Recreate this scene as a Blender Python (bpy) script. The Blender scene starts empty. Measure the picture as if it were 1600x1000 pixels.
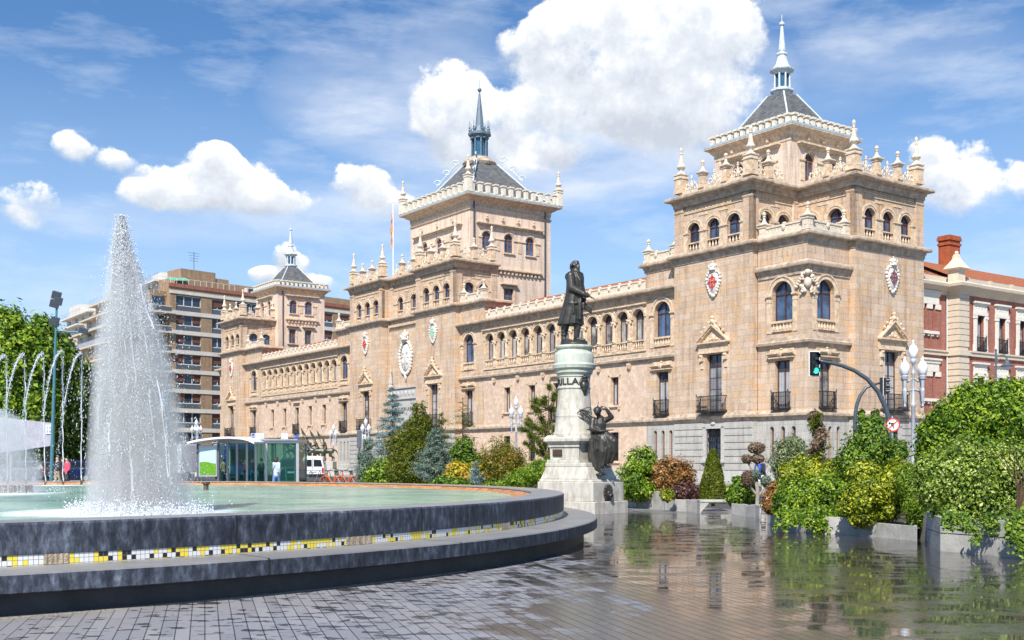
import bpy, math, random
import numpy as np
from mathutils import Matrix, Vector
R=math.radians; PI=math.pi
rnd=random.Random(7); NR=np.random.default_rng(11)
sc=bpy.context.scene; COL=sc.collection
F=1766.; HZ=724.; EYE=1.4
def atx(px,D): return (px-800)/F*D
def zpy(y,D): return EYE+(HZ-y)*D/F
def gnd(px,y):
    D=F*EYE/(y-HZ); return atx(px,D),D
# ---------------------------------------------------------------- materials
def nt(name):
    m=bpy.data.materials.new(name); m.use_nodes=True; t=m.node_tree; t.nodes.clear()
    o=t.nodes.new('ShaderNodeOutputMaterial'); b=t.nodes.new('ShaderNodeBsdfPrincipled')
    t.links.new(b.outputs[0],o.inputs[0]); return m,t,b,o
def N(t,ty,**k):
    n=t.nodes.new(ty)
    for a,v in k.items():
        if a.startswith('i_'):
            n.inputs[a[2:].replace('_',' ')].default_value=v
        else: setattr(n,a,v)
    return n
def L(t,a,b): t.links.new(a,b)
def c4(c): return (c[0],c[1],c[2],1.)
def ramp(t,fac,stops,interp='LINEAR'):
    n=t.nodes.new('ShaderNodeValToRGB'); n.color_ramp.interpolation=interp
    e=n.color_ramp.elements
    while len(e)<len(stops): e.new(.5)
    for i,(p,c) in enumerate(stops): e[i].position=p; e[i].color=c4(c) if len(c)==3 else c
    L(t,fac,n.inputs[0]); return n
def mixc(t,fac,a,b,mode='MIX'):
    n=t.nodes.new('ShaderNodeMix'); n.data_type='RGBA'; n.blend_type=mode
    for s,v in ((0,fac),(6,a),(7,b)):
        if hasattr(v,'is_output') or isinstance(v,bpy.types.NodeSocket): L(t,v,n.inputs[s])
        else: n.inputs[s].default_value=v if s==0 else c4(v)
    return n.outputs[2]
def mth(t,op,a,b=None,c=None):
    n=t.nodes.new('ShaderNodeMath'); n.operation=op
    for i,v in enumerate((a,b,c)):
        if v is None: continue
        if isinstance(v,bpy.types.NodeSocket): L(t,v,n.inputs[i])
        else: n.inputs[i].default_value=v
    return n.outputs[0]
def noise(t,vec,scale,detail=4,rough=.55,dim='3D'):
    n=t.nodes.new('ShaderNodeTexNoise'); n.noise_dimensions=dim
    n.inputs['Scale'].default_value=scale; n.inputs['Detail'].default_value=detail; n.inputs['Roughness'].default_value=rough
    if vec is not None: L(t,vec,n.inputs['Vector'])
    return n.outputs['Fac']
def objco(t): return N(t,'ShaderNodeTexCoord').outputs['Object']
def worldco(t): return N(t,'ShaderNodeNewGeometry').outputs['Position']
def bump(t,b,h,strength=.3,dist=.02):
    n=t.nodes.new('ShaderNodeBump'); n.inputs['Strength'].default_value=strength; n.inputs['Distance'].default_value=dist
    L(t,h,n.inputs['Height']); L(t,n.outputs[0],b.inputs['Normal']); return n
def plain(name,col,rough=.6,metal=0.,var=.12,scale=6.,bmp=0.,spec=.5):
    m,t,b,o=nt(name); co=worldco(t)
    n=noise(t,co,scale,5)
    lo=[x*(1-var) for x in col]; hi=[min(1,x*(1+var)) for x in col]
    r=ramp(t,n,[(.3,lo),(.7,hi)]); L(t,r.outputs[0],b.inputs['Base Color'])
    b.inputs['Roughness'].default_value=rough; b.inputs['Metallic'].default_value=metal
    b.inputs['Specular IOR Level'].default_value=spec
    if bmp: bump(t,b,noise(t,co,scale*4,4),bmp,.02)
    return m
def ashlar(name,c1,c2,mort,bw=1.0,rh=.42,msz=.012,stain=(.30,.24,.18),stn=.35,wcol=None,bmp=.4,patch=None):
    m,t,b,o=nt(name); co=objco(t)
    sp=N(t,'ShaderNodeSeparateXYZ'); L(t,co,sp.inputs[0])
    s=mth(t,'ADD',sp.outputs[0],sp.outputs[1]); cb=N(t,'ShaderNodeCombineXYZ')
    L(t,s,cb.inputs[0]); L(t,sp.outputs[2],cb.inputs[1])
    br=N(t,'ShaderNodeTexBrick'); L(t,cb.outputs[0],br.inputs['Vector'])
    br.inputs['Scale'].default_value=1.; br.inputs['Brick Width'].default_value=bw; br.inputs['Row Height'].default_value=rh
    br.inputs['Mortar Size'].default_value=msz; br.inputs['Mortar Smooth'].default_value=.3; br.inputs['Bias'].default_value=-.1
    br.inputs['Color1'].default_value=c4(c1); br.inputs['Color2'].default_value=c4(c2); br.inputs['Mortar'].default_value=c4(mort)
    br.offset=.5; br.squash=.7; br.squash_frequency=3
    n1=noise(t,co,.35,6,.65); n2=noise(t,co,9.,5,.7)
    col=mixc(t,mth(t,'MULTIPLY',ramp(t,n1,[(.42,(0,0,0)),(.7,(1,1,1))]).outputs[0],stn),br.outputs['Color'],stain)
    if patch:
        br2=N(t,'ShaderNodeTexBrick'); L(t,cb.outputs[0],br2.inputs['Vector'])
        br2.inputs['Scale'].default_value=1.; br2.inputs['Brick Width'].default_value=bw; br2.inputs['Row Height'].default_value=rh
        br2.inputs['Mortar Size'].default_value=0.; br2.inputs['Bias'].default_value=-.15
        br2.inputs['Color1'].default_value=(0,0,0,1); br2.inputs['Color2'].default_value=(1,1,1,1)
        br2.offset=.5; br2.squash=.7; br2.squash_frequency=3
        col=mixc(t,mth(t,'MULTIPLY',ramp(t,br2.outputs['Color'],[(.52,(0,0,0)),(.62,(1,1,1))]).outputs[0],.65),col,patch); col=mixc(t,mth(t,'MULTIPLY',ramp(t,br2.outputs['Color'],[(.0,(1,1,1)),(.08,(0,0,0))]).outputs[0],.5),col,(.76,.62,.49))
    g=ramp(t,n2,[(.25,(.72,.70,.68)),(.75,(1.16,1.16,1.16))]).outputs[0]
    col=mixc(t,1.,col,g,'MULTIPLY')
    vs=N(t,'ShaderNodeMapping'); vs.inputs['Scale'].default_value=(2.5,2.5,.22); L(t,co,vs.inputs[0])
    st=ramp(t,noise(t,vs.outputs[0],1.,5,.7),[(.48,(1,1,1)),(.70,(.66,.62,.58))]).outputs[0]
    col=mixc(t,1.,col,st,'MULTIPLY')
    L(t,col,b.inputs['Base Color']); b.inputs['Roughness'].default_value=.9; b.inputs['Specular IOR Level'].default_value=.2
    h=mth(t,'ADD',mth(t,'MULTIPLY',br.outputs['Fac'],-1.),mth(t,'MULTIPLY',n2,.5))
    bump(t,b,h,bmp,.03); return m
M={}
M['ashlar']=ashlar('honey_ashlar',(.55,.41,.305),(.77,.605,.475),(.36,.27,.19),1.05,.43,.013,(.47,.37,.28),.40,patch=(.60,.40,.23))
M['rubble']=None
def rubble():
    m,t,b,o=nt('rubble_stone'); co=objco(t)
    vo=N(t,'ShaderNodeTexVoronoi'); vo.inputs['Scale'].default_value=3.2; L(t,co,vo.inputs['Vector'])
    ve=N(t,'ShaderNodeTexVoronoi'); ve.feature='DISTANCE_TO_EDGE'; ve.inputs['Scale'].default_value=3.2; L(t,co,ve.inputs['Vector'])
    base=ramp(t,N(t,'ShaderNodeSeparateColor').outputs[0] if 0 else vo.outputs['Color'],[(.0,(.56,.41,.31)),(.5,(.67,.51,.395)),(1,(.76,.61,.49))]).outputs[0]
    e=ramp(t,ve.outputs['Distance'],[(.0,(.86,.86,.86)),(.06,(1,1,1))]).outputs[0]
    col=mixc(t,1.,base,e,'MULTIPLY')
    n2=noise(t,co,12,5,.75); g=ramp(t,n2,[(.25,(.78,.76,.74)),(.75,(1.1,1.1,1.1))]).outputs[0]
    col=mixc(t,1.,col,g,'MULTIPLY')
    n3=noise(t,co,.5,5,.6); col=mixc(t,mth(t,'MULTIPLY',ramp(t,n3,[(.45,(0,0,0)),(.7,(1,1,1))]).outputs[0],.35),col,(.50,.37,.28))
    L(t,col,b.inputs['Base Color']); b.inputs['Roughness'].default_value=.92; b.inputs['Specular IOR Level'].default_value=.2
    bump(t,b,n2,.4,.03); return m
M['rubble']=rubble()
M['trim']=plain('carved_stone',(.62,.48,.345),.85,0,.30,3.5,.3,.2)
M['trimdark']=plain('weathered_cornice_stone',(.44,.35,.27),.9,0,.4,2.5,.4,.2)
M['pale']=plain('pale_carved_stone',(.66,.57,.46),.85,0,.2,6,.3,.2)
M['pinkwall']=ashlar('pale_pink_render',(.76,.61,.50),(.80,.66,.55),(.58,.46,.37),2.6,.62,.008,(.64,.49,.39),.4,bmp=.15)
M['graybase']=ashlar('grey_granite',(.46,.45,.43),(.53,.52,.495),(.28,.275,.265),1.6,.5,.008,(.38,.37,.35),.4,bmp=.2)
M['granite']=plain('plain_granite',(.46,.45,.43),.8,0,.18,5,.2,.3)
M['crest']=plain('white_crest_stone',(.70,.64,.54),.8,0,.18,6,.2,.2)
M['leaddark']=plain('dark_blue_lead',(.13,.19,.24),.5,.0,.3,5,.1,.4); M['lead']=plain('lead_flashing',(.36,.44,.50),.55,.0,.2,5,.0,.4)
M['leadpale']=plain('painted_zinc',(.56,.62,.64),.5,.0,.2,9,.1,.4)
M['framedark']=plain('dark_brown_wood',(.075,.030,.028),.5,0,.2,8)
M['framewood']=plain('red_brown_wood',(.26,.11,.06),.5,0,.2,8)
M['iron']=plain('black_iron',(.03,.03,.034),.5,.4,.2,10)
M['white']=plain('white_paint',(.78,.77,.74),.5,0,.06,8,.0)
M['shieldwhite']=plain('white_marble',(.66,.62,.57),.7,0,.14,8,.2)
M['red']=plain('red_enamel',(.55,.05,.03),.5); M['greenen']=plain('pale_green_enamel',(.35,.62,.45),.5)
M['maroonen']=plain('maroon_enamel',(.20,.07,.09),.5)
M['pipe']=plain('dark_drainpipe',(.07,.065,.08),.5)
M['cream']=plain('cream_render',(.60,.51,.40),.8,0,.08,4,.1)
M['brickred']=ashlar('red_brick',(.33,.125,.095),(.42,.18,.14),(.38,.21,.17),.26,.075,.008,(.26,.08,.06),.4,bmp=.1)
M['chimbrick']=ashlar('orange_red_brick',(.42,.10,.04),(.50,.14,.06),(.30,.10,.06),.26,.08,.01,(.30,.08,.04),.5,bmp=.2)
M['apbrick']=ashlar('brown_brick',(.34,.245,.16),(.43,.31,.21),(.32,.24,.17),.5,.16,.012,(.28,.18,.10),.3,bmp=.1)
M['concrete']=plain('weathered_concrete',(.44,.43,.40),.85,0,.22,2.5,.3,.3)
M['concretep']=plain('planter_concrete',(.42,.41,.385),.85,0,.2,3.5,.4,.3)
M['apwhite']=plain('off_white_render',(.62,.585,.53),.8,0,.1,1.0,.1)
M['apglass']=plain('dark_window_glass',(.03,.05,.08),.08,0,.6,.35)
M['shutter']=plain('brown_shutter',(.15,.06,.045),.6)
M['awning']=plain('green_awning',(.10,.42,.30),.7)
def tiles():
    m,t,b,o=nt('terracotta_roof_tiles'); co=objco(t)
    w=N(t,'ShaderNodeTexWave'); w.inputs['Scale'].default_value=.0
    sp=N(t,'ShaderNodeSeparateXYZ'); L(t,co,sp.inputs[0])
    s=mth(t,'SINE',mth(t,'MULTIPLY',mth(t,'ADD',sp.outputs[0],0.),24.))
    r=mth(t,'SINE',mth(t,'MULTIPLY',sp.outputs[1],17.))
    n=noise(t,co,5,4); col=ramp(t,n,[(.25,(.42,.10,.035)),(.5,(.62,.19,.07)),(.75,(.72,.33,.18))]).outputs[0]
    g=ramp(t,s,[(.0,(.55,.55,.55)),(.7,(1,1,1))]).outputs[0]; g2=ramp(t,r,[(0,(.7,.7,.7)),(.4,(1,1,1))]).outputs[0]
    L(t,mixc(t,1.,mixc(t,1.,col,g,'MULTIPLY'),g2,'MULTIPLY'),b.inputs['Base Color'])
    b.inputs['Roughness'].default_value=.85; bump(t,b,s,.8,.05); return m
M['tiles']=tiles()
def slate():
    m,t,b,o=nt('slate_roof'); co=objco(t)
    sp=N(t,'ShaderNodeSeparateXYZ'); L(t,co,sp.inputs[0]); cb=N(t,'ShaderNodeCombineXYZ')
    L(t,mth(t,'ADD',sp.outputs[0],sp.outputs[1]),cb.inputs[0]); L(t,sp.outputs[2],cb.inputs[1])
    br=N(t,'ShaderNodeTexBrick'); L(t,cb.outputs[0],br.inputs['Vector']); br.inputs['Scale'].default_value=1
    br.inputs['Brick Width'].default_value=.4; br.inputs['Row Height'].default_value=.17; br.inputs['Mortar Size'].default_value=.012
    br.inputs['Color1'].default_value=(.08,.088,.105,1); br.inputs['Color2'].default_value=(.155,.16,.165,1); br.inputs['Mortar'].default_value=(.03,.03,.035,1)
    n=noise(t,co,2,5,.7); col=mixc(t,ramp(t,n,[(.45,(0,0,0)),(.75,(.75,.75,.75))]).outputs[0],br.outputs['Color'],(.17,.16,.13))
    L(t,col,b.inputs['Base Color']); b.inputs['Roughness'].default_value=.6; bump(t,b,br.outputs['Fac'],-.5,.03); return m
M['slate']=slate()
def panemat(name,lo,hi,rough=.06,curtain=False):
    m,t,b,o=nt(name); co=worldco(t)
    n=noise(t,co,.9,3,.6); r=ramp(t,n,[(.35,lo),(.65,hi)]); col=r.outputs[0]
    if curtain:
        oc=objco(t); sp=N(t,'ShaderNodeSeparateXYZ'); L(t,oc,sp.inputs[0])
        wv=mth(t,'SINE',mth(t,'MULTIPLY',sp.outputs[0],38.)); g=ramp(t,wv,[(0,(.62,.62,.64)),(.8,(1,1,1))]).outputs[0]
        col=mixc(t,1.,col,g,'MULTIPLY')
    L(t,col,b.inputs['Base Color']); b.inputs['Roughness'].default_value=rough; b.inputs['Specular IOR Level'].default_value=.7
    return m
M['pane']=panemat('dark_glass_pane',(.02,.03,.05),(.05,.08,.13))
M['paneblue']=panemat('blue_glass_pane',(.015,.03,.06),(.08,.15,.28),.05)
M['curtain']=panemat('white_curtain_behind_glass',(.42,.43,.45),(.60,.62,.62),.25,True)
M['curtainb']=panemat('grey_net_curtain_behind_glass',(.20,.22,.25),(.40,.42,.45),.15,True); M['curtainc']=panemat('half_drawn_curtain_behind_glass',(.07,.08,.10),(.55,.55,.52),.12,True)
M['lantglass']=panemat('teal_lantern_glass',(.02,.07,.13),(.05,.15,.26),.1)
def bronze(name,base=(.035,.032,.03),hi=(.075,.07,.062)):
    m,t,b,o=nt(name); co=worldco(t); n=noise(t,co,7,5,.7)
    L(t,ramp(t,n,[(.35,base),(.7,hi)]).outputs[0],b.inputs['Base Color']); b.inputs['Metallic'].default_value=.35; b.inputs['Roughness'].default_value=.42
    bump(t,b,noise(t,co,40,4),.3,.01); return m
M['bronze']=bronze('dark_bronze'); M['greybronze']=bronze('grey_green_bronze',(.06,.065,.055),(.12,.125,.105))
def pedestal_mat():
    m,t,b,o=nt('stained_white_marble'); co=worldco(t)
    n=noise(t,co,3,6,.7); c=ramp(t,n,[(.3,(.40,.375,.32)),(.5,(.56,.53,.47)),(.75,(.66,.635,.57))]).outputs[0]
    mp=N(t,'ShaderNodeMapping'); mp.inputs['Scale'].default_value=(3.,3.,.5); L(t,co,mp.inputs[0])
    n2=noise(t,mp.outputs[0],2.2,6,.75); c=mixc(t,ramp(t,n2,[(.45,(0,0,0)),(.68,(.75,.75,.75))]).outputs[0],c,(.27,.245,.20))
    # verdigris run-off below the bronze figure
    sp=N(t,'ShaderNodeSeparateXYZ'); L(t,co,sp.inputs[0])
    zz=ramp(t,mth(t,'SUBTRACT',sp.outputs[2],3.3),[(0,(0,0,0)),(.9,(1,1,1))]).outputs[0]
    n3=noise(t,mp.outputs[0],3.,4,.6); g=mth(t,'MULTIPLY',zz,ramp(t,n3,[(.35,(.25,.25,.25)),(.65,(1,1,1))]).outputs[0])
    c=mixc(t,mth(t,'MULTIPLY',g,.55),c,(.42,.58,.50)); L(t,c,b.inputs['Base Color']); b.inputs['Roughness'].default_value=.75
    bump(t,b,n,.4,.03); return m
M['marble']=pedestal_mat()
# ---------------------------------------------------------------- mesh builder
class MB:
    def __init__(s,T=None): s.v=[]; s.f=[]; s.T=T or (lambda a,b,c:(a,b,c))
    def add(s,vs,fs):
        k=len(s.v); s.v+= [s.T(*p) for p in vs]; s.f+=[tuple(i+k for i in f) for f in fs]
    def box(s,x0,x1,y0,y1,z0,z1):
        s.add([(x0,y0,z0),(x1,y0,z0),(x1,y1,z0),(x0,y1,z0),(x0,y0,z1),(x1,y0,z1),(x1,y1,z1),(x0,y1,z1)],
              [(0,3,2,1),(4,5,6,7),(0,1,5,4),(1,2,6,5),(2,3,7,6),(3,0,4,7)])
    def frust(s,cx,cy,z0,z1,hx0,hy0,hx1,hy1):
        s.add([(cx-hx0,cy-hy0,z0),(cx+hx0,cy-hy0,z0),(cx+hx0,cy+hy0,z0),(cx-hx0,cy+hy0,z0),(cx-hx1,cy-hy1,z1),(cx+hx1,cy-hy1,z1),(cx+hx1,cy+hy1,z1),(cx-hx1,cy+hy1,z1)],
              [(0,3,2,1),(4,5,6,7),(0,1,5,4),(1,2,6,5),(2,3,7,6),(3,0,4,7)])
    def prism(s,poly,axis,a,b):
        # poly: list of (p,q); extruded along axis from a to b
        n=len(poly)
        def mk(p,q,w): return (w,p,q) if axis=='x' else ((p,w,q) if axis=='y' else (p,q,w))
        s.add([mk(p,q,a) for p,q in poly]+[mk(p,q,b) for p,q in poly],
              [tuple(range(n)),tuple(range(2*n-1,n-1,-1))]+[(i,(i+1)%n,n+(i+1)%n,n+i) for i in range(n)])
    def lathe(s,prof,cx=0,cy=0,seg=12,z=0,sx=1,sy=1,a0=0.):
        vs=[];n=len(prof)
        for r,h in prof:
            for k in range(seg):
                a=a0+2*PI*k/seg; vs.append((cx+r*math.cos(a)*sx,cy+r*math.sin(a)*sy,z+h))
        fs=[(i*seg+k,i*seg+(k+1)%seg,(i+1)*seg+(k+1)%seg,(i+1)*seg+k) for i in range(n-1) for k in range(seg)]
        fs.append(tuple(range(seg-1,-1,-1))); fs.append(tuple((n-1)*seg+k for k in range(seg)))
        s.add(vs,fs)
    def tube(s,pts,r,seg=8,cap=True):
        pts=[Vector(p) for p in pts]; n=len(pts); rr=r if isinstance(r,(list,tuple)) else [r]*n
        vs=[]; pu=None
        for i,p in enumerate(pts):
            d=(pts[min(i+1,n-1)]-pts[max(i-1,0)]);
            if d.length<1e-9: d=Vector((0,0,1))
            d.normalize()
            if pu is None: u=d.cross(Vector((0,0,1)) if abs(d.z)<.9 else Vector((1,0,0)))
            else: u=pu-d*pu.dot(d)
            if u.length<1e-6: u=d.orthogonal()
            u.normalize(); w=d.cross(u); pu=u
            for k in range(seg):
                a=2*PI*k/seg; q=p+(u*math.cos(a)+w*math.sin(a))*rr[i]; vs.append(tuple(q))
        fs=[(i*seg+k,i*seg+(k+1)%seg,(i+1)*seg+(k+1)%seg,(i+1)*seg+k) for i in range(n-1) for k in range(seg)]
        if cap: fs.append(tuple(range(seg-1,-1,-1))); fs.append(tuple((n-1)*seg+k for k in range(seg)))
        s.add(vs,fs)
    def ball(s,c,r,seg=10,rings=6):
        if not isinstance(r,(tuple,list)): r=(r,r,r)
        vs=[(c[0],c[1],c[2]-r[2])]
        for i in range(1,rings):
            t=PI*i/rings
            for k in range(seg):
                a=2*PI*k/seg; vs.append((c[0]+r[0]*math.sin(t)*math.cos(a),c[1]+r[1]*math.sin(t)*math.sin(a),c[2]-r[2]*math.cos(t)))
        vs.append((c[0],c[1],c[2]+r[2])); e=len(vs)-1; fs=[(0,1+(k+1)%seg,1+k) for k in range(seg)]
        for i in range(rings-2):
            fs+=[(1+i*seg+k,1+i*seg+(k+1)%seg,1+(i+1)*seg+(k+1)%seg,1+(i+1)*seg+k) for k in range(seg)]
        fs+=[(1+(rings-2)*seg+k,1+(rings-2)*seg+(k+1)%seg,e) for k in range(seg)]
        s.add(vs,fs)
    def limb(s,a,b,ra,rb,seg=10):
        # closed tapered capsule
        s.tube([a,b],[ra,rb],seg); s.ball(a,ra,seg,6); s.ball(b,rb,seg,6)
    def chain(s,pts,rs,seg=10):
        for i in range(len(pts)-1): s.limb(pts[i],pts[i+1],rs[i],rs[i+1],seg)
    def mesh(s,name):
        me=bpy.data.meshes.new(name); me.from_pydata([tuple(p) for p in s.v],[],s.f); me.update(); return me
    def build(s,name,mat,parent=None,smooth=False,loc=None,rz=0.,bevel=0,label=None):
        me=s.mesh(name); o=bpy.data.objects.new(name,me); COL.objects.link(o)
        if mat is not None: me.materials.append(M[mat] if isinstance(mat,str) else mat)
        if parent is not None: o.parent=parent
        if loc is not None: o.location=loc
        o.rotation_euler=(0,0,rz)
        if smooth:
            for p in me.polygons: p.use_smooth=True
        if bevel:
            md=o.modifiers.new('bevel','BEVEL'); md.width=bevel; md.segments=2; md.limit_method='ANGLE'
        if label: o['label']=label
        return o
def remesh(o,vox=.02,smooth=2):
    md=o.modifiers.new('skin','REMESH'); md.mode='VOXEL'; md.voxel_size=vox; md.use_smooth_shade=True
    if smooth:
        s=o.modifiers.new('soft','SMOOTH'); s.factor=.5; s.iterations=smooth
    return o
def tag(o,label=None,cat=None,group=None,kind=None):
    if label: o['label']=label
    if cat: o['category']=cat
    if group: o['group']=group
    if kind: o['kind']=kind
    return o
def thing(name,label,cat,loc=(0,0,0),rz=0.,group=None):
    o=bpy.data.objects.new(name,None); COL.objects.link(o); o.location=loc; o.rotation_euler=(0,0,rz); o.empty_display_size=.3
    return tag(o,label,cat,group)
def inst(src,parent,loc,rz=0.,name=None,scale=None):
    o=src.copy(); COL.objects.link(o); o.parent=parent; o.location=loc; o.rotation_euler=(0,0,rz)
    if scale: o.scale=scale
    for ch in src.children:
        c=ch.copy(); COL.objects.link(c); c.parent=o
    return o
def copytree(src,loc,rz,label=None,group=None,scale=None):
    o=src.copy(); COL.objects.link(o); o.location=loc; o.rotation_euler=(0,0,rz)
    if scale: o.scale=scale
    if label: o['label']=label
    if group: o['group']=group
    for ch in src.children:
        c=ch.copy(); COL.objects.link(c); c.parent=o
        for g in ch.children:
            d=g.copy(); COL.objects.link(d); d.parent=c
    return o
# face frame: s along the wall, d outwards, z up
class FF:
    def __init__(s,ox,oy,rz): s.ox,s.oy,s.rz=ox,oy,rz; s.c,s.s=math.cos(rz),math.sin(rz)
    def __call__(s,a,d,z): return (s.ox+s.c*a+s.s*d, s.oy+s.s*a-s.c*d, z)
def wall(mb,s0,s1,z0,z1,ops=(),dep=.35,d=0.,back=True):
    """ops: (centre,width,zb,zt,arch)"""
    xs={s0,s1}; zs={z0,z1}
    for c,w,zb,zt,ar in ops: xs|={c-w/2,c+w/2}; zs|={max(zb,z0),min(zt,z1)}
    xs=sorted(xs); zs=sorted(zs)
    for i in range(len(xs)-1):
        for j in range(len(zs)-1):
            cx=(xs[i]+xs[i+1])/2; cz=(zs[j]+zs[j+1])/2
            if any(abs(cx-c)<w/2 and zb<cz<zt for c,w,zb,zt,ar in ops): continue
            mb.add([(xs[i],d,zs[j]),(xs[i+1],d,zs[j]),(xs[i+1],d,zs[j+1]),(xs[i],d,zs[j+1])],[(0,1,2,3)])
    for c,w,zb,zt,ar in ops:
        r=w/2; l=c-r; rr=c+r; zsj=zt-r if ar else zt
        out=[(l,zb),(l,zsj)]
        if ar:
            n=12; arc=[(c-r*math.cos(PI*k/n),zsj+r*math.sin(PI*k/n)) for k in range(n+1)]
            out+=arc[1:-1]
            h=n//2
            for k in range(h):
                mb.add([(l,d,zt),(arc[k][0],d,arc[k][1]),(arc[k+1][0],d,arc[k+1][1])],[(0,1,2)])
                mb.add([(rr,d,zt),(arc[h+k][0],d,arc[h+k][1]),(arc[h+k+1][0],d,arc[h+k+1][1])],[(0,1,2)])
        out+=[(rr,zsj),(rr,zb)]
        m=len(out)
        for k in range(m):
            a=out[k]; b=out[(k+1)%m]
            mb.add([(a[0],d,a[1]),(b[0],d,b[1]),(b[0],d-dep,b[1]),(a[0],d-dep,a[1])],[(0,1,2,3)])
def archring(mb,c,zs,r0,r1,d0,d1,n=14,a0=0.,a1=PI):
    vs=[];fs=[]
    for k in range(n+1):
        a=a0+(a1-a0)*k/n
        for r,d in ((r0,d0),(r0,d1),(r1,d1),(r1,d0)): vs.append((c-r*math.cos(a),d,zs+r*math.sin(a)))
    for k in range(n):
        for j in range(4): fs.append((k*4+j,k*4+(j+1)%4,(k+1)*4+(j+1)%4,(k+1)*4+j))
    fs+=[(0,1,2,3),(n*4+3,n*4+2,n*4+1,n*4)]
    mb.add(vs,fs)
def sweep(mb,path,prof,closed=False):
    n=len(path); P=[Vector((p[0],p[1])) for p in path]; sec=[]
    for i in range(n):
        if closed: a=P[(i-1)%n]; b=P[(i+1)%n]
        else: a=P[i-1] if i>0 else None; b=P[i+1] if i<n-1 else None
        ns=[]
        if a is not None: d=(P[i]-a).normalized(); ns.append(Vector((d.y,-d.x)))
        if b is not None: d=(b-P[i]).normalized(); ns.append(Vector((d.y,-d.x)))
        if len(ns)==2:
            m=(ns[0]+ns[1]); m=m/ max(.2,(m.dot(ns[0])))
        else: m=ns[0]
        sec.append([(P[i].x+m.x*o,P[i].y+m.y*o,z) for o,z in prof])
    k=len(prof); vs=[p for s in sec for p in s]; fs=[]
    for i in range(n if closed else n-1):
        j=(i+1)%n
        for q in range(k): fs.append((i*k+q,i*k+(q+1)%k,j*k+(q+1)%k,j*k+q))
    if not closed: fs+=[tuple(range(k)),tuple((n-1)*k+q for q in range(k-1,-1,-1))]
    mb.add(vs,fs)
# ================================================================ ACADEMY
AO=(19.62,75.,0.); ARZ=-R(54.54)
AC=thing('palace','long honey-coloured stone palace with three slate-roofed towers, arcaded gallery and grey granite base','palace',AO,ARZ)
_wc={}
def make_window(w,h,arch,style,fm,pm,dep):
    key=(round(w,2),round(h,2),arch,style,fm,pm,dep)
    if key in _wc: return _wc[key],False
    f=MB(); t=.065; y0,y1=dep,dep+.07; r=w/2; sp=h-r if arch else h
    f.box(-r,-r+t,y0,y1,0,sp); f.box(r-t,r,y0,y1,0,sp); f.box(-r,r,y0,y1,0,t)
    if arch: 
        T0=f.T; f.T=lambda a,b,c:(a,-b,c); archring(f,0,sp,r-t,r+.01,-y0,-y1,12); f.T=T0
    else: f.box(-r,r,y0,y1,h-t,h)
    if style!='slit':
        f.box(-.04,.04,y0-.02,y1,t,h-t-(.02 if arch else 0))
        tz=sp if arch else h*.80
        f.box(-r+t,r-t,y0-.01,y1,tz-.04,tz+.04)
        if style=='multi':
            for q in (.25,.5,.75):
                z=t+(tz-t)*q; f.box(-r+t,r-t,y0+.02,y1,z-.012,z+.012)
    fo=f.build('window',fm)
    p=MB(); yp=dep+.05
    if arch:
        pts=[(-r,0)]+[(-r*math.cos(PI*k/12),sp+r*math.sin(PI*k/12)) for k in range(13)]+[(r,0)]
    else: pts=[(-r,0),(-r,h),(r,h),(r,0)]
    p.prism(pts[::-1],'y',yp,yp+.02)
    po=p.build('pane',pm,fo)
    if pm.startswith('curtain'):
        # dark glass strip above the curtain
        q=MB(); zt=h*.80 if not arch else sp
        if arch: pts=[(-r*math.cos(PI*k/12),sp+.04+(r-.02)*math.sin(PI*k/12)) for k in range(13)]
        else: pts=[(-r+.02,zt+.04),(-r+.02,h-.02),(r-.02,h-.02),(r-.02,zt+.04)]
        q.prism(pts[::-1],'y',yp-.012,yp-.004); q.build('top_light','pane',fo)
    _wc[key]=fo; return fo,True
def window(T,s,zb,w,h,arch=False,style='double',fm='framedark',pm='pane',dep=.26,d=0.,par=None):
    if pm=='curtain': pm=rnd.choice(('curtain','curtain','curtainb','curtainc'))
    par=par or AC
    src,new=make_window(w,h,arch,style,fm,pm,dep)
    loc=T(s,d,zb)
    if new: src.parent=par; src.location=loc; src.rotation_euler=(0,0,T.rz); return src
    return inst(src,par,loc,T.rz)
_pc={}
def shared(key,fn,par,loc,rz=0.,scale=None):
    if key in _pc: return inst(_pc[key],par,loc,rz,scale=scale)
    o=fn(); o.parent=par; o.location=loc; o.rotation_euler=(0,0,rz)
    if scale: o.scale=scale
    _pc[key]=o; return o
def mk_balus(w,n,h=.62):
    def f():
        m=MB(); m.box(-w/2,w/2,-.10,.10,h-.09,h); m.box(-w/2,w/2,-.09,.09,0,.06)
        for k in range(n):
            x=-w/2+(k+.5)*w/n
            m.lathe([(.04,.06),(.075,.12),(.085,.2),(.045,.34),(.035,.4),(.06,h-.1)],x,0,8)
        return m.build('balustrade','trim')
    return f
def mk_pinn():
    m=MB(); m.box(-.36,.36,-.36,.36,0,.12); m.frust(0,0,.12,.22,.30,.30,.42,.42); m.box(-.42,.42,-.42,.42,.22,.30)
    m.lathe([(.40,.30),(.30,.40),(.17,.5),(.15,.62),(.24,.70),(.33,.80),(.35,.88),(.27,.96),(.20,1.1),(.12,1.6),(.09,1.78),(.14,1.82),(.08,1.88),(.10,1.98),(.13,2.1),(.13,2.2),(.05,2.3),(.0,2.36)],0,0,8,a0=PI/8)
    return m.build('pinnacle','pale')
def mk_fin():
    m=MB(); m.frust(0,0,0,.1,.25,.25,.38,.38); m.box(-.38,.38,-.38,.38,.1,.17)
    m.lathe([(.36,.17),(.20,.30),(.11,.45),(.09,.66),(.15,.70),(.08,.76),(.15,.86),(.15,.95),(.05,1.05),(0,1.07)],0,0,8,a0=PI/8)
    return m.build('finial','pale')
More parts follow.
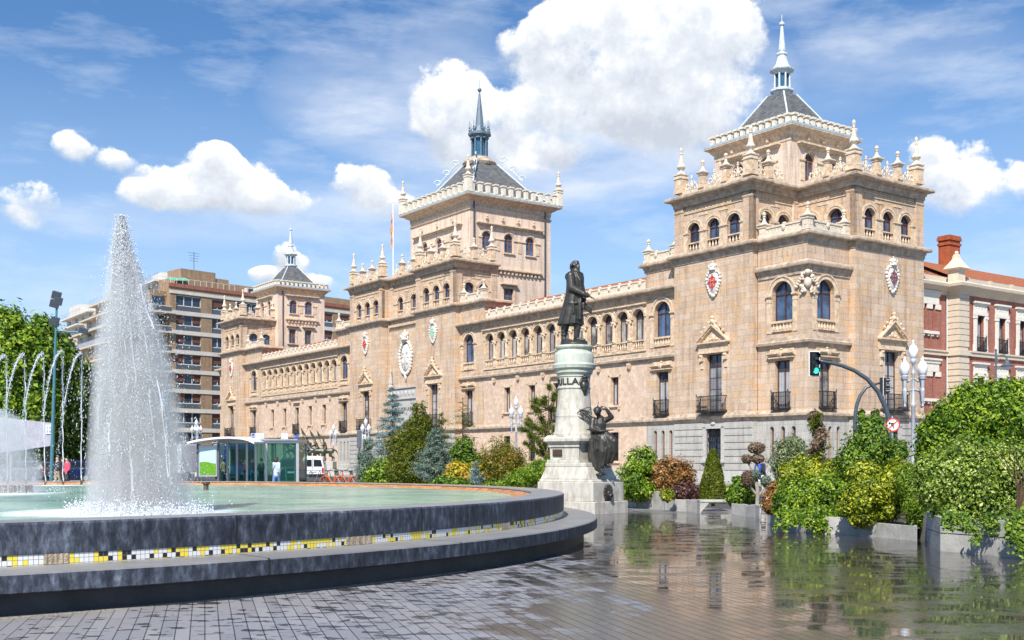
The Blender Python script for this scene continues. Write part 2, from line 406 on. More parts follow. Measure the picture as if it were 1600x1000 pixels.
def mk_scroll(w):
    def f():
        m=MB(); h=.85
        def spiral(cx,cz,r,a0,turn,th=.055):
            pts=[]
            for k in range(15):
                t=k/14; a=a0+turn*t; rr=r*(1-.72*t); pts.append((cx+rr*math.cos(a),0,cz+rr*math.sin(a)))
            m.tube(pts,[th*(1-.3*k/14) for k in range(15)],6)
        for sg in (-1,1):
            spiral(sg*w*.27,.24,.24,PI/2 if sg>0 else PI/2,sg*-5.2)
            spiral(sg*w*.14,.56,.18,-PI/2,sg*4.8,.05)
            m.tube([(sg*w*.46,0,.05),(sg*w*.44,0,.3),(sg*w*.3,0,.47),(sg*w*.2,0,.5)],[.05,.05,.045,.04],6)
            m.tube([(sg*.05,0,.1),(sg*.16,0,.3),(sg*.04,0,.62)],[.04,.06,.04],6)
            m.ball((sg*w*.38,0,.5),.07,8,5)
        m.ball((0,0,.40),(.13,.08,.2),8,6); m.tube([(0,0,.6),(0,0,h)],[.07,.05],8); m.ball((0,0,.90),.10,8,6)
        m.lathe([(.06,.96),(.1,1.0),(.03,1.1),(0,1.16)],0,0,8)
        return m.build('scroll_panel','pale')
    return f
def mk_ped(w,h,mat='trim'):
    def f():
        m=MB(); m.box(-w/2-.05,w/2+.05,-w/2-.05,w/2+.05,0,.22); m.box(-w/2,w/2,-w/2,w/2,.22,h)
        m.box(-w*.28,w*.28,-w/2-.02,-w/2+.01,.32,h-.15); m.box(w/2-.01,w/2+.02,-w*.28,w*.28,.32,h-.15)
        m.box(-w/2-.06,w/2+.06,-w/2-.06,w/2+.06,h-.08,h)
        return m.build('pedestal',mat)
    return f
def iron_rail(w,h=1.05,dep=.45,shallow=False):
    def f():
        m=MB(); t=.022; y=-dep
        m.box(-w/2,w/2,y-.03,y+.03,h-.05,h); m.box(-w/2,w/2,y-.02,y+.02,.05,.09); m.box(-w/2,w/2,y-.015,y+.015,h-.32,h-.29)
        n=int(w/.12)
        for k in range(n+1):
            x=-w/2+w*k/n; m.box(x-.014,x+.014,y-.014,y+.014,.0,h)
            if k%1==0: m.ball((x,y,.35),(.03,.03,.07),6,4)
        for sx in (-1,1):
            m.box(sx*w/2-.02,sx*w/2+.02,y,0,h-.05,h); m.box(sx*w/2-.02,sx*w/2+.02,y,0,.04,.08)
            for q in range(1,4): m.box(sx*w/2-.012,sx*w/2+.012,y+dep*q/4-.012,y+dep*q/4+.012,0,h)
            m.ball((sx*w/2,y,h+.06),.05,8,6); m.tube([(sx*w/2,y,h),(sx*w/2,y,h+.18)],.02,6)
        m.box(-w/2-.03,w/2+.03,y-.05,0,-.08,0)
        return m.build('balcony_railing','iron')
    return f
def hood_part(T,s,z,w,par=None,mat='trim'):
    # broken hood with keystone cartouche above rectangular windows
    m=MB(T)
    for sg in (-1,1):
        a,b=(s-w/2,s-.18) if sg<0 else (s+.18,s+w/2)
        m.box(a,b,0,.34,z+.34,z+.42); m.box(a,b,0,.26,z+.27,z+.34); m.box(a+.04,b,0,.14,z+.2,z+.27)
    m.box(s-w/2+.06,s+w/2-.06,0,.22,z+.05,z+.12); m.box(s-w/2+.12,s+w/2-.12,0,.13,z,z+.05)
    m.box(s-w/2+.1,s+w/2-.1,0,.05,z+.12,z+.72)
    m.ball((s,.12,z+.34),(.17,.14,.24),10,6); m.ball((s,.1,z+.66),(.1,.1,.08),8,5)
    for sg in (-1,1): m.ball((s+sg*w*.38,.05,z+.58),(.06,.06,.06),8,5)
    return m.build('window_hood',mat,par or AC)
def pediment(T,s,z,w=2.5):
    """z = top of opening 9.2; pediment base at 10.0, apex 11.4"""
    m=MB(T)
    m.box(s-w/2-.0,s+w/2+.0,0,.34,z+.78,z+.90); m.box(s-w/2+.1,s+w/2-.1,0,.24,z+.68,z+.78); m.box(s-w/2+.2,s+w/2-.2,0,.14,z+.60,z+.68)
    m.box(s-w/2+.12,s+w/2-.12,0,.10,z+.18,z+.60); m.box(s-w/2+.14,s+w/2-.14,0,.2,z+.08,z+.17)
    for sg in (-1,1):
        # consoles
        m.box(s+sg*(w/2-.42)-.16,s+sg*(w/2-.42)+.16,0,.18,z-.45,z+.02); m.ball((s+sg*(w/2-.42),.16,z-.1),(.15,.1,.1),8,5)
        m.box(s+sg*(w/2-.42)-.13,s+sg*(w/2-.42)+.13,0,.06,z-1.0,z-.45)
        # raking
        ax,az=s+sg*(w/2),z+.90; bx,bz=s,z+2.16
        for (o,dd) in ((0,.34),(.1,.24)):
            vs=[(ax,0,az-o*0),(bx,0,bz-o*1.15),(bx,0,bz-.11-o*1.15),(ax-sg*(.10+o),0,az)]
            if o: vs=[(ax-sg*.1,0,az),(bx,0,bz-.12),(bx,0,bz-.24),(ax-sg*.24,0,az)]
            m.add([(p[0],0.,p[2]) for p in vs]+[(p[0],dd,p[2]) for p in vs],[(4,5,6,7),(0,1,5,4),(1,2,6,5),(2,3,7,6),(3,0,4,7)])
    m.add([(s-w/2+.2,.04,z+.9),(s+w/2-.2,.04,z+.9),(s,.04,z+1.95)],[(0,1,2)])
    m.ball((s,.06,z+1.2),(.18,.1,.22),10,6)
    for sg in (-1,1):
        m.ball((s+sg*.32,.06,z+1.08),(.2,.08,.1),8,5); m.ball((s+sg*.62,.06,z+1.0),(.12,.07,.06),8,5)
        # crowning scrolls
        pts=[(s+sg*(.12+.9*k/10),.2,z+2.25-1.0*k/10+.12*math.sin(k*1.6)) for k in range(11)]
        m.tube(pts,[.14-.004*k for k in range(11)],7)
        m.ball((s+sg*.34,.2,z+2.28),.12,8,5); m.ball((s+sg*.75,.2,z+1.95),.11,8,5); m.ball((s+sg*1.05,.2,z+1.62),.12,8,5)
    m.lathe([(.16,0),(.22,.1),(.12,.25),(.08,.3)],0,0,8,z=0) if 0 else None
    m.ball((s,.2,z+2.35),(.17,.17,.2),10,6); m.ball((s,.2,z+2.62),(.15,.15,.15),10,6); m.tube([(s,.2,z+2.2),(s,.2,z+2.75)],.07,8)
    return m.build('pediment','trim',AC,smooth=False)
def rust_gray(T,s0,s1,d,z0=.9,z1=4.35,skip=()):
    n=7; h=(z1-z0)/n; segs=[(s0+.0,s1-.0)]
    for c,w in skip: segs=[q for x in segs for q in (((x[0],min(x[1],c-w/2)),(max(x[0],c+w/2),x[1])) if c-w/2<x[1] and c+w/2>x[0] else (x,))]
    for x in segs:
        if x[1]-x[0]<.1: continue
        m=MB(T); m.box(x[0]+.02,x[1]-.02,d-.02,d+.02,z0,z1)
        for k in range(n): m.box(x[0],x[1],d-.02,d+.07,z0+k*h+.035,z0+(k+1)*h-.035)
        m.build('rusticated_wall','graybase',AC)
def coat(T,s,z,col,w=1.5,h=2.35,d=.0):
    """crowned white cartouche with a coloured cross; z=centre"""
    m=MB(T); n=22
    m.ball((s,d+.05,z-.12),(w*.40,.16,h*.36),16,8)
    for k in range(n):
        a=2*PI*k/n; rr=1+.12*math.sin(3*a)
        m.ball((s+w*.42*rr*math.cos(a),d+.08,z-.12+h*.37*rr*math.sin(a)),(.12,.12,.13),8,5)
    # crown
    m.lathe([(.34,0),(.36,.08),(.3,.12),(.33,.22)],s,d+.14,12,z+h*.30,1,.55)
    m.ball((s,d+.12,z+h*.30+.34),(.34,.2,.2),12,6)
    for k in range(5):
        x=s+(k-2)*.15; m.ball((x,d+.24,z+h*.3+.3),(.06,.06,.14),6,5)
    m.ball((s,d+.14,z+h*.30+.60),.07,8,5); m.ball((s,d+.1,z-h*.47),(.22,.12,.16),8,5)
    o=m.build('coat_of_arms','shieldwhite',AC,smooth=True)
    c=MB(T); y0,y1=d+.185,d+.235; cz=z-.12; r=.52
    c.box(s-.055,s+.055,y0,y1,cz-r,cz+r); c.box(s-r*.8,s+r*.8,y0,y1,cz-.05,cz+.05)
    for dx,dz in ((0,1),(0,-1),(1,0),(-1,0)):
        R_=r*(.86 if dz else .68); c.ball((s+dx*R_,y1-.02,cz+dz*R_),(.07,.03,.07),8,5)
        for sg in (-1,1): c.ball((s+dx*R_*.8+sg*dz*.11,y1-.02,cz+dz*R_*.8+sg*dx*.11),(.05,.03,.05),8,5)
        c.ball((s+dx*R_*1.2,y1-.02,cz+dz*R_*1.15),(.05,.03,.06),8,5)
    for sx in (-1,1):
        for sz in (-1,1): archring(c,s+sx*.2,cz+sz*.22,.08,.11,y0,y1,8,0,2*PI)
    c.build('cross',col,o)
    return o
# ------------------------------------------------------------- profiles
P_base=[(0,4.38),(.06,4.38),(.08,4.52),(.10,4.60),(.26,4.63),(.26,4.78),(.16,4.86),(.06,5.0),(0,5.02)]
P_ledge=[(0,9.28),(.05,9.28),(.07,9.44),(.27,9.47),(.30,9.62),(.12,9.72),(.08,9.95),(0,9.97)]
P_wingc=[(0,14.05),(.08,14.07),(.10,14.38),(.20,14.42),(.21,14.56),(.60,14.60),(.63,14.68),(.62,14.80),(.54,14.86),(.1,15.0),(0,15.0)]
P_gal=[(0,16.12),(.06,16.12),(.07,16.36),(.13,16.40),(.14,16.56),(.40,16.60),(.43,16.66),(.43,16.79),(.36,16.84),(.1,16.95),(0,16.95)]
P_top=[(0,20.35),(.06,20.35),(.08,20.6),(.15,20.66),(.17,20.84),(.52,20.88),(.56,20.95),(.56,21.09),(.48,21.15),(.1,21.28),(0,21.28)]
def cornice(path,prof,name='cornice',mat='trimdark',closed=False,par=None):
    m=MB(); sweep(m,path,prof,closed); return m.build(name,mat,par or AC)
# ------------------------------------------------------------- gallery storey
def gallery_face(T,s0,s1,n,p0,p1,dd=.14,zf=16.95,glass='paneblue',w=1.26,endwin=True):
    """arched loggia wall between corner piers p0,p1 (widths)."""
    a=s0+p0; b=s1-p1; sp=(b-a)/n; cs=[a+sp*(k+.5) for k in range(n)]
    zi=18.46; r=w/2; zt=zi+r+.02
    m=MB(T); wall(m,a-.02,b+.02,zf-.4,20.5,[(c,w,zf+.05,zt,True) for c in cs],.34,-dd)
    # piers
    for x0,x1 in ((s0,a),(b,s1)):
        if x1-x0>.05: m.box(x0,x1,-.35,.0,zf-.4,20.5)
        if x1-x0>.05:
            m.box(x0-.03,x1+.03,-.3,.06,20.02,20.12); m.box(x0-.02,x1+.02,-.3,.03,19.95,20.02)
    m.build('gallery_wall','ashlar',AC)
    t=MB(T)
    for c in cs:
        archring(t,c,zi,r+.16,r+.30,-dd-.02,-dd+.07,14); archring(t,c,zi,r+.005,r+.16,-dd-.02,-dd+.035,14)
    # imposts between
    ed=[a]+[ (cs[k]+cs[k+1])/2 for k in range(n-1)]+[b]
    for k,c in enumerate(cs):
        for sg in (-1,1):
            x0=c+sg*r; x1=ed[k] if sg<0 else ed[k+1]
            lo,hi=min(x0,x1),max(x0,x1)
            t.box(lo-(.03 if sg>0 else 0),hi+(.03 if sg<0 else 0),-dd-.1,-dd+.13,zi-.12,zi-.02); t.box(lo,hi,-dd-.1,-dd+.08,zi-.2,zi-.12)
            t.box(lo,hi,-dd-.01,-dd+.05,zf,zi-.2)
    # frieze dentils
    t.box(a,b,-dd-.02,-dd+.06,19.82,19.88); t.box(a,b,-dd-.02,-dd+.05,20.08,20.14)
    nd=int((b-a)/.34)
    for k in range(nd):
        x=a+(k+.5)*(b-a)/nd; t.box(x-.09,x+.09,-dd-.02,-dd+.05,19.92,20.02)
    for k in range(n-1):
        x=(cs[k]+cs[k+1])/2; t.box(x-.45,x+.45,-dd-.02,-dd+.04,19.5,19.62)
    t.build('gallery_moulding','trim',AC)
    for c in cs:
        window(T,c,zf+.05,w-.06,zt-zf-.08,True,'double','framedark',glass,.27,-dd)
        shared(('bal',round(w,1)),mk_balus(w-.02,4),AC,T(c,-dd-.12,zf+.1),T.rz)
    return cs
def parapet(T,s0,s1,cs=None,n=3,big=(True,True),d=-.25,skipped=0):
    m=MB(T); m.box(s0,s1,d-.2,d+.18,21.28,21.55); m.build('parapet_base','trim',AC)
    xs=[s0+(s1-s0)*k/n for k in range(n+1)]
    for k,x in enumerate(xs):
        isb=(k==0 and big[0]) or (k==n and big[1]); none=(k==0 and big[0] is None) or (k==n and big[1] is None)
        if none: continue
        if isb:
            pass
        else:
            shared('ped_s',mk_ped(.42,1.0),AC,T(x,d,21.5),T.rz); shared('fin',mk_fin,AC,T(x,d,22.5),T.rz)
    for k in range(n):
        x=(xs[k]+xs[k+1])/2; shared('scr',mk_scroll(1.35),AC,T(x,d,21.55),T.rz)
def big_pin(x,y):
    shared('ped_b',mk_ped(.72,1.15),AC,(x,y,21.5)); shared('pin',mk_pinn,AC,(x,y,22.65))
def attic_parapet(T,s0,s1,z,n=4,fin0=True,fin1=True,d=-.12,finals=()):
    m=MB(T); m.box(s0,s1,d-.14,d+.06,z,z+.62); m.box(s0,s1,d-.2,d+.12,z+.62,z+.74); m.box(s0,s1,d-.16,d+.1,z,z+.1)
    for k in range(n):
        x=s0+(k+.5)*(s1-s0)/n
        m.ball((x,d+.1,z+.52),(.16,.1,.2),8,5); m.prism([(x-.2,z+.62),(x,z+.22),(x+.2,z+.62)],'y',d+.04,d+.1) if 0 else m.add([(x-.22,d+.1,z+.66),(x+.22,d+.1,z+.66),(x,d+.08,z+.2)],[(0,1,2)])
        m.ball((x,d+.02,z+.80),(.2,.08,.08),8,5)
    k=int((s1-s0)/.3)
    for i in range(k): m.ball((s0+(i+.5)*(s1-s0)/k,d+.07,z+.5),(.05,.03,.04),6,4)
    m.build('parapet','pale',AC)
def attic_fin(x,y,z):
    shared('ped_a',mk_ped(.5,.8,'pale'),AC,(x,y,z)); shared('afin',mk_fin,AC,(x,y,z+.8))
# ------------------------------------------------------------- F block (front face of tower block), storeys below gallery
def front_block(T,s0,s1,win,coatcol,d=0.,coatz=14.55,side=None):
    w=1.5; wb=1.5
    m=MB(T); wall(m,s0,s1,4.4,16.3,[(win,w,5.05,9.25,False)],.4); m.build('facade_wall','ashlar',AC)
    m=MB(T); wall(m,s0,s1,0,4.5,[(win,wb,1.65,3.9,False)],.4); m.build('base_wall','graybase',AC)
    rust_gray(T,s0,s1,0.,skip=[(win,2.1)])
    t=MB(T); t.box(s0-.06,s1+.06,-.1,.14,0,.75); t.box(s0-.03,s1+.03,-.1,.08,.75,.88)
    for sg in (-1,1): t.box(win+sg*.9-.15,win+sg*.9+.15,0,.1,1.6,4.05)
    t.box(win-1.05,win+1.05,0,.1,3.9,4.2); t.box(win-1.1,win+1.1,0,.22,1.45,1.62); t.ball((win,.12,4.25),(.25,.1,.12),8,5)
    t.build('base_trim','granite',AC)
    window(T,win,5.05,w-.02,4.18,False,'multi','framedark','curtain',.28)
    window(T,win,1.65,wb-.02,2.24,False,'double','iron','pane',.22)
    window_grille(T,win,1.65,wb,2.2)
    pediment(T,win,9.25,3.2)
    shared('brail26',iron_rail(2.5,1.1,.55),AC,T(win,0,5.15),T.rz)
    if coatcol: coat(T,win,coatz,coatcol)
def window_grille(T,s,z,w,h):
    def f():
        m=MB(); n=6
        for k in range(n+1): x=-w/2+w*k/n; m.box(x-.015,x+.015,.05,.08,0,h)
        for q in (.12,.5,.88): m.box(-w/2,w/2,.045,.085,h*q-.015,h*q+.015)
        for k in range(n): m.ball((-w/2+w*(k+.5)/n,.06,h*.7),(.07,.02,.11),6,4)
        return m.build('window_grille','iron')
    shared(('gr',round(w,2)),f,AC,T(s,0,z),T.rz)
def slots(T,cs,z0=1.66,z1=3.92,w=.36):
    for c in cs: window(T,c,z0,w-.02,z1-z0-.01,True,'slit','framewood','pane',.2)
def endbay(T,s0,s1,c,attic=True,gray=True,slot=None,aw=1.75,fr=1.3):
    ops=[(c,aw,11.1,13.78,True),(c,fr,5.05,8.4,False)]
    m=MB(T); wall(m,s0,s1,4.4,14.4,ops,.4)
    if attic: wall(m,s0,s1,14.4,16.3,[],.4)
    m.build('facade_wall','ashlar',AC)
    m=MB(T); sl=slot or [c-.85,c,c+.85]
    wall(m,s0,s1,0,4.5,[(x,.36,1.66,3.92,True) for x in sl],.35); m.build('base_wall','graybase' if gray else 'rubble',AC)
    slots(T,sl)
    t=MB(T); t.box(s0,s1,-.1,.12,0,.75); t.box(s0,s1,-.1,.06,.75,.88); t.build('base_trim','granite',AC)
    r=aw/2; zi=13.78-r
    t=MB(T); archring(t,c,zi,r+.005,r+.26,-.02,.06,16); archring(t,c,zi,r+.26,r+.36,-.02,.12,16)
    for sg in (-1,1):
        a,b=sorted((c+sg*r,c+sg*(r+.55)))
        t.box(a,b,-.05,.16,zi-.12,zi-.02); t.box(a,b,-.05,.10,zi-.2,zi-.12); t.box(a+.05,b-.05,-.05,.07,zi-.5,zi-.3)
        t.box(a+.08,b-.12,-.02,.05,10.3,zi-.2)
    t.box(c-r-.05,c+r+.05,-.3,.06,10.98,11.09)
    t.build('window_surround','trim',AC)
    def relief():
        q=MB(); q.box(-.05,.05,-.015,.02,0,.45); return q.build('attic_relief','trimdark')
    if attic:
        for k in range(9): shared('arel',relief,AC,T(s0+.35+(s1-s0-.7)*k/8,0,15.4),T.rz)
    window(T,c,11.1,aw-.04,2.66,True,'double','framedark','paneblue' ,.32)
    window(T,c,5.05,fr-.02,3.34,False,'double','framedark','curtain',.28)
    shared(('bal',1.8),mk_balus(1.75,6,.66),AC,T(c,.02,10.36),T.rz)
    hood_part(T,c,8.5,2.3)
    shared('brail14',iron_rail(1.45,1.1,.3),AC,T(c,0,5.15),T.rz)
# faces
FRONT=lambda y: FF(0,y,0.)
T_F=FRONT(-.5); T_W=FRONT(0.)
# right tower F1, bay, right bay, block2
front_block(T_F,-12.15,-4.4,-8.07,'red')
m=MB(); 
for x in (-4.4,): m.add([(x,-.5,0),(x,.02,0),(x,.02,16.3),(x,-.5,16.3)],[(0,1,2,3)])
m.add([(.0,4.3,0),(.5,4.3,0),(.5,4.3,16.3),(0,4.3,16.3)],[(0,1,2,3)]); m.build('return_wall','ashlar',AC)
m=MB(); m.box(-4.42,-4.34,-.5,.0,0.,4.4); m.box(0,.5,4.24,4.32,0,4.4); m.build('base_return','graybase',AC)
endbay(T_W,-4.35,0,-2.18,True,True,[-3.10,-2.12,-1.2])
T_S=FF(0,0,PI/2)
endbay(T_S,0,4.3,1.85,True,True,[1.43,2.29,3.15])
T_B2=FF(.5,0,PI/2)
front_block(T_B2,4.3,12.05,8.3,'maroonen')
# corner eagle cartouche at the bay corner
m=MB(); 
m.ball((0.03,-.03,13.4),(.26,.26,.36),12,8)
for k in range(34):
    a_=rnd.random()*2*PI; q_=.25+.35*rnd.random(); e_=-.8+q_*math.cos(a_); s_=(e_+.8); px_,py_=((s_*.7-.1,-.12) if s_<0 else (.12,s_*.7+.1)); m.ball((px_,py_,13.45+.62*math.sin(a_)*(.6+q_)),(.09+.05*rnd.random(),)*3,7,5)
for sg in (-1,1):
    for q in range(5):
        px_,py_=((-.35-.12*q,-.14) if sg<0 else (.14,.35+.12*q)); m.ball((px_,py_,13.75-.16*q+.1),(.14,.14,.13),8,5)
    px_,py_=((-.5,-.1) if sg<0 else (.1,.5)); m.tube([(px_,py_,12.75),(px_*.2,py_*.2,13.2)],.07,6); m.ball((px_,py_,12.7),.1,8,5)
m.ball((.05,-.05,14.1),(.22,.22,.2),10,6); m.build('corner_cartouche','pale',AC,smooth=True)
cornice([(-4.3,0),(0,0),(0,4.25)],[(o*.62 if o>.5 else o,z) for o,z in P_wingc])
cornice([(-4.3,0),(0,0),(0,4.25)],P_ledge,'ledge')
# gallery of right tower
gy0=4.2
gallery_face(T_F,-12.15,-4.4,3,.9,.9)
gallery_face(FF(-4.4,0,PI/2),-.5,4.15,2,.62,.35)
gallery_face(FRONT(4.15),-4.75,.5,2,.35,.62)
gallery_face(T_B2,4.15,12.05,3,.9,.9)
m=MB(); m.box(-5.1,-4.45,3.75,4.3,16.5,21.0); m.build('corner_pilaster','pinkwall',AC)
m=MB(); m.box(-4.6,0.35,.1,4.3,16.7,16.95); m.build('terrace_floor','concrete',AC)
# right tower mass (roof slab, back walls)
m=MB(); m.box(-12.1,-4.6,0,11.9,0.1,21.2) if 0 else None
m.add([(-12.15,-.5,0),(-12.15,12.05,0),(-12.15,12.05,21.2),(-12.15,-.5,21.2)],[(0,3,2,1)])
m.add([(-12.15,12.05,0),(.5,12.05,0),(.5,12.05,21.2),(-12.15,12.05,21.2)],[(0,1,2,3)])
m.build('rear_wall','ashlar',AC)
m=MB(); m.box(-12.0,-4.6,-.3,12.0,21.0,21.25); m.box(-4.6,.3,4.3,12.0,21.0,21.25); m.box(-12.0,-4.9,.2,12.0,16.6,16.8); m.box(-4.9,.1,4.6,12.,16.6,16.8); m.build('tower_roof_slab','concrete',AC)
tower_gpath=[(-12.15,1.2),(-12.15,-.5),(-4.4,-.5),(-4.4,0),(0,0),(0,4.3),(.5,4.3),(.5,12.05),(-1,12.05)]
cornice(tower_gpath,P_gal); 
cornice([(-12.15,-.5),(-4.4,-.5),(-4.4,0),(0,0),(0,4.3),(.5,4.3),(.5,12.05)],P_base,'string_course')
pj=.12
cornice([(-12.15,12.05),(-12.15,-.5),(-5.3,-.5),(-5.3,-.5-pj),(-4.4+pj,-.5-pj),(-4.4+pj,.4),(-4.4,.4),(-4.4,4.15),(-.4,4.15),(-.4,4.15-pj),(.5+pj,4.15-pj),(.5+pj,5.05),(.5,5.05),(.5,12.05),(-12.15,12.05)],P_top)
parapet(T_F,-11.75,-4.85,n=3); parapet(FF(-4.55,0,PI/2),-.4,3.5,n=2,big=(True,None)); parapet(FRONT(4.3),-4.1,.1,n=2,big=(None,True)); parapet(T_B2,4.6,11.7,n=3)
for x,y in ((-11.75,-.2),(-4.85,-.2),(.15,4.6),(.15,11.65)): big_pin(x,y)
attic_parapet(T_W,-3.9,-.3,16.93,1); attic_parapet(T_S,.3,3.9,16.93,1)
for x,y in ((-.05,.05),(-3.9,.12),(-.12,3.9)): attic_fin(x,y,16.93)
# left terrace bay & finials beside right tower handled with wings
# ------------------------------------------------------------- upper towers
def upper_tower(x0,x1,y0,y1,zw,over,crestp,roof_top,roof_half,big=False,zb=16.5,drop=0.):
    """zw = wall top. over = cornice overhang"""
    P=[(x0,y1),(x0,y0),(x1,y0),(x1,y1)]
    prof=[(0,zw-.55),(.05,zw-.53),(.06,zw-.15),(.14,zw-.05),(over*.45,zw+.10),(over*.5,zw+.18),(over-.06,zw+.30),(over,zw+.36),(over,zw+.50),(over-.1,zw+.58),(0,zw+.62)]
    m=MB(); sweep(m,P,prof,True); m.build('tower_cornice','pinkwall' if 0 else 'trim',AC)
    m=MB(); q=over-.03; sweep(m,P,[(q-.14,zw+.58),(q,zw+.585),(q+.03,zw+.45),(q+.05,zw+.45),(q+.05,zw+.62),(q-.14,zw+.66)],True); m.build('gutter','lead',AC)
    m=MB(); sweep(m,P,[(q-.45,zw+.6),(q-.15,zw+.6),(q-.15,zw+crestp*.45),(q-.45,zw+crestp*.45)],True)
    for (ax,ay),(bx,by) in zip([(x0-q+.3,y0-q+.3),(x1+q-.3,y0-q+.3),(x1+q-.3,y1+q-.3),(x0-q+.3,y1+q-.3)],[(x1+q-.3,y0-q+.3),(x1+q-.3,y1+q-.3),(x0-q+.3,y1+q-.3),(x0-q+.3,y0-q+.3)]):
        Ld=math.hypot(bx-ax,by-ay); n=int(Ld/(.95 if big else .62))
        for k in range(n+(0 if big else 0)):
            t=(k+.5)/n; x=ax+(bx-ax)*t; y=ay+(by-ay)*t; w=.19 if big else .14
            m.box(x-w,x+w,y-w,y+w,zw+crestp*.45-.02,zw+crestp); m.box(x-w-.08,x+w+.08,y-w-.08,y+w+.08,zw+crestp-.12,zw+crestp+.02)
    m.build('roof_crest','crest',AC)
    if big:
        m=MB(); 
        for x,y in ((x0-q+.3,y0-q+.3),(x1+q-.3,y0-q+.3),(x1+q-.3,y1+q-.3),(x0-q+.3,y1+q-.3)):
            shared('ped_c',mk_ped(.66,1.5,'crest'),AC,(x,y,zw+.6)); shared('pin',mk_pinn,AC,(x,y,zw+2.05))
    # roof
    cx,cy=(x0+x1)/2,(y0+y1)/2; hx,hy=(x1-x0)/2+over-.5,(y1-y0)/2+over-.5
    m=MB(); lv=[(1.,zw+.55),(.62,zw+.55+(roof_top-zw-.55)*(.36 if not big else .40)),(roof_half/hx,roof_top)]
    pr=None
    for i in range(2):
        f0,z0=lv[i]; f1,z1=lv[i+1]; m.frust(cx,cy,z0,z1,hx*f0,hy*f0,hx*f1,hy*f1)
    ro=m.build('tower_roof','slate',AC)
    m=MB()
    for sx,sy in ((-1,-1),(1,-1),(1,1),(-1,1)): m.tube([(cx+sx*hx*f,cy+sy*hy*f,z+.02) for f,z in lv],.07 if not big else .09,6)
    m.build('hip_flashing','leadpale' ,ro)
    return cx,cy,ro
def rect_win_pink(T,c,zb,zt,w):
    t=MB(T)
    for sg in (-1,1): t.box(c+sg*(w/2+.12)-.12,c+sg*(w/2+.12)+.12,-.02,.06,zb,zt)
    t.box(c-w/2-.25,c+w/2+.25,-.02,.08,zt,zt+.25); t.box(c-w/2-.45,c+w/2+.45,-.02,.38,zt+.38,zt+.5); t.box(c-w/2-.35,c+w/2+.35,-.02,.2,zt+.28,zt+.38)
    t.box(c-w/2-.3,c+w/2+.3,-.02,.22,zb-.15,zb)
    t.build('window_surround','trim',AC)
    window(T,c,zb,w-.02,zt-zb-.01,False,'multi','framewood','paneblue',.2)
def arched_pink(T,cs,w,zb,zt,s0,s1,hood,n_br=3,band=None,brz=None):
    r=w/2; zi=zt-r; t=MB(T)
    for c in cs:
        archring(t,c,zi,r+.1,r+.22,-.02,.07,14)
        t.box(c-r-.15,c+r+.15,-.02,.16,zb-.14,zb)
    xs=[s0]+[c for c in cs]+[s1]
    segs=[(s0,cs[0]-r)]+[(cs[k]+r,cs[k+1]-r) for k in range(len(cs)-1)]+[(cs[-1]+r,s1)]
    for a,b in segs: 
        t.box(a,b,-.02,.10,zi-.1,zi); 
        if b-a>.5: t.box((a+b)/2-.22,(a+b)/2+.22,-.02,.06,zb+.1,zi-.25)
    if hood: t.box(s0-.25,s1+.25,-.02,.42,hood,hood+.12); t.box(s0-.15,s1+.15,-.02,.28,hood-.12,hood); t.box(s0-.05,s1+.05,-.02,.12,hood-.22,hood-.12)
    if brz:
        for k in range(n_br):
            x=s0+(s1-s0)*(k+.5)/n_br; t.box(x-.1,x+.1,-.02,.25,brz,brz+.22); t.ball((x,.2,brz+.28),(.14,.12,.14),8,5)
    if band:
        t.box(s0-.2,s1+.2,-.02,.34,band,band+.14); t.box(s0-.15,s1+.15,-.02,.2,band-.1,band)
        n=int((s1-s0)/.5)
        for k in range(n): x=s0+(k+.5)*(s1-s0)/n; t.box(x-.11,x+.11,-.02,.22,band-.38,band-.1)
    t.build('tower_moulding','trim',AC)
    for c in cs: window(T,c,zb,w-.03,zt-zb-.02,True,'double','framewood','paneblue',.22)
def lantern_small(cx,cy,z,ro,sc_=1.):
    m=MB(); h=[(.95,0),(.95,.12),(.72,.16),(.72,.28)]
    m.lathe([(a*sc_,b) for a,b in [(.62,-.5),(.7,-.1),(.92,.02),(.92,.16),(.66,.24),(.60,.3)]],cx,cy,8,z,a0=PI/8)
    for k in range(8):
        a=PI/8+k*PI/4; m.tube([(cx+.6*math.cos(a),cy+.6*math.sin(a),z+.25),(cx+.6*math.cos(a),cy+.6*math.sin(a),z+1.6)],.075,6)
        a2=a+PI/8
    m.lathe([(.60,1.35),(.64,1.5),(.95,1.62),(.98,1.72),(.8,1.78),(.55,2.0),(.38,2.5),(.33,2.8),(.42,2.86),(.42,3.0),(.28,3.05),(.2,3.12),(.26,3.2),(.26,3.3),(.10,5.05),(.08,5.1),(.2,5.16),(.22,5.25),(.16,5.36),(.03,5.42),(.025,6.0),(0,6.0)],cx,cy,8,z,a0=PI/8)
    lo=m.build('lantern','leadpale',AC)
    g=MB(); g.lathe([(.5,.25),(.5,1.6)],cx,cy,8,z,a0=PI/8); g.build('lantern_glass','lantglass',lo)
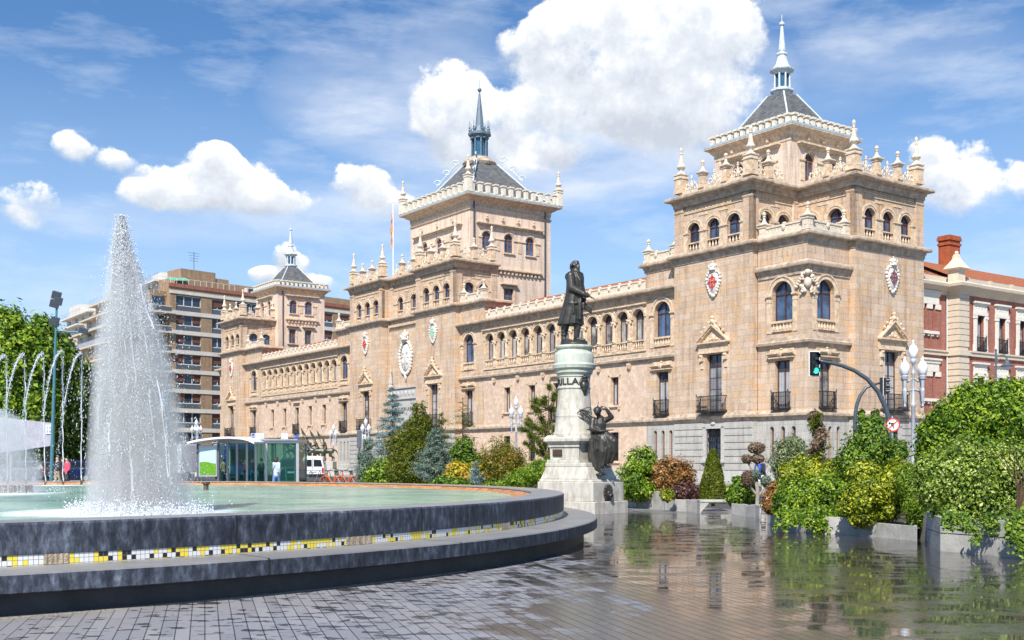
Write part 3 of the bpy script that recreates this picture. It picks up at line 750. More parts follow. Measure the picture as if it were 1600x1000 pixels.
# right upper tower
x0,x1,y0,y1=-12.55,-5.04,4.2,10.9
Tf=FRONT(y0); Tr=FF(x1,0,PI/2)
m=MB(Tf); wall(m,x0,x1,16.6,25.4,[(-7.44,1.1,21.9,24.1,True),(-10.2,1.1,21.9,24.1,True)],.3); m.T=Tr; wall(m,y0,y1,16.6,25.4,[(6.3,1.1,21.9,24.1,True),(8.8,1.1,21.9,24.1,True)],.3)
m.T=lambda a,b,c:(a,b,c); m.add([(x0,y0,16.6),(x0,y1,16.6),(x0,y1,25.4),(x0,y0,25.4),(x1,y1,16.6),(x1,y1,25.4)],[(0,3,2,1),(1,2,5,4)]); m.build('tower_wall','pinkwall',AC)
arched_pink(Tf,[-10.2,-7.44],1.1,21.9,24.1,-11.5,-6.2,24.6,3,None,25.0); arched_pink(Tr,[6.3,8.8],1.1,21.9,24.1,5.1,10.0,24.6,3,None,25.0)
cx,cy,ro=upper_tower(x0,x1,y0,y1,25.3,.62,1.3,29.55,.8)
lantern_small(cx,cy,29.8,ro)
# ---------------- left tower (mirror)
TLF=FRONT(-.6)
front_block(TLF,-103.4,-95.9,-99.6,'red')
gallery_face(TLF,-103.4,-95.9,3,.9,.9)
TLS=FF(-95.9,0,PI/2)
gallery_face(TLS,-.6,4.15,2,.8,.35)
m=MB(); m.add([(-95.9,-.6,0),(-95.9,4.2,0),(-95.9,4.2,16.6),(-95.9,-.6,16.6)],[(0,1,2,3)]); m.add([(-103.4,-.6,0),(-103.4,0,0),(-103.4,0,21.2),(-103.4,-.6,21.2)],[(0,3,2,1)])
m.build('return_wall','ashlar',AC)
m=MB(); m.box(-103.2,-96.1,-.4,4.3,21.0,21.25); m.box(-103.2,-96.1,0,4.3,16.6,16.8); m.build('tower_roof_slab','concrete',AC)
cornice([(-103.4,4.2),(-103.4,-.6),(-96.8,-.6),(-96.8,-.72),(-95.78,-.72),(-95.78,.3),(-95.9,.3),(-95.9,4.2)],P_top)
parapet(TLF,-103.,-96.3,n=3); parapet(FF(-96.05,0,PI/2),-.5,4.0,n=2,big=(True,False))
for x,y in ((-103.,-.3),(-96.3,-.3)): big_pin(x,y)
x0,x1,y0,y1=-102.1,-95.0,4.2,11.2
Tf=FRONT(y0); Tr=FF(x1,0,PI/2)
m=MB(Tf); wall(m,x0,x1,14,25.3,[(-100.3,1.1,21.9,24.0,True),(-98.0,1.1,21.9,24.0,True)],.3)
m.T=Tr; wall(m,y0,y1,14,25.3,[(6.5,1.1,22.1,23.9,True),(8.8,1.1,22.1,23.9,True),(6.35,1.0,17.95,19.9,False),(8.7,1.0,17.95,19.9,False)],.3)
m.T=lambda a,b,c:(a,b,c); m.add([(x0,y0,14),(x0,y1,14),(x0,y1,25.3),(x0,y0,25.3),(x1,y1,14),(x1,y1,25.3)],[(0,3,2,1),(1,2,5,4)]); m.build('tower_wall','pinkwall',AC)
arched_pink(Tf,[-100.3,-98.0],1.1,21.9,24.0,-101.4,-96.9,24.5,3,None,24.9)
arched_pink(Tr,[6.5,8.8],1.1,22.1,23.9,5.5,10.0,24.5,3,21.2,24.9)
for c in (6.35,8.7): rect_win_pink(Tr,c,17.95,19.9,1.0)
cx,cy,ro=upper_tower(x0,x1,y0,y1,25.2,.7,1.3,29.0,.8)
lantern_small(cx,cy,29.2,ro)
m=MB(); m.tube([(-94.9,4.9,15),(-94.9,4.9,25.3)],.07,6); m.tube([(-47.2,4.75,15),(-47.2,4.75,28.4)],.09,6); m.tube([(-47.2,13.9,15),(-47.2,13.9,28.4)],.09,6); m.build('drainpipe','pipe',AC)
# ---------------- wings
def wing(a0,a1,first,last,ec0,ec1,n=12):
    """a0,a1 wing extents; first/last arch centres; ec0/ec1 end-bay window centres"""
    sp=(last-first)/(n-1); s0=first-sp/2; s1=last+sp/2; T=T_W
    w=1.36; r=w/2; zi=12.72; zt=13.53
    cs=[first+sp*k for k in range(n)]
    mid=(s0+s1)/2; rc=[mid-7.5,mid-3.7,mid,mid+3.7,mid+7.5]
    m=MB(T); wall(m,s0,s1,9.9,14.4,[(c,w,10.45,zt,True) for c in cs],.5); m.build('arcade_wall','trim',AC)
    m=MB(T); wall(m,s0,s1,0.,9.95,[(c,(.95 if c!=mid else 1.2),(6.1 if c!=mid else 5.2),8.32,False) for c in rc]+[(c,1.0,1.6,3.9,False) for c in rc],.45); m.build('facade_wall','rubble',AC)
    t=MB(T); t.box(s0,s1,-.1,.12,0,.75); t.box(s0,s1,-.1,.06,.75,.88); t.build('base_trim','granite',AC)
    # loggia back strip: floor and columns
    t=MB(T)
    for k in range(n+1):
        x=s0+sp*k; half=(sp-w)/2
        if k in (0,n): continue
        t.lathe([(.20,0),(.22,.06),(.15,.14),(.145,.2),(.13,1.42),(.16,1.46)],x,.06,10,11.12)
        t.ball((x,.1,12.62),(.30,.16,.11),8,5); t.ball((x-.2,.14,12.5),(.1,.1,.1),6,4); t.ball((x+.2,.14,12.5),(.1,.1,.1),6,4); t.box(x-.32,x+.32,-.05,.18,12.68,12.8)
        t.box(x-.22,x+.22,-.02,.13,10.3,11.12); t.box(x-.27,x+.27,-.02,.2,11.02,11.12)
    for c in cs:
        archring(t,c,zt-r,r+.005,r+.14,-.02,.05,12); archring(t,c,zt-r,r+.14,r+.22,-.02,.09,12)
    for k in range(n-1):
        x=(cs[k]+cs[k+1])/2
        if k%2: t.add([(x-.16,.05,13.62),(x+.16,.05,13.62),(x,.05,13.3)],[(0,1,2)]); t.box(x-.16,x+.16,0,.06,13.6,13.66)
        else: t.ball((x,.03,13.45),(.11,.06,.11),8,5)
    t.box(s0-.1,s1+.1,-.02,.22,13.82,13.92); t.box(s0-.06,s1+.06,-.02,.12,13.74,13.82)
    t.box(s0,s1,-.02,.1,10.15,10.32)
    # consoles under the ledge
    for k in range(int(n/2)):
        x=s0+sp*(1+2*k); t.prism([(-.0,9.3),(.34,9.3),(.28,9.05),(.12,8.8),(0,8.72)],'x',x-.14,x+.14) if 0 else None
        t.box(x-.15,x+.15,-.02,.3,9.1,9.3); t.ball((x,.1,9.06),(.15,.2,.24),8,5)
    t.build('arcade_moulding','trim',AC)
    for k,c in enumerate(cs):
        window(T,c,10.47,w-.05,zt-10.5,True,'double','framedark','curtain',.40)
        shared(('bal',1.36),mk_balus(1.34,5,.64),AC,T(c,-.05,10.42),T.rz)
    for c in rc:
        t=MB(T)
        if c!=mid:
            window(T,c,6.1,.93,2.2,False,'double','framedark','curtain',.3)
            t.box(c-.75,c+.75,-.02,.16,5.92,6.05); 
            for sg in (-1,1): t.box(c+sg*.62-.09,c+sg*.62+.09,-.02,.14,5.72,5.92); t.box(c+sg*.68-.12,c+sg*.68+.12,-.02,.03,6.05,8.5)
            t.box(c-.8,c+.8,-.02,.03,8.34,8.62); t.build('window_surround','trim',AC)
        else:
            window(T,c,5.2,1.18,3.1,False,'double','framedark','curtain',.3)
            t.box(c-.9,c+.9,-.02,.3,8.85,8.97); t.box(c-.8,c+.8,-.02,.16,8.72,8.85); t.box(c-.85,c-.6,-.02,.04,5.1,8.6); t.box(c+.6,c+.85,-.02,.04,5.1,8.6); t.build('window_surround','trim',AC)
            shared('brail14',iron_rail(1.45,1.1,.3),AC,T(c,0,5.15),T.rz)
        window(T,c,1.6,.98,2.28,False,'double','iron','pane',.3)
        window_grille(T,c,1.6,1.0,2.28)
        t=MB(T); t.box(c-.7,c+.7,-.02,.14,1.42,1.56)
        for sg in (-1,1): t.box(c+sg*.62-.1,c+sg*.62+.1,-.02,.03,1.56,4.)
        t.build('window_surround','trim',AC)
    endbay(T,a0,s0,ec0,True,False,[ec0-.85,ec0,ec0+.85]); endbay(T,s1,a1,ec1,True,True,[ec1-.8,ec1+.06,ec1+.92])
    cornice([(a0,0),(a1,0)],P_wingc); cornice([(a0,0),(a1,0)],P_ledge,'ledge'); cornice([(a0,0),(a1,0)],P_base,'string_course')
    cornice([(a0,0),(s0+.1,0),(s0+.1,3.0)],P_gal); cornice([(s1-.1,3.0),(s1-.1,0),(a1,0)],P_gal)
    m=MB(); m.box(a0,s0,.0,3.0,16.6,16.9); m.box(s0-.02,s0,0,3.0,14.5,16.7); m.build('attic_side','ashlar',AC); m=MB(); m.box(s1,a1,0,3.,16.6,16.9); m.box(s1,s1+.02,0,3.,14.5,16.7); m.build('attic_side','ashlar',AC)
    attic_parapet(T,s0+.2,s1-.2,14.98,18)
    attic_parapet(T,a0+.1,s0-.2,16.93,2); attic_parapet(T,s1+.2,a1-.1,16.93,2)
    for x in (a0+.5,s0-.15,s1+.15,a1-.5): attic_fin(x,.1,16.93)
    m=MB(); m.add([(s0,.35,15.35),(s1,.35,15.35),(s1,6.,17.35),(s0,6.,17.35)],[(0,1,2,3)]); m.add([(s0,6.,17.35),(s1,6,17.35),(s1,12.5,15.3),(s0,12.5,15.3)],[(0,1,2,3)])
    m.add([(s0,.35,15.25),(s0,6,17.25),(s0,12.5,15.2)],[(0,1,2)]); m.add([(s1,.35,15.25),(s1,6,17.25),(s1,12.5,15.2)],[(0,2,1)])
    m.build('tiled_roof','tiles',AC)
    m=MB(); m.box(a0,a1,13.6,14.,0,15.3); m.build('rear_wall','rubble',AC)
wing(-42.45,-12.15,-37.44,-16.75,-40.95,-14.0)
wing(-95.9,-64.4,-89.81,-69.53,-93.2,-67.0)
# ---------------- centre block
T1=FRONT(-.6); TR=FRONT(.35)
front_block(T1,-64.4,-57.0,-60.6,'red'); front_block(T1,-49.9,-42.45,-46.4,'greenen')
gallery_face(T1,-64.4,-57.,3,.95,.6); gallery_face(T1,-49.9,-42.45,3,.85,.85); gallery_face(TR,-57.,-49.9,2,.7,.9,w=1.2)
TS=FF(-42.45,0,PI/2)
m=MB(TS); wall(m,-.6,.02,0,16.6,[],.3); m.T=FF(-57.,0,PI/2); wall(m,-.6,.4,0,20.6,[],.3); m.T=lambda a,b,c:(a,b,c)
m.add([(-49.9,-.6,0),(-49.9,.4,0),(-49.9,.4,20.6),(-49.9,-.6,20.6)],[(0,3,2,1)]); m.add([(-64.4,-.6,0),(-64.4,14,0),(-64.4,14,21.0),(-64.4,-.6,21.0)],[(0,3,2,1)]); m.build('return_wall','ashlar',AC)
gallery_face(TS,-.6,4.4,2,.85,.75)
# portal recess
m=MB(TR); wall(m,-57,-49.9,0,16.4,[(-53.4,3.2,0.3,5.6,True)],.8); m.build('facade_wall','ashlar',AC)
m=MB(TR); m.box(-56.9,-50.,.0,.1,5.9,8.2); m.build('inscription_panel','granite',AC)
m=MB(TR); m.box(-57.,-49.9,.0,.16,8.2,9.3); m.box(-57,-49.9,0,.3,9.3,9.45); m.box(-57,-49.9,0,.25,8.15,8.25)
for k in range(9): m.ball((-56.5+.78*k,.16,8.75),(.3,.08,.28),8,5)
m.build('carved_frieze','granite',AC)
m=MB(TR); archring(m,-53.4,4.0,1.62,2.2,-.02,.25,18); m.box(-55.6,-55.0,0,.25,.2,4.); m.box(-51.8,-51.2,0,.25,.2,4.); m.build('portal_surround','granite',AC)
m=MB(TR); m.box(-55.0,-51.8,-.78,-.7,.2,5.6); m.build('door','framedark',AC)
for x in (-56.3,-50.6):
    m=MB(TR); m.lathe([(.3,0),(.3,.2),(.18,.3),(.22,.5),(.12,1.2),(.08,1.6),(.12,1.7),(.05,2.),(0,2.3)],x,.25,8,9.45); m.build('pinnacle','granite',AC)
# big royal arms
m=MB(TR); s,z=-53.4,12.55
m.ball((s,.05,z),(1.05,.2,1.45),20,10)
for k in range(30):
    a=2*PI*k/30; m.ball((s+1.25*math.cos(a)*(1+.05*math.sin(5*a)),.12,z+1.75*math.sin(a)),(.2,.16,.22),8,5)
m.box(s-.8,s+.8,.1,.24,z-.05,z+.05); m.box(s-.04,s+.04,.1,.26,z-1.2,z+1.2)
for dx,dz in ((-.4,.55),(.4,.55),(-.4,-.5),(.4,-.5)): m.ball((s+dx,.2,z+dz),(.24,.1,.3),8,5)
m.lathe([(.6,0),(.65,.12),(.55,.2),(.62,.4)],s,.2,14,z+1.75,1,.5); m.ball((s,.2,z+2.35),(.6,.3,.34),12,6); m.ball((s,.2,z+2.78),.12,8,5)
for k in range(7): m.ball((s+(k-3)*.19,.42,z+2.2),(.07,.07,.2),6,4)
m.tube([(s,.1,z-1.8),(s,.1,z-2.5)],[.2,.08],8); m.build('coat_of_arms','shieldwhite',AC,smooth=True)
def textobj(s,size,mat,par,name='lettering',ext=.01,font=None):
    cu=bpy.data.curves.new(name,'FONT'); cu.body=s; cu.size=size; cu.extrude=ext; cu.align_x='CENTER'; cu.align_y='CENTER'; cu.resolution_u=2
    cu.offset=.012*size
    to=bpy.data.objects.new(name,cu); COL.objects.link(to); bpy.context.view_layer.update()
    me=bpy.data.meshes.new_from_object(to.evaluated_get(bpy.context.evaluated_depsgraph_get())); COL.objects.unlink(to); bpy.data.objects.remove(to)
    o=bpy.data.objects.new(name,me); COL.objects.link(o); me.materials.clear(); me.materials.append(M[mat]); 
    if par: o.parent=par
    return o
o=textobj('TODO POR LA PATRIA',.52,'iron',AC); o.location=(-53.4,.35-.105,7.1); o.rotation_euler=(PI/2,0,0)
# cornices of centre
cp=[(-64.4,1.),(-64.4,-.6),(-57.,-.6),(-57.,.35),(-49.9,.35),(-49.9,-.6),(-42.45,-.6),(-42.45,.0)]
cornice(cp,P_base,'string_course')
cornice(cp[:-1]+[(-42.45,4.4)],P_gal)
m=MB(); 
for k in range(24): m.box(-56.8+.29*k,-56.65+.29*k,.05,.35,15.9,16.15)
m.build('dentil_band','trim',AC)
cornice([(-64.4,4.4),(-64.4,-.6),(-57.,-.6),(-57.,.35),(-49.9,.35),(-49.9,-.6),(-43.35,-.6),(-43.35,-.72),(-42.33,-.72),(-42.33,.25),(-42.45,.25),(-42.45,4.4)],P_top)
m=MB(); m.box(-64.3,-42.6,.6,4.3,21.0,21.25); m.box(-64.2,-57.2,-.4,.7,21.,21.24); m.box(-49.7,-42.6,-.4,.7,21.,21.24); m.box(-64.2,-42.7,.8,4.3,16.5,16.75); m.build('tower_roof_slab','concrete',AC)
parapet(T1,-64.,-57.4,n=3); parapet(T1,-49.5,-42.9,n=3); parapet(TR,-57.2,-49.7,n=3,big=(None,None)); parapet(FF(-42.6,0,PI/2),-.3,4.0,n=2)
for x,y in ((-64.,-.3),(-57.4,-.3),(-49.5,-.3),(-42.9,-.3),(-42.9,4.0)): big_pin(x,y)
x0,x1,y0,y1=-59.3,-47.3,4.3,14.7
Tf=FRONT(y0); Tr=FF(x1,0,PI/2)
fw=[-56.3,-53.4,-50.5]; rw=[6.4,9.2,12.0]
m=MB(Tf); wall(m,x0,x1,14,28.5,[(c,1.15,23.5,25.45,True) for c in fw],.3)
m.T=Tr; wall(m,y0,y1,14,28.5,[(c,1.15,23.5,25.45,True) for c in rw]+[(9.15,1.25,17.6,19.75,False)],.3)
m.T=lambda a,b,c:(a,b,c); m.add([(x0,y0,14),(x0,y1,14),(x0,y1,28.5),(x0,y0,28.5),(x1,y1,14),(x1,y1,28.5)],[(0,3,2,1),(1,2,5,4)]); m.build('tower_wall','pinkwall',AC)
arched_pink(Tf,fw,1.15,23.5,25.45,-58.2,-48.9,26.2,3,None,26.75); arched_pink(Tr,rw,1.15,23.5,25.45,5.3,13.3,26.2,4,21.6,26.75)
rect_win_pink(Tr,9.15,17.6,19.75,1.25)
m=MB(); sweep(m,[(x0,y1),(x0,y0),(x1,y0),(x1,y1)],[(0,27.5),(.12,27.52),(.14,27.6),(0,27.62)],True)
for T_,a,b in ((Tf,x0,x1),(Tr,y0,y1)):
    m.T=T_; n=int((b-a)/.36)
    for k in range(n): x=a+(k+.5)*(b-a)/n; m.box(x-.08,x+.08,0,.12,28.05,28.2)
m.build('tower_moulding','trim',AC)
cx,cy,ro=upper_tower(x0,x1,y0,y1,28.5,.95,1.75,34.0,1.5,big=True)
# big lantern
m=MB(); m.lathe([(1.75,-.3),(1.9,.0),(1.7,.3),(1.35,.5),(1.2,.62)],cx,cy,12,34.2); lb=m.build('lantern_base','trimdark',ro)
m=MB(); z=34.8
m.lathe([(.98,0),(.98,.2),(.85,.25)],cx,cy,8,z,a0=PI/8)
for k in range(8):
    a=PI/8+k*PI/4; x,y=cx+.85*math.cos(a),cy+.85*math.sin(a); m.tube([(x,y,z+.2),(x,y,z+2.2)],.09,8); m.ball((x,y,z+1.7),.13,8,5)
    a2=a+PI/8; x2,y2=cx+.80*math.cos(a2),cy+.80*math.sin(a2); m.ball((x2,y2,z+2.15),(.28,.28,.14),8,5)
    x3,y3=cx+1.12*math.cos(a),cy+1.12*math.sin(a); m.tube([(x3,y3,z+2.8),(x3,y3,z+4.0)],[.05,.03],6); m.ball((x3,y3,z+3.3),.11,8,5); m.ball((x3,y3,z+3.0),.13,8,5)
    m.tube([(cx+1.1*math.cos(a),cy+1.1*math.sin(a),z+2.9),(cx+.7*math.cos(a),cy+.7*math.sin(a),z+3.4),(cx+.45*math.cos(a),cy+.45*math.sin(a),z+3.1)],.05,6)
m.lathe([(.85,2.1),(.95,2.35),(1.28,2.5),(1.3,2.75),(1.0,2.85),(.7,2.95),(.55,3.4),(.46,3.6),(.44,3.9),(.10,7.2),(.08,7.3),(.2,7.4),(.25,7.55),(.2,7.68),(.03,7.75),(.02,8.7),(0,8.7)],cx,cy,8,z,a0=PI/8)
lo=m.build('lantern','leaddark',AC); g=MB(); g.lathe([(.72,.2),(.72,2.3)],cx,cy,8,z,a0=PI/8); g.build('lantern_glass','lantglass',lo)
for sx,sy in ((-1,-1),(1,-1),(1,1),(-1,1)):
    m=MB(); m.tube([(cx+sx*6.*f,cy+sy*5.2*f,34.25-8.1*(f-.34)) for f in (.34,.45,.62)],.06,6)
    for q in range(3):
        f=.34+.13*q; bx,by=cx+sx*6.*f,cy+sy*5.2*f; bz=34.5-1.05*q-.3
        pts=[(bx+sx*.35*(1-.06*k)*math.cos(k*.55)*.9,by+sy*.35*(1-.06*k)*math.cos(k*.55)*.9,bz+.25+.4*(1-.06*k)*math.sin(k*.55)) for k in range(12)]; m.tube(pts,.07,6)
    m.build('roof_scrollwork','leadpale',AC)
# flag on the front of the centre tower
m=MB(); m.tube([(-57.4,1.,21.2),(-57.4,1.,29.6)],.06,8); m.ball((-57.4,1.,29.65),.1,8,5); fp=m.build('flagpole','white',AC)
m=MB(); 
for i,(nm,mt) in enumerate((('red','red'),)):
    pts=[]
def cloth(name,mat,x0_,x1_,par):
    m=MB(); n=10; vs=[];fs=[]
    for k in range(n+1):
        z=28.4-3.6*k/n
        for q,x in enumerate((x0_,x1_)): vs.append((x*(1-.15*math.sin(k*.7))-57.4,1.+.10*math.sin(k*1.1+q*2),z+q*.0))
    for k in range(n): fs.append((2*k,2*k+1,2*k+3,2*k+2))
    m.add(vs,fs); o=m.build(name,mat,par); md=o.modifiers.new('thick','SOLIDIFY'); md.thickness=.02; return o
M['yellow']=plain('yellow_cloth',(.70,.45,.03),.8)
cloth('red_stripe','red',-.42,-.28,fp); cloth('yellow_stripe','yellow',-.28,-.12,fp); cloth('red_stripe','red',-.12,-.03,fp)
# left flank beyond left tower (return bay) 
m=MB(); m.box(-106.5,-103.4,.4,12.,0,14.6); m.build('flank_wall','ashlar',AC)
cornice([(-106.5,12),(-106.5,.4),(-103.4,.4)],P_wingc); cornice([(-106.5,12),(-106.5,.4),(-103.4,.4)],P_ledge,'ledge'); cornice([(-106.5,12),(-106.5,.4),(-103.4,.4),(-103.4,-.6),(-95.9,-.6),(-95.9,0)],P_base,'string_course'); cornice([(-103.4,5.),(-103.4,-.6),(-95.9,-.6),(-95.9,4.2)],P_gal)
TB=FRONT(.4)
m=MB(TB); archring(m,-104.6,12.8,.5,.75,-.02,.1,12); m.build('window_surround','trim',AC)
window(FF(0,.4,0),-104.6,11.1,1.0,2.2,True,'double','framedark','pane',-.02); window(FF(0,.4,0),-104.6,5.2,.9,3.2,False,'double','framedark','pane',-.02)
hood_part(TB,-104.6,8.5,2.)
# ================================================================ BRICK WING
BW=thing('brick_building','red brick building with white window surrounds and tiled roof behind the right palace tower','building',AO,ARZ)
TA=FF(-.5,0,PI/2); uB=.44; TBw=FF(uB,0,PI/2)
m=MB(TA); sl=[12.6,13.65,14.75]
ops=[(c,.34,11.2,13.2,False) for c in sl]+[(c,.34,6.2,8.2,False) for c in sl]
wall(m,11.9,16.5,0,14.3,ops,.3)
wc=[19.2+2.9*k for k in range(12)]
m.T=TBw; wall(m,17.6,53,0,14.3,[(c,.95,9.98,12.6,False) for c in wc]+[(c,.95,5.2,8.0,False) for c in wc]+[(c,.95,1.4,3.6,False) for c in wc],.3)
m.T=lambda a,b,c:(a,b,c); m.box(-9,-.6,12.2,16.,0,14.3) if 0 else None
m.add([(uB,53,0),(-12,53,0),(-12,53,14.3),(uB,53,14.3)],[(0,1,2,3)]); m.build('wall','brickred',BW)
# pier / quoins
m=MB(); m.box(-.55,uB+.05,16.42,17.6,0,14.2)
n=9
for k in range(n):
    z0=10.1+k*.45; m.box(-.6,uB+.10,16.36,17.66,z0+.03,z0+.42)
for k in range(18):
    z0=.9+k*.47
    if z0<9.: m.box(-.6,uB+.10,16.36,17.66,z0+.03,z0+.42)
m.build('quoin_pier','cream',BW)
m=MB()
for T_,a,b in ((TA,11.9,16.4),(TBw,17.6,53)):
    m.T=T_; m.box(a,b,-.05,.16,9.45,9.8); m.box(a,b,-.05,.24,9.72,9.84); m.box(a,b,-.02,.1,4.3,4.8)
m.T=lambda a,b,c:(a,b,c); m.box(-.7,uB+.2,16.26,17.8,9.45,9.84)
m.build('string_course','cream',BW)
pth=[(-.5,11.9),(-.5,16.36),(uB+.12,16.36),(uB+.12,17.66),(uB,17.66),(uB,53)]
cornice(pth,[(0,14.0),(.06,14.02),(.12,14.2),(.45,14.45),(.62,14.55),(.66,14.75),(.5,14.85),(.1,15.0),(0,15.0)],'cornice','cream',par=BW)
m=MB(); m.box(-.9,-.55,12.,16.4,14.9,15.35); m.box(-.2,.1,17.6,53,14.9,15.35)
for k in range(12): m.box(-.2,.16,18.+3*k,18.35+3*k,14.9,15.45)
m.build('parapet','cream',BW)
m=MB(); m.add([(-.7,11.9,15.35),(-.7,17.,15.35),(-5.,17.,17.3),(-5.,11.9,17.3)],[(0,1,2,3)]); m.add([(-.1,17.,15.35),(-.1,53,15.35),(-5.,53,17.6),(-5,17.,17.6)],[(0,1,2,3)]); m.add([(-5.,11.9,17.4),(-5.,53,17.6),(-10,53,15),(-10,11.9,15)],[(0,1,2,3)])
m.build('roof','tiles',BW)
m=MB(); m.T=lambda a,b,c:(a,b,c); m.box(-.12,.02,17.,53,15.3,15.42); m.box(-.8,-.66,11.9,17,15.3,15.42); m.build('gutter','lead',BW)
m=MB(); m.frust(-.1,17.,15.0,15.9,.45,.45,.42,.42); m.frust(-.1,17.,15.9,16.0,.5,.5,.72,.72); m.frust(-.1,17.,16.0,16.7,.7,.7,.25,.25); m.frust(-.1,17,16.7,17.1,.25,.25,.16,.16); m.ball((-.1,17.,17.2),.16,8,6); m.build('roof_finial','pale',BW)
CX,CY=-5.0,23.5; m=MB(); m.box(CX-.5,CX+.5,CY-.75,CY+.75,16.,19.6); m.box(CX-.58,CX+.58,CY-.83,CY+.83,19.2,19.4); m.box(CX-.60,CX+.60,CY-.85,CY+.85,19.6,19.85); m.box(CX-.55,CX+.55,CY-.8,CY+.8,19.85,20.0); m.build('chimney','chimbrick',BW)
M['whitest']=plain('white_stucco_trim',(.72,.68,.60),.8,0,.08,4)
for zt in (13.2,8.2):
    m=MB(TA)
    m.box(11.9,15.4,0,.14,zt+.62,zt+.85); m.box(11.95,15.3,0,.08,zt+.0,zt+.62); m.box(11.9,15.5,0,.22,zt+.85,zt+.98)
    for c in [12.6+1.05*k-.52 for k in range(4)]: m.box(c-.33,c+.33,0,.08,zt-.35,zt+.02)
    m.build('slot_window_header','whitest',BW)
for zt in (13.2,8.2):
    for c in sl: m=MB(TA); m.box(c-.42,c+.42,0,.2,zt-2.22,zt-2.0); m.box(c-.35,c-.2,0,.14,zt-2.38,zt-2.22); m.box(c+.2,c+.35,0,.14,zt-2.38,zt-2.22); m.build('window_sill','whitest',BW)
for c in sl:
    for zb in (11.2,6.2): window(TA,c,zb,.33,2.,False,'slit','framedark','pane',.2,par=BW)
for c in wc[:9]:
    for (zb,zt) in ((9.98,12.6),(5.2,8.0)):
        m=MB(TBw); 
        for sg in (-1,1): m.box(c+sg*.68-.18,c+sg*.68+.18,0,.12,zb-.1,zt); m.box(c+sg*.72-.2,c+sg*.72+.2,0,.16,zt-.25,zt-.05); m.box(c+sg*.8-.14,c+sg*.8+.14,0,.1,zb-.2,zb+.4)
        m.box(c-.9,c+.9,0,.14,zt,zt+.28); m.box(c-.86,c+.86,0,.08,zt+.28,zt+.8); m.box(c-.92,c+.92,0,.16,zt+.8,zt+.9); m.box(c-1.0,c+1.0,0,.26,zt+.9,zt+1.03)
        for q in (-.4,0,.4): m.ball((c+q,.08,zt+.58),(.06,.05,.06),6,4)
        m.build('window_surround','whitest',BW)
        window(TBw,c,zb,.94,zt-zb-.01,False,'double','framedark','curtain',.2,par=BW)
        if zb>9: shared('bwr',iron_rail(1.15,.95,.2),BW,TBw(c,.0,zb+.02),TBw.rz)
m=MB(); m.tube([(-.42,16.28,2.),(-.42,16.28,14.)],.05,6); m.build('drainpipe','leadpale',BW)
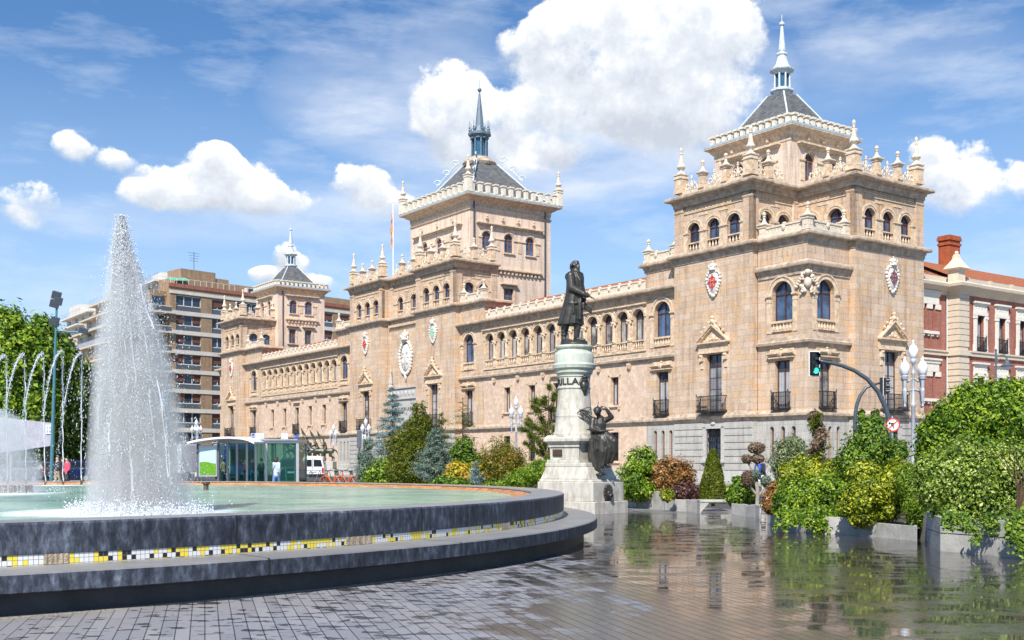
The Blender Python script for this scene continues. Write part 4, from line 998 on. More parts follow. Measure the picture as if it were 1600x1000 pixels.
# ================================================================ GROUND
def pavement():
    m,t,b,o=nt('wet_grey_pavers'); co=worldco(t)
    mp=N(t,'ShaderNodeMapping'); mp.inputs['Rotation'].default_value=(0,0,-(PI/2+R(15.2))); L(t,co,mp.inputs[0])
    br=N(t,'ShaderNodeTexBrick'); L(t,mp.outputs[0],br.inputs['Vector']); br.inputs['Scale'].default_value=1
    br.inputs['Brick Width'].default_value=1.25; br.inputs['Row Height'].default_value=.118; br.inputs['Mortar Size'].default_value=.0048; br.inputs['Mortar Smooth'].default_value=.2; br.offset=.37
    br.inputs['Color1'].default_value=(.215,.22,.25,1); br.inputs['Color2'].default_value=(.285,.285,.305,1); br.inputs['Mortar'].default_value=(.055,.055,.065,1)
    sp=N(t,'ShaderNodeSeparateXYZ'); L(t,co,sp.inputs[0])
    fine=noise(t,co,30,5,.7); mid=noise(t,co,1.3,5,.6); big=noise(t,co,.35,3,.5)
    mps=N(t,'ShaderNodeMapping'); mps.inputs['Rotation'].default_value=(0,0,-(PI/2+R(15.2))); mps.inputs['Scale'].default_value=(2.0,4.6,1); L(t,co,mps.inputs[0])
    spot=noise(t,mps.outputs[0],1.7,4,.55)
    # soaked area: towards the planters and in their lee
    edge=mth(t,'SUBTRACT',sp.outputs[0],mth(t,'MULTIPLY_ADD',sp.outputs[1],.055,.35))
    wz=mth(t,'ADD',mth(t,'MULTIPLY',edge,.55),mth(t,'MULTIPLY_ADD',mid,2.2,-1.1))
    bsep=N(t,'ShaderNodeSeparateColor'); L(t,br.outputs['Color'],bsep.inputs[0]); wz=mth(t,'ADD',wz,mth(t,'MULTIPLY_ADD',big,1.6,-.8)); wz=mth(t,'ADD',wz,mth(t,'MULTIPLY_ADD',bsep.outputs[0],9.,-1.75))
    far=ramp(t,mth(t,'DIVIDE',mth(t,'SUBTRACT',34.,sp.outputs[1]),8.),[(0,(0,0,0)),(.5,(1,1,1))]).outputs[0]
    near=ramp(t,mth(t,'ADD',mth(t,'DIVIDE',mth(t,'SUBTRACT',sp.outputs[1],8.3),9.),mth(t,'ADD',mth(t,'MULTIPLY_ADD',mid,1.4,-.7),mth(t,'MULTIPLY',mth(t,'SUBTRACT',sp.outputs[0],1.6),.38))),[(.1,(.0,.0,.0)),(.5,(1,1,1))]).outputs[0]
    wet=mth(t,'MULTIPLY',mth(t,'MULTIPLY',ramp(t,wz,[(.0,(0,0,0)),(.35,(1,1,1))]).outputs[0],far),1.)
    fs=mth(t,'ADD',mth(t,'MULTIPLY',mth(t,'MINIMUM',mth(t,'ADD',sp.outputs[0],4.),2.4),.024),spot)   # splash marks beside the basin
    vo=N(t,'ShaderNodeTexVoronoi'); vo.inputs['Scale'].default_value=3.3; L(t,co,vo.inputs['Vector']); vs_=N(t,'ShaderNodeSeparateColor'); L(t,vo.outputs['Color'],vs_.inputs[0])
    blob=mth(t,'SUBTRACT',mth(t,'MULTIPLY_ADD',vs_.outputs[0],.42,mth(t,'MULTIPLY_ADD',noise(t,co,9.,3,.6),.5,-.28)),vo.outputs['Distance']); blob=mth(t,'MULTIPLY',blob,mth(t,'GREATER_THAN',mth(t,'ADD',noise(t,co,.9,2,.5),mth(t,'MULTIPLY',mth(t,'MINIMUM',mth(t,'ADD',sp.outputs[0],4.),3.),.035)),.55))
    sb=ramp(t,blob,[(.0,(0,0,0)),(.02,(1,1,1))]).outputs[0]
    spots0=ramp(t,fs,[(.61,(0,0,0)),(.62,(1,1,1))]).outputs[0]
    spots=mth(t,'MAXIMUM',spots0,sb)
    fz=ramp(t,sp.outputs[1],[(0,(1,1,1)),(1,(1,1,1))]).outputs[0]
    wetall=mth(t,'MAXIMUM',wet,spots)
    lo=mixc(t,1.,br.outputs['Color'],ramp(t,fine,[(.25,(.8,.8,.8)),(.75,(1.15,1.15,1.15))]).outputs[0],'MULTIPLY')
    lo=mixc(t,ramp(t,big,[(.45,(0,0,0)),(.7,(.35,.35,.35))]).outputs[0],lo,(.27,.23,.19))
    dark=mixc(t,1.,lo,(.24,.22,.20),'MULTIPLY')
    col=mixc(t,wetall,lo,dark); L(t,col,b.inputs['Base Color'])
    # standing water film hides joints where deep
    film=ramp(t,noise(t,mps.outputs[0],.55,6,.7),[(.50,(1,1,1)),(.60,(0,0,0))]).outputs[0]
    deep=mth(t,'MULTIPLY',wet,ramp(t,mth(t,'ADD',wz,mth(t,'MULTIPLY_ADD',mid,1.,-.5)),[(.10,(0,0,0)),(.55,(1,1,1))]).outputs[0]); deep=mth(t,'MULTIPLY',mth(t,'MULTIPLY',deep,near),mth(t,'MULTIPLY_ADD',film,.75,.25))
    rr=mth(t,'MULTIPLY_ADD',wet,-.55,.60); rr=mth(t,'MULTIPLY_ADD',deep,-.045,rr); rr=mth(t,'MULTIPLY_ADD',spots,-.25,rr); L(t,mth(t,'MAXIMUM',rr,.006),b.inputs['Roughness'])
    b.inputs['Specular IOR Level'].default_value=.5
    jn=mth(t,'MULTIPLY',br.outputs['Fac'],mth(t,'SUBTRACT',1.,deep)); L(t,mth(t,'MULTIPLY',mth(t,'MULTIPLY_ADD',wetall,.55,.2),mth(t,'SUBTRACT',1.,mth(t,'MULTIPLY',jn,.9))),b.inputs['Specular IOR Level'])
    h=mth(t,'ADD',mth(t,'MULTIPLY',br.outputs['Fac'],-1.),mth(t,'MULTIPLY',fine,.35))
    mpw=N(t,'ShaderNodeMapping'); mpw.inputs['Scale'].default_value=(.8,2.2,1); L(t,co,mpw.inputs[0])
    rip=noise(t,mpw.outputs[0],1.1,2,.4)
    stk=N(t,'ShaderNodeMapping'); stk.inputs['Scale'].default_value=(.55,2.6,1); L(t,co,stk.inputs[0]); skn=noise(t,stk.outputs[0],1.5,6,.65)
    hh=mth(t,'ADD',mth(t,'MULTIPLY',h,mth(t,'MULTIPLY_ADD',deep,-.97,1.)),mth(t,'MULTIPLY',rip,mth(t,'MULTIPLY',wet,.16)))
    bump(t,b,hh,.55,.012); return m
M['pave']=pavement()
M['asphalt']=plain('asphalt',(.06,.06,.063),.9,0,.25,3,.3)
M['sidewalk']=plain('pale_sidewalk_slabs',(.34,.32,.29),.85,0,.15,2,.1)
m=MB(); m.add([(-1500,-40,0),(1500,-40,0),(1500,2500,0),(-1500,2500,0)],[(0,1,2,3)]); tag(m.build('plaza_pavement','pave'),kind='structure')
def building_quad(u0,u1,v0,v1,z,name,mat,zb=None):
    def W(a,b): return (19.62+.58*a+.8145*b,75-.8145*a+.58*b)
    p=[W(u0,v0),W(u1,v0),W(u1,v1),W(u0,v1)]
    m=MB()
    if zb is None: m.add([(x,y,z) for x,y in p],[(0,1,2,3)])
    else: m.prism(p,'z',zb,z)
    return m.build(name,mat)
tag(building_quad(-200,60,-34,-7.5,.004,'road','asphalt'),kind='structure')
tag(building_quad(-200,4,-7.5,.6,.13,'sidewalk','sidewalk',-.2),kind='structure')
tag(building_quad(4,9,-7.5,80,.13,'sidewalk','sidewalk',-.2),kind='structure')
m=MB()
for k in range(24):
    a=-150+8*k; 
    def W(a,b): return (19.62+.58*a+.8145*b,75-.8145*a+.58*b)
    m.add([(*W(a,-20.9),.008),(*W(a+3,-20.9),.008),(*W(a+3,-20.75),.008),(*W(a,-20.75),.008)],[(0,1,2,3)])
tag(m.build('lane_marking','white'),kind='structure')
# ================================================================ FOUNTAIN BASIN
FC=(-13.1,22.05)
FT=thing('fountain_basin','round fountain basin of dark streaked stone with seat ledge and yellow-white mosaic band','fountain',(FC[0],FC[1],0))
def fstone():
    m,t,b,o=nt('streaked_dark_stone'); co=objco(t)
    sp=N(t,'ShaderNodeSeparateXYZ'); L(t,co,sp.inputs[0]); an=mth(t,'ARCTAN2',sp.outputs[1],sp.outputs[0])
    cb=N(t,'ShaderNodeCombineXYZ'); L(t,mth(t,'MULTIPLY',an,14.),cb.inputs[0]); L(t,mth(t,'MULTIPLY',sp.outputs[2],.35),cb.inputs[1])
    rad=mth(t,'SQRT',mth(t,'ADD',mth(t,'MULTIPLY',sp.outputs[0],sp.outputs[0]),mth(t,'MULTIPLY',sp.outputs[1],sp.outputs[1])))
    L(t,mth(t,'MULTIPLY',rad,.6),cb.inputs[2])
    s1=noise(t,cb.outputs[0],11.,6,.7); s2=noise(t,co,1.1,5,.65); s3=noise(t,co,22,4,.7)
    v=mth(t,'ADD',mth(t,'MULTIPLY',s1,.65),mth(t,'MULTIPLY',s2,.35))
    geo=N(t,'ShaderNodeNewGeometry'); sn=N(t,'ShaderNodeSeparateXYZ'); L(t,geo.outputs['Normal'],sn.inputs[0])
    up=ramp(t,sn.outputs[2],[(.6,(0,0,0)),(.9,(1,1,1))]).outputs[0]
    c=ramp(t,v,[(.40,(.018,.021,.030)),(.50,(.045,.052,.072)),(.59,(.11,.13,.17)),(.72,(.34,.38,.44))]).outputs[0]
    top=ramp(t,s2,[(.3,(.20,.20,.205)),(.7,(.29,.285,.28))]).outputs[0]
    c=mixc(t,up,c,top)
    # vertical slab joints
    jt=mth(t,'FRACT',mth(t,'MULTIPLY_ADD',an,14.1/2.95,.18)); jm=mth(t,'LESS_THAN',mth(t,'ABSOLUTE',mth(t,'SUBTRACT',jt,.5)),.0042)
    c=mixc(t,jm,c,(.02,.02,.02))
    # grazing-light tan of the far coping top, painted in as a colour blend
    st=ramp(t,mth(t,'DIVIDE',mth(t,'ADD',sp.outputs[1],-1.),9.),[(0,(0,0,0)),(.6,(1,1,1))]).outputs[0]
    c=mixc(t,mth(t,'MULTIPLY',mth(t,'MULTIPLY',st,up),.85),c,(.40,.29,.18))
    L(t,c,b.inputs['Base Color']); L(t,mth(t,'MULTIPLY_ADD',s1,.3,.35),b.inputs['Roughness']); b.inputs['Specular IOR Level'].default_value=.35
    bump(t,b,mth(t,'ADD',s1,s3),.25,.01); return m
M['fstone']=fstone(); M['fstonedark']=plain('damp_shaded_stone',(.035,.035,.042),.5,0,.5,3,.3)  # damp plinth stone, colour darkened further for the shade under the ledge
def ochre():
    m,t,b,o=nt('ochre_limescale'); co=objco(t); n=noise(t,co,2.5,5,.7)
    L(t,ramp(t,n,[(.3,(.26,.10,.03)),(.55,(.50,.23,.08)),(.75,(.62,.40,.22))]).outputs[0],b.inputs['Base Color']); b.inputs['Roughness'].default_value=.5; bump(t,b,noise(t,co,12,4),.4,.02); return m
M['ochre']=ochre()
def ring(mb,prof,seg=160,a0=0,a1=2*PI):
    vs=[];fs=[];n=len(prof); cl=abs(a1-a0-2*PI)<1e-6; K=seg if cl else seg+1
    for k in range(K):
        a=a0+(a1-a0)*k/seg
        for r,z in prof: vs.append((r*math.cos(a),r*math.sin(a),z))
    for k in range(seg):
        j=(k+1)%K
        for q in range(n): fs.append((k*n+q,j*n+q,j*n+(q+1)%n,k*n+(q+1)%n))
    mb.add(vs,fs)
def sm(o): 
    for p in o.data.polygons: p.use_smooth=True
    md=o.modifiers.new('edge','EDGE_SPLIT'); md.split_angle=R(25); return o
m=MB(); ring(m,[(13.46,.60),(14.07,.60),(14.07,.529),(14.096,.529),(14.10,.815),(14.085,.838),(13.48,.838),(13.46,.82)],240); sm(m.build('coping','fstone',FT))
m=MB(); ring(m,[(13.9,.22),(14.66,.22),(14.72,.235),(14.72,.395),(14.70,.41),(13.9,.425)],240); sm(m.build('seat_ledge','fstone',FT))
m=MB(); ring(m,[(13.6,-.1),(14.48,-.1),(14.46,.23),(13.6,.23)],240); sm(m.build('plinth_wall','fstonedark',FT))
m=MB(); ring(m,[(13.0,.3),(13.47,.3),(13.47,.80),(13.43,.80),(13.41,.77),(13.36,.755),(13.22,.765),(13.15,.77),(13.1,.74)],200); sm(m.build('inner_rim','ochre',FT))
def mosaic():
    m,t,b,o=nt('glass_mosaic'); co=objco(t); sp=N(t,'ShaderNodeSeparateXYZ'); L(t,co,sp.inputs[0])
    an=mth(t,'ARCTAN2',sp.outputs[1],sp.outputs[0]); x=mth(t,'MULTIPLY',an,14.07/.0475); z=mth(t,'DIVIDE',mth(t,'SUBTRACT',sp.outputs[2],.428),.049)
    fx=mth(t,'FRACT',x); fz=mth(t,'FRACT',z)
    cb=N(t,'ShaderNodeCombineXYZ'); L(t,mth(t,'FLOOR',x),cb.inputs[0]); L(t,mth(t,'FLOOR',z),cb.inputs[1])
    wn=N(t,'ShaderNodeTexWhiteNoise'); wn.noise_dimensions='2D'; L(t,cb.outputs[0],wn.inputs['Vector'])
    runs=noise(t,cb.outputs[0],.21,1,.5)
    v=mth(t,'MULTIPLY_ADD',wn.outputs['Value'],.16,runs)
    c=ramp(t,v,[(0,(.86,.68,.08)),(.575,(.74,.75,.76))],'CONSTANT').outputs[0]
    sh=mth(t,'MULTIPLY_ADD',N(t,'ShaderNodeSeparateColor').outputs[0] if 0 else wn.outputs['Value'],.25,.85)
    blk=mth(t,'GREATER_THAN',mth(t,'FRACT',mth(t,'MULTIPLY',wn.outputs['Value'],17.3)),.87)
    c=mixc(t,blk,c,(.02,.02,.025))
    gx=mth(t,'GREATER_THAN',mth(t,'ABSOLUTE',mth(t,'SUBTRACT',fx,.5)),.45); gz=mth(t,'GREATER_THAN',mth(t,'ABSOLUTE',mth(t,'SUBTRACT',fz,.5)),.455)
    c=mixc(t,mth(t,'MAXIMUM',gx,gz),c,(.17,.16,.14))
    miss=mth(t,'GREATER_THAN',noise(t,cb.outputs[0],.035,2,.4),.95); 
    pl=ramp(t,noise(t,co,25,4,.7),[(.3,(.16,.12,.08)),(.7,(.48,.40,.30))]).outputs[0]
    c=mixc(t,miss,c,pl)
    L(t,c,b.inputs['Base Color']); b.inputs['Roughness'].default_value=.25; return m
M['mosaic']=mosaic()
m=MB(); ring(m,[(13.8,.42),(14.085,.42),(14.085,.53),(13.8,.53)],240); sm(m.build('mosaic_band','mosaic',FT))
# patches where the mosaic has fallen off
M['plaster']=plain('broken_plaster',(.42,.34,.25),.95,0,.35,14,.8)
for px,w_ in ((88,.22),(560,.42),(789,.3)):
    # angle where the view ray meets the band
    best=None
    for k in range(4000):
        a=-PI+PI*1.05*k/4000; X=FC[0]+14.09*math.cos(a); Y=FC[1]+14.09*math.sin(a)
        if Y<3: continue
        e=abs(800+F*X/Y-px)
        if best is None or e<best[0]-1e-9: best=(e,a)
    a=best[1]; m=MB(); n=12
    vs=[];fs=[]
    for k in range(n+1):
        aa=a+(k/n-.5)*w_/14.09; r=14.094+.004*math.sin(k*2.3)
        zt=.528-.004*abs(math.sin(k*1.7)); vs+=[(r*math.cos(aa),r*math.sin(aa),.426),(r*math.cos(aa),r*math.sin(aa),zt),(14.08*math.cos(aa),14.08*math.sin(aa),.426),(14.08*math.cos(aa),14.08*math.sin(aa),zt)]
    for k in range(n): fs+=[(4*k,4*k+4,4*k+5,4*k+1),(4*k+1,4*k+5,4*k+7,4*k+3)]
    fs+=[(0,1,3,2),(4*n,4*n+1,4*n+3,4*n+2)]
    m.add(vs,fs); m.build('bare_patch','plaster',FT)
M['gravel']=plain('coarse_pebble_concrete',(.33,.30,.26),.95,0,.45,60,.9)
m=MB(); m.v=[];vs=[];fs=[];n=90
for k in range(n+1):
    a=-PI*.95+PI*.78*k/n; wd=.30*max(0,1-((k/n)/.92)**3)+.02
    vs+=[(14.4*math.cos(a),14.4*math.sin(a),.012),((14.52+wd)*math.cos(a),(14.52+wd)*math.sin(a),.012),((14.54+wd)*math.cos(a),(14.54+wd)*math.sin(a),-.01)]
for k in range(n): fs+=[(3*k,3*k+3,3*k+4,3*k+1),(3*k+1,3*k+4,3*k+5,3*k+2)]
m.add(vs,fs); m.build('gravel_kerb','gravel',FT)
def waterm():
    m,t,b,o=nt('rippling_fountain_water'); co=worldco(t)
    n=noise(t,co,.5,5,.6); mp=N(t,'ShaderNodeMapping'); mp.inputs['Scale'].default_value=(.5,1.6,1); L(t,co,mp.inputs[0]); n2=noise(t,mp.outputs[0],2.6,6,.7)
    v=mth(t,'ADD',mth(t,'MULTIPLY',n,.5),mth(t,'MULTIPLY',n2,.5))
    c=ramp(t,v,[(.36,(.06,.14,.11)),(.47,(.20,.36,.27)),(.55,(.33,.50,.36)),(.66,(.48,.58,.42))]).outputs[0]
    # churned foam round the two big jets
    sp=N(t,'ShaderNodeSeparateXYZ'); L(t,co,sp.inputs[0]); f=None
    for X,Y,r in ((-5.3,15.3,2.1),(-12.2,24.5,3.0),(-15.,33.6,1.6),(-13.6,33.6,1.2),):
        q=mth(t,'MULTIPLY_ADD',mth(t,'SUBTRACT',sp.outputs[0],X),mth(t,'SUBTRACT',sp.outputs[0],X),mth(t,'MULTIPLY',mth(t,'SUBTRACT',sp.outputs[1],Y),mth(t,'SUBTRACT',sp.outputs[1],Y)))
        g=mth(t,'MAXIMUM',mth(t,'SUBTRACT',1.,mth(t,'DIVIDE',q,r*r)),0.); f=g if f is None else mth(t,'MAXIMUM',f,g)
    fo=mth(t,'MULTIPLY',f,1.)
    fm=ramp(t,mth(t,'ADD',mth(t,'MULTIPLY',fo,.55),mth(t,'MULTIPLY',noise(t,mp.outputs[0],5.,6,.75),.75)),[(.55,(0,0,0)),(.78,(1,1,1))]).outputs[0]
    c=mixc(t,fm,c,(.75,.78,.80)); L(t,c,b.inputs['Base Color']); L(t,mth(t,'MULTIPLY_ADD',fm,.5,.16),b.inputs['Roughness']); b.inputs['Specular IOR Level'].default_value=.28
    bump(t,b,mth(t,'ADD',n2,noise(t,co,7,4,.6)),.6,.05); return m
M['water']=waterm()
m=MB(); m.add([(0,0,.745)]+[(13.38*math.cos(2*PI*k/120),13.38*math.sin(2*PI*k/120),.745) for k in range(120)],[(0,1+k,1+(k+1)%120) for k in range(120)])
o=m.build('water','water'); o.location=(FC[0],FC[1],0); tag(o,kind='structure')
# nozzles
M['nozzle']=plain('rusty_nozzle',(.13,.08,.06),.6,.3,.4,20)
def nozzle(x,y,h,r=.02,z=.62):
    m=MB(); m.lathe([(r*1.3,0),(r*1.3,h*.3),(r,h*.35),(r,h*.95),(r*.6,h)],0,0,8); o=m.build('nozzle','nozzle',FT); o.location=(x-FC[0],y-FC[1],z); return o
NB=nozzle(-5.25,15.0,.2); first=True
for k in range(15):
    px=[178,182,187,191,196,201,186,196,206,232,239,214,222,190,228][k]; D=15.0+.12*math.sin(k*1.9)
    c=NB.copy(); COL.objects.link(c); c.location=(atx(px,D)-FC[0],D-FC[1],.62)
for k in range(11):
    px=[1,5,9,16,20,24,30,36,41,45,49][k]; D=25.+.2*math.sin(k*2.1); c=NB.copy(); COL.objects.link(c); c.location=(atx(px,D)-FC[0],D-FC[1],.66); c.scale=(1.5,1.5,1.3)
for px in (12,41,70,98,127):
    c=NB.copy(); COL.objects.link(c); c.location=(atx(px,34.6)-FC[0],34.6-FC[1],.66); c.scale=(1.6,1.6,1.2)
m=MB(); m.lathe([(.07,0),(.06,.2),(.10,.24),(.10,.28)],0,0,10); o=m.build('drain_pipe','nozzle',FT); o.location=(atx(322,28.)-FC[0],28-FC[1],.66)
# ================================================================ WATER JETS
def octs(name,P,rad,mat,par,stretch=1.6):
    n=len(P); base=np.array([(1,0,0),(0,1,0),(-1,0,0),(0,-1,0),(0,0,1.),(0,0,-1.)]); base[:,2]*=stretch
    V=(P[:,None,:]+base[None]*rad[:,None,None]).reshape(-1,3)
    Fc=np.array([(0,1,4),(1,2,4),(2,3,4),(3,0,4),(1,0,5),(2,1,5),(3,2,5),(0,3,5)])
    I=(Fc[None]+6*np.arange(n)[:,None,None]).reshape(-1)
    me=bpy.data.meshes.new(name); me.vertices.add(len(V)); me.vertices.foreach_set('co',V.astype(np.float32).ravel())
    me.loops.add(len(I)); me.loops.foreach_set('vertex_index',I.astype(np.int32)); me.polygons.add(len(I)//3)
    me.polygons.foreach_set('loop_start',np.arange(0,len(I),3,dtype=np.int32)); me.polygons.foreach_set('loop_total',np.full(len(I)//3,3,dtype=np.int32)); me.update(calc_edges=True)
    me.materials.append(M[mat]); o=bpy.data.objects.new(name,me); COL.objects.link(o); o.parent=par; return o
def dropm():
    m,t,b,o=nt('white_water_drops'); b.inputs['Base Color'].default_value=(.88,.91,.95,1); b.inputs['Roughness'].default_value=.12
    tr=N(t,'ShaderNodeBsdfTranslucent'); tr.inputs[0].default_value=(.88,.92,.97,1); mx=N(t,'ShaderNodeMixShader'); mx.inputs[0].default_value=.35; L(t,b.outputs[0],mx.inputs[1]); L(t,tr.outputs[0],mx.inputs[2]); L(t,mx.outputs[0],o.inputs[0]); return m
M['drop']=dropm()
def mistm(name,dens,scale=1.8):
    m=bpy.data.materials.new(name); m.use_nodes=True; t=m.node_tree; t.nodes.clear(); o=t.nodes.new('ShaderNodeOutputMaterial')
    v=t.nodes.new('ShaderNodeVolumePrincipled'); v.inputs['Color'].default_value=(.93,.95,.98,1); v.inputs['Anisotropy'].default_value=.1
    co=objco(t); mp=N(t,'ShaderNodeMapping'); mp.inputs['Scale'].default_value=(1.6,1.6,.5); L(t,co,mp.inputs[0]); n=noise(t,mp.outputs[0],scale,3,.6)
    L(t,mth(t,'MULTIPLY',ramp(t,n,[(.30,(.15,.15,.15)),(.7,(1,1,1))]).outputs[0],dens),v.inputs['Density']); L(t,v.outputs[0],o.inputs['Volume']); return m
def conemist():
    m=bpy.data.materials.new('spray_mist'); m.use_nodes=True; t=m.node_tree; t.nodes.clear(); o=t.nodes.new('ShaderNodeOutputMaterial')
    v=t.nodes.new('ShaderNodeVolumePrincipled'); v.inputs['Color'].default_value=(.95,.96,.985,1); v.inputs['Anisotropy'].default_value=.0
    co=objco(t); sp=N(t,'ShaderNodeSeparateXYZ'); L(t,co,sp.inputs[0]); zn=mth(t,'DIVIDE',sp.outputs[2],4.02)
    cx=mth(t,'MULTIPLY_ADD',zn,-.27,.27); R_=mth(t,'MULTIPLY_ADD',mth(t,'POWER',mth(t,'MAXIMUM',mth(t,'SUBTRACT',1.03,zn),.001),.62),.80,.03)
    dx=mth(t,'SUBTRACT',sp.outputs[0],cx); dy=mth(t,'DIVIDE',sp.outputs[1],.8); r2=mth(t,'ADD',mth(t,'MULTIPLY',dx,dx),mth(t,'MULTIPLY',dy,dy))
    f=mth(t,'MAXIMUM',mth(t,'SUBTRACT',1.,mth(t,'DIVIDE',r2,mth(t,'MULTIPLY',R_,R_))),0.)
    mp=N(t,'ShaderNodeMapping'); mp.inputs['Scale'].default_value=(2.6,2.6,.7); L(t,co,mp.inputs[0]); n=noise(t,mp.outputs[0],2.4,3,.65)
    d=mth(t,'MULTIPLY',mth(t,'POWER',f,1.2),ramp(t,n,[(.32,(.2,.2,.2)),(.66,(1,1,1))]).outputs[0])
    L(t,mth(t,'MULTIPLY',d,9.5),v.inputs['Density']); L(t,v.outputs[0],o.inputs['Volume']); return m
M['mist']=conemist(); M['mistlow']=mistm('low_spray_mist',1.4,1.2)
def plume(px,D,tab,name,label,nd,seed,mm='mist',mw=1.12):
    """tab: (y, centre px, half width px) rows from top to water"""
    g=np.random.default_rng(seed); s=D/F; x0=atx(px,D); rows=[(zpy(y,D)-.7,(c-px)*s,h*s) for y,c,h in tab]
    T=thing(name,label,'fountain jet',(x0,D,.70),0.,'water jets of the fountain')
    # mist body
    m=MB(); prof=[(max(.01,h*mw),z) for z,c,h in rows][::-1]; cs=[c for z,c,h in rows][::-1]
    seg=18; vs=[];fs=[]
    for (r,z),c in zip(prof,cs):
        for k in range(seg): a=2*PI*k/seg; vs.append((c+r*math.cos(a),r*math.sin(a)*.8,z))
    n=len(prof)
    fs=[(i*seg+k,i*seg+(k+1)%seg,(i+1)*seg+(k+1)%seg,(i+1)*seg+k) for i in range(n-1) for k in range(seg)]+[tuple(range(seg-1,-1,-1)),tuple((n-1)*seg+k for k in range(seg))]
    m.add(vs,fs); m.build('mist',mm,T)
    Z=np.array([r[0] for r in rows])[::-1]; Cc=np.array([r[1] for r in rows])[::-1]; Hh=np.array([r[2] for r in rows])[::-1]
    zz=g.random(nd)**.82*Z[-1]; cc=np.interp(zz,Z,Cc); hh=np.interp(zz,Z,Hh)
    a=g.random(nd)*2*PI; rag=1+.30*np.sin(zz*5.1+2*np.sin(a*2))*np.sin(zz*2.3+a*3+1.)+.15*np.sin(zz*17+a*5); rr=(.55*np.sqrt(g.random(nd))+.45*np.abs(g.normal(size=nd)))*.86*rag; ou=g.random(nd)<.06; rr=np.where(ou,rr*1.7,rr); 
    P=np.stack([cc+hh*rr*np.cos(a),hh*rr*np.sin(a)*.8,zz],1)
    rad=.0022+.0052*g.random(nd)**5
    # clumps of falling water
    k=g.random(nd)<.35; nc=160; cz=g.random(nc)*Z[-1]; ca=g.random(nc)*2*PI; cr=.35+.6*g.random(nc)
    ci=g.integers(0,nc,nd); q=np.stack([np.interp(cz[ci],Z,Cc)+np.interp(cz[ci],Z,Hh)*cr[ci]*np.cos(ca[ci]),np.interp(cz[ci],Z,Hh)*cr[ci]*np.sin(ca[ci])*.8,cz[ci]],1)+g.normal(size=(nd,3))*np.array([.035,.035,.13])
    q[:,2]=np.clip(q[:,2],0,Z[-1]); P[k]=q[k]
    # dense head
    kt=g.random(nd)<.08; zt=Z[-1]*(.80+.2*g.random(nd)); P[kt]=np.stack([np.interp(zt,Z,Cc),0*zt,zt],1)[kt]+g.normal(size=(nd,3))[kt]*np.interp(zt,Z,Hh)[kt,None]*np.array([.42,.42,.1])
    octs('spray_drops',P,rad,'drop',T,2.6)
    if nd>20000:
        m=MB()
        for q in range(70):
            z1=Z[-1]*(.15+.82*g.random()); ln=.35+1.0*g.random(); z0=max(.02,z1-ln); aa=g.random()*2*PI; rf=.15+.75*g.random(); pts=[]
            for j in range(9):
                zz_=z1+(z0-z1)*j/8; cc_=np.interp(zz_,Z,Cc); hh_=np.interp(zz_,Z,Hh)*rf; pts.append((cc_+hh_*math.cos(aa)+g.normal()*.008,hh_*.8*math.sin(aa)+g.normal()*.008,zz_))
            r0=.005+.008*g.random(); m.tube(pts,[r0*(.35+g.random()) for j in range(9)],5)
        m.build('falling_strands','drop',T)
        m=MB()
        for q in range(46): zz_=Z[-1]*(.80+.20*g.random()**.7); m.ball((np.interp(zz_,Z,Cc)+g.normal()*np.interp(zz_,Z,Hh)*.45,g.normal()*np.interp(zz_,Z,Hh)*.4,zz_),(.010+.016*g.random(),.012,.015+.03*g.random()),7,5)
        m.build('crest_lumps','drop',T)
    # splash ring at the foot
    n2=nd//9; a=g.random(n2)*2*PI; rr=(.5+.9*g.random(n2))*Hh[0]; P2=np.stack([Cc[0]+rr*np.cos(a),rr*np.sin(a),np.abs(g.normal(size=n2))*.09],1)
    octs('foot_splash',P2,.006+.010*g.random(n2)**2,'drop',T,1.)
    return T
plume(190,15.0,[(338,189,2),(350,190,6),(366,190,11),(388,191,15),(430,195,26),(480,199,38),(530,205,50),(600,211,61),(680,216,70),(760,219,76),(800,220,80)],'fountain_jet','tall cone of white spray rising in the middle of the nearer fountain basin',80000,3)
plume(0,25.,[(640,-10,20),(655,-5,50),(690,0,62),(730,4,70),(771,8,76)],'fountain_jet','low cloud of spray at the left edge above a row of nozzles',9000,4,'mistlow',.8)
tops=[(7,557),(36,555),(66,554),(96,550),(126,553)]; bases=[12,41,70,98,127]
for i in range(5):
    g=np.random.default_rng(50+i); D=34.6; xb=atx(bases[i],D); xt=atx(tops[i][0],D-.3); zt=zpy(tops[i][1],D)
    T=thing('thin_jet',['thin arched water jet at the far rim, leftmost of the five','thin arched water jet at the far rim, second from the left edge','thin arched water jet at the far rim, middle one of five','thin arched water jet in front of the floodlight mast','thin arched water jet nearest to the tall spray cone'][i],'fountain jet',(xb,D,.7),0.,'thin jets along the far rim')
    H=zt-.7
    up=np.stack([np.linspace(0,xt-xb,400)+g.normal(size=400)*.012,np.linspace(0,-.2,400),np.linspace(0,H,400)],1)
    m=MB(); m.tube([tuple(p) for p in up[::20]],[.013+.004*math.sin(k*1.7) for k in range(20)],6); m.build('rising_stream','drop',T)
    tt=np.linspace(0,1,900); tt=tt+g.normal(size=900)*.01
    dn=np.stack([xt-xb-.36*tt**.9,-.2-1.2*tt,H-(H)*np.clip(tt,0,1)**2],1)+g.normal(size=(900,3))*np.array([.012,.015,.03])*(1+1.8*tt[:,None])
    octs('falling_drops',np.concatenate([dn,up[200:]+g.normal(size=(200,3))*.025]),.004+.010*g.random(1100)**3,'drop',T,1.8)
    pts=[(xt-xb-.36*q**.9,-.2-1.2*q,H-H*q*q) for q in [k/14*.62 for k in range(15)]]; m=MB(); m.tube(pts,[.016*(1-.6*k/14)+.004*math.sin(k*2.) for k in range(15)],6); m.build('falling_stream','drop',T)
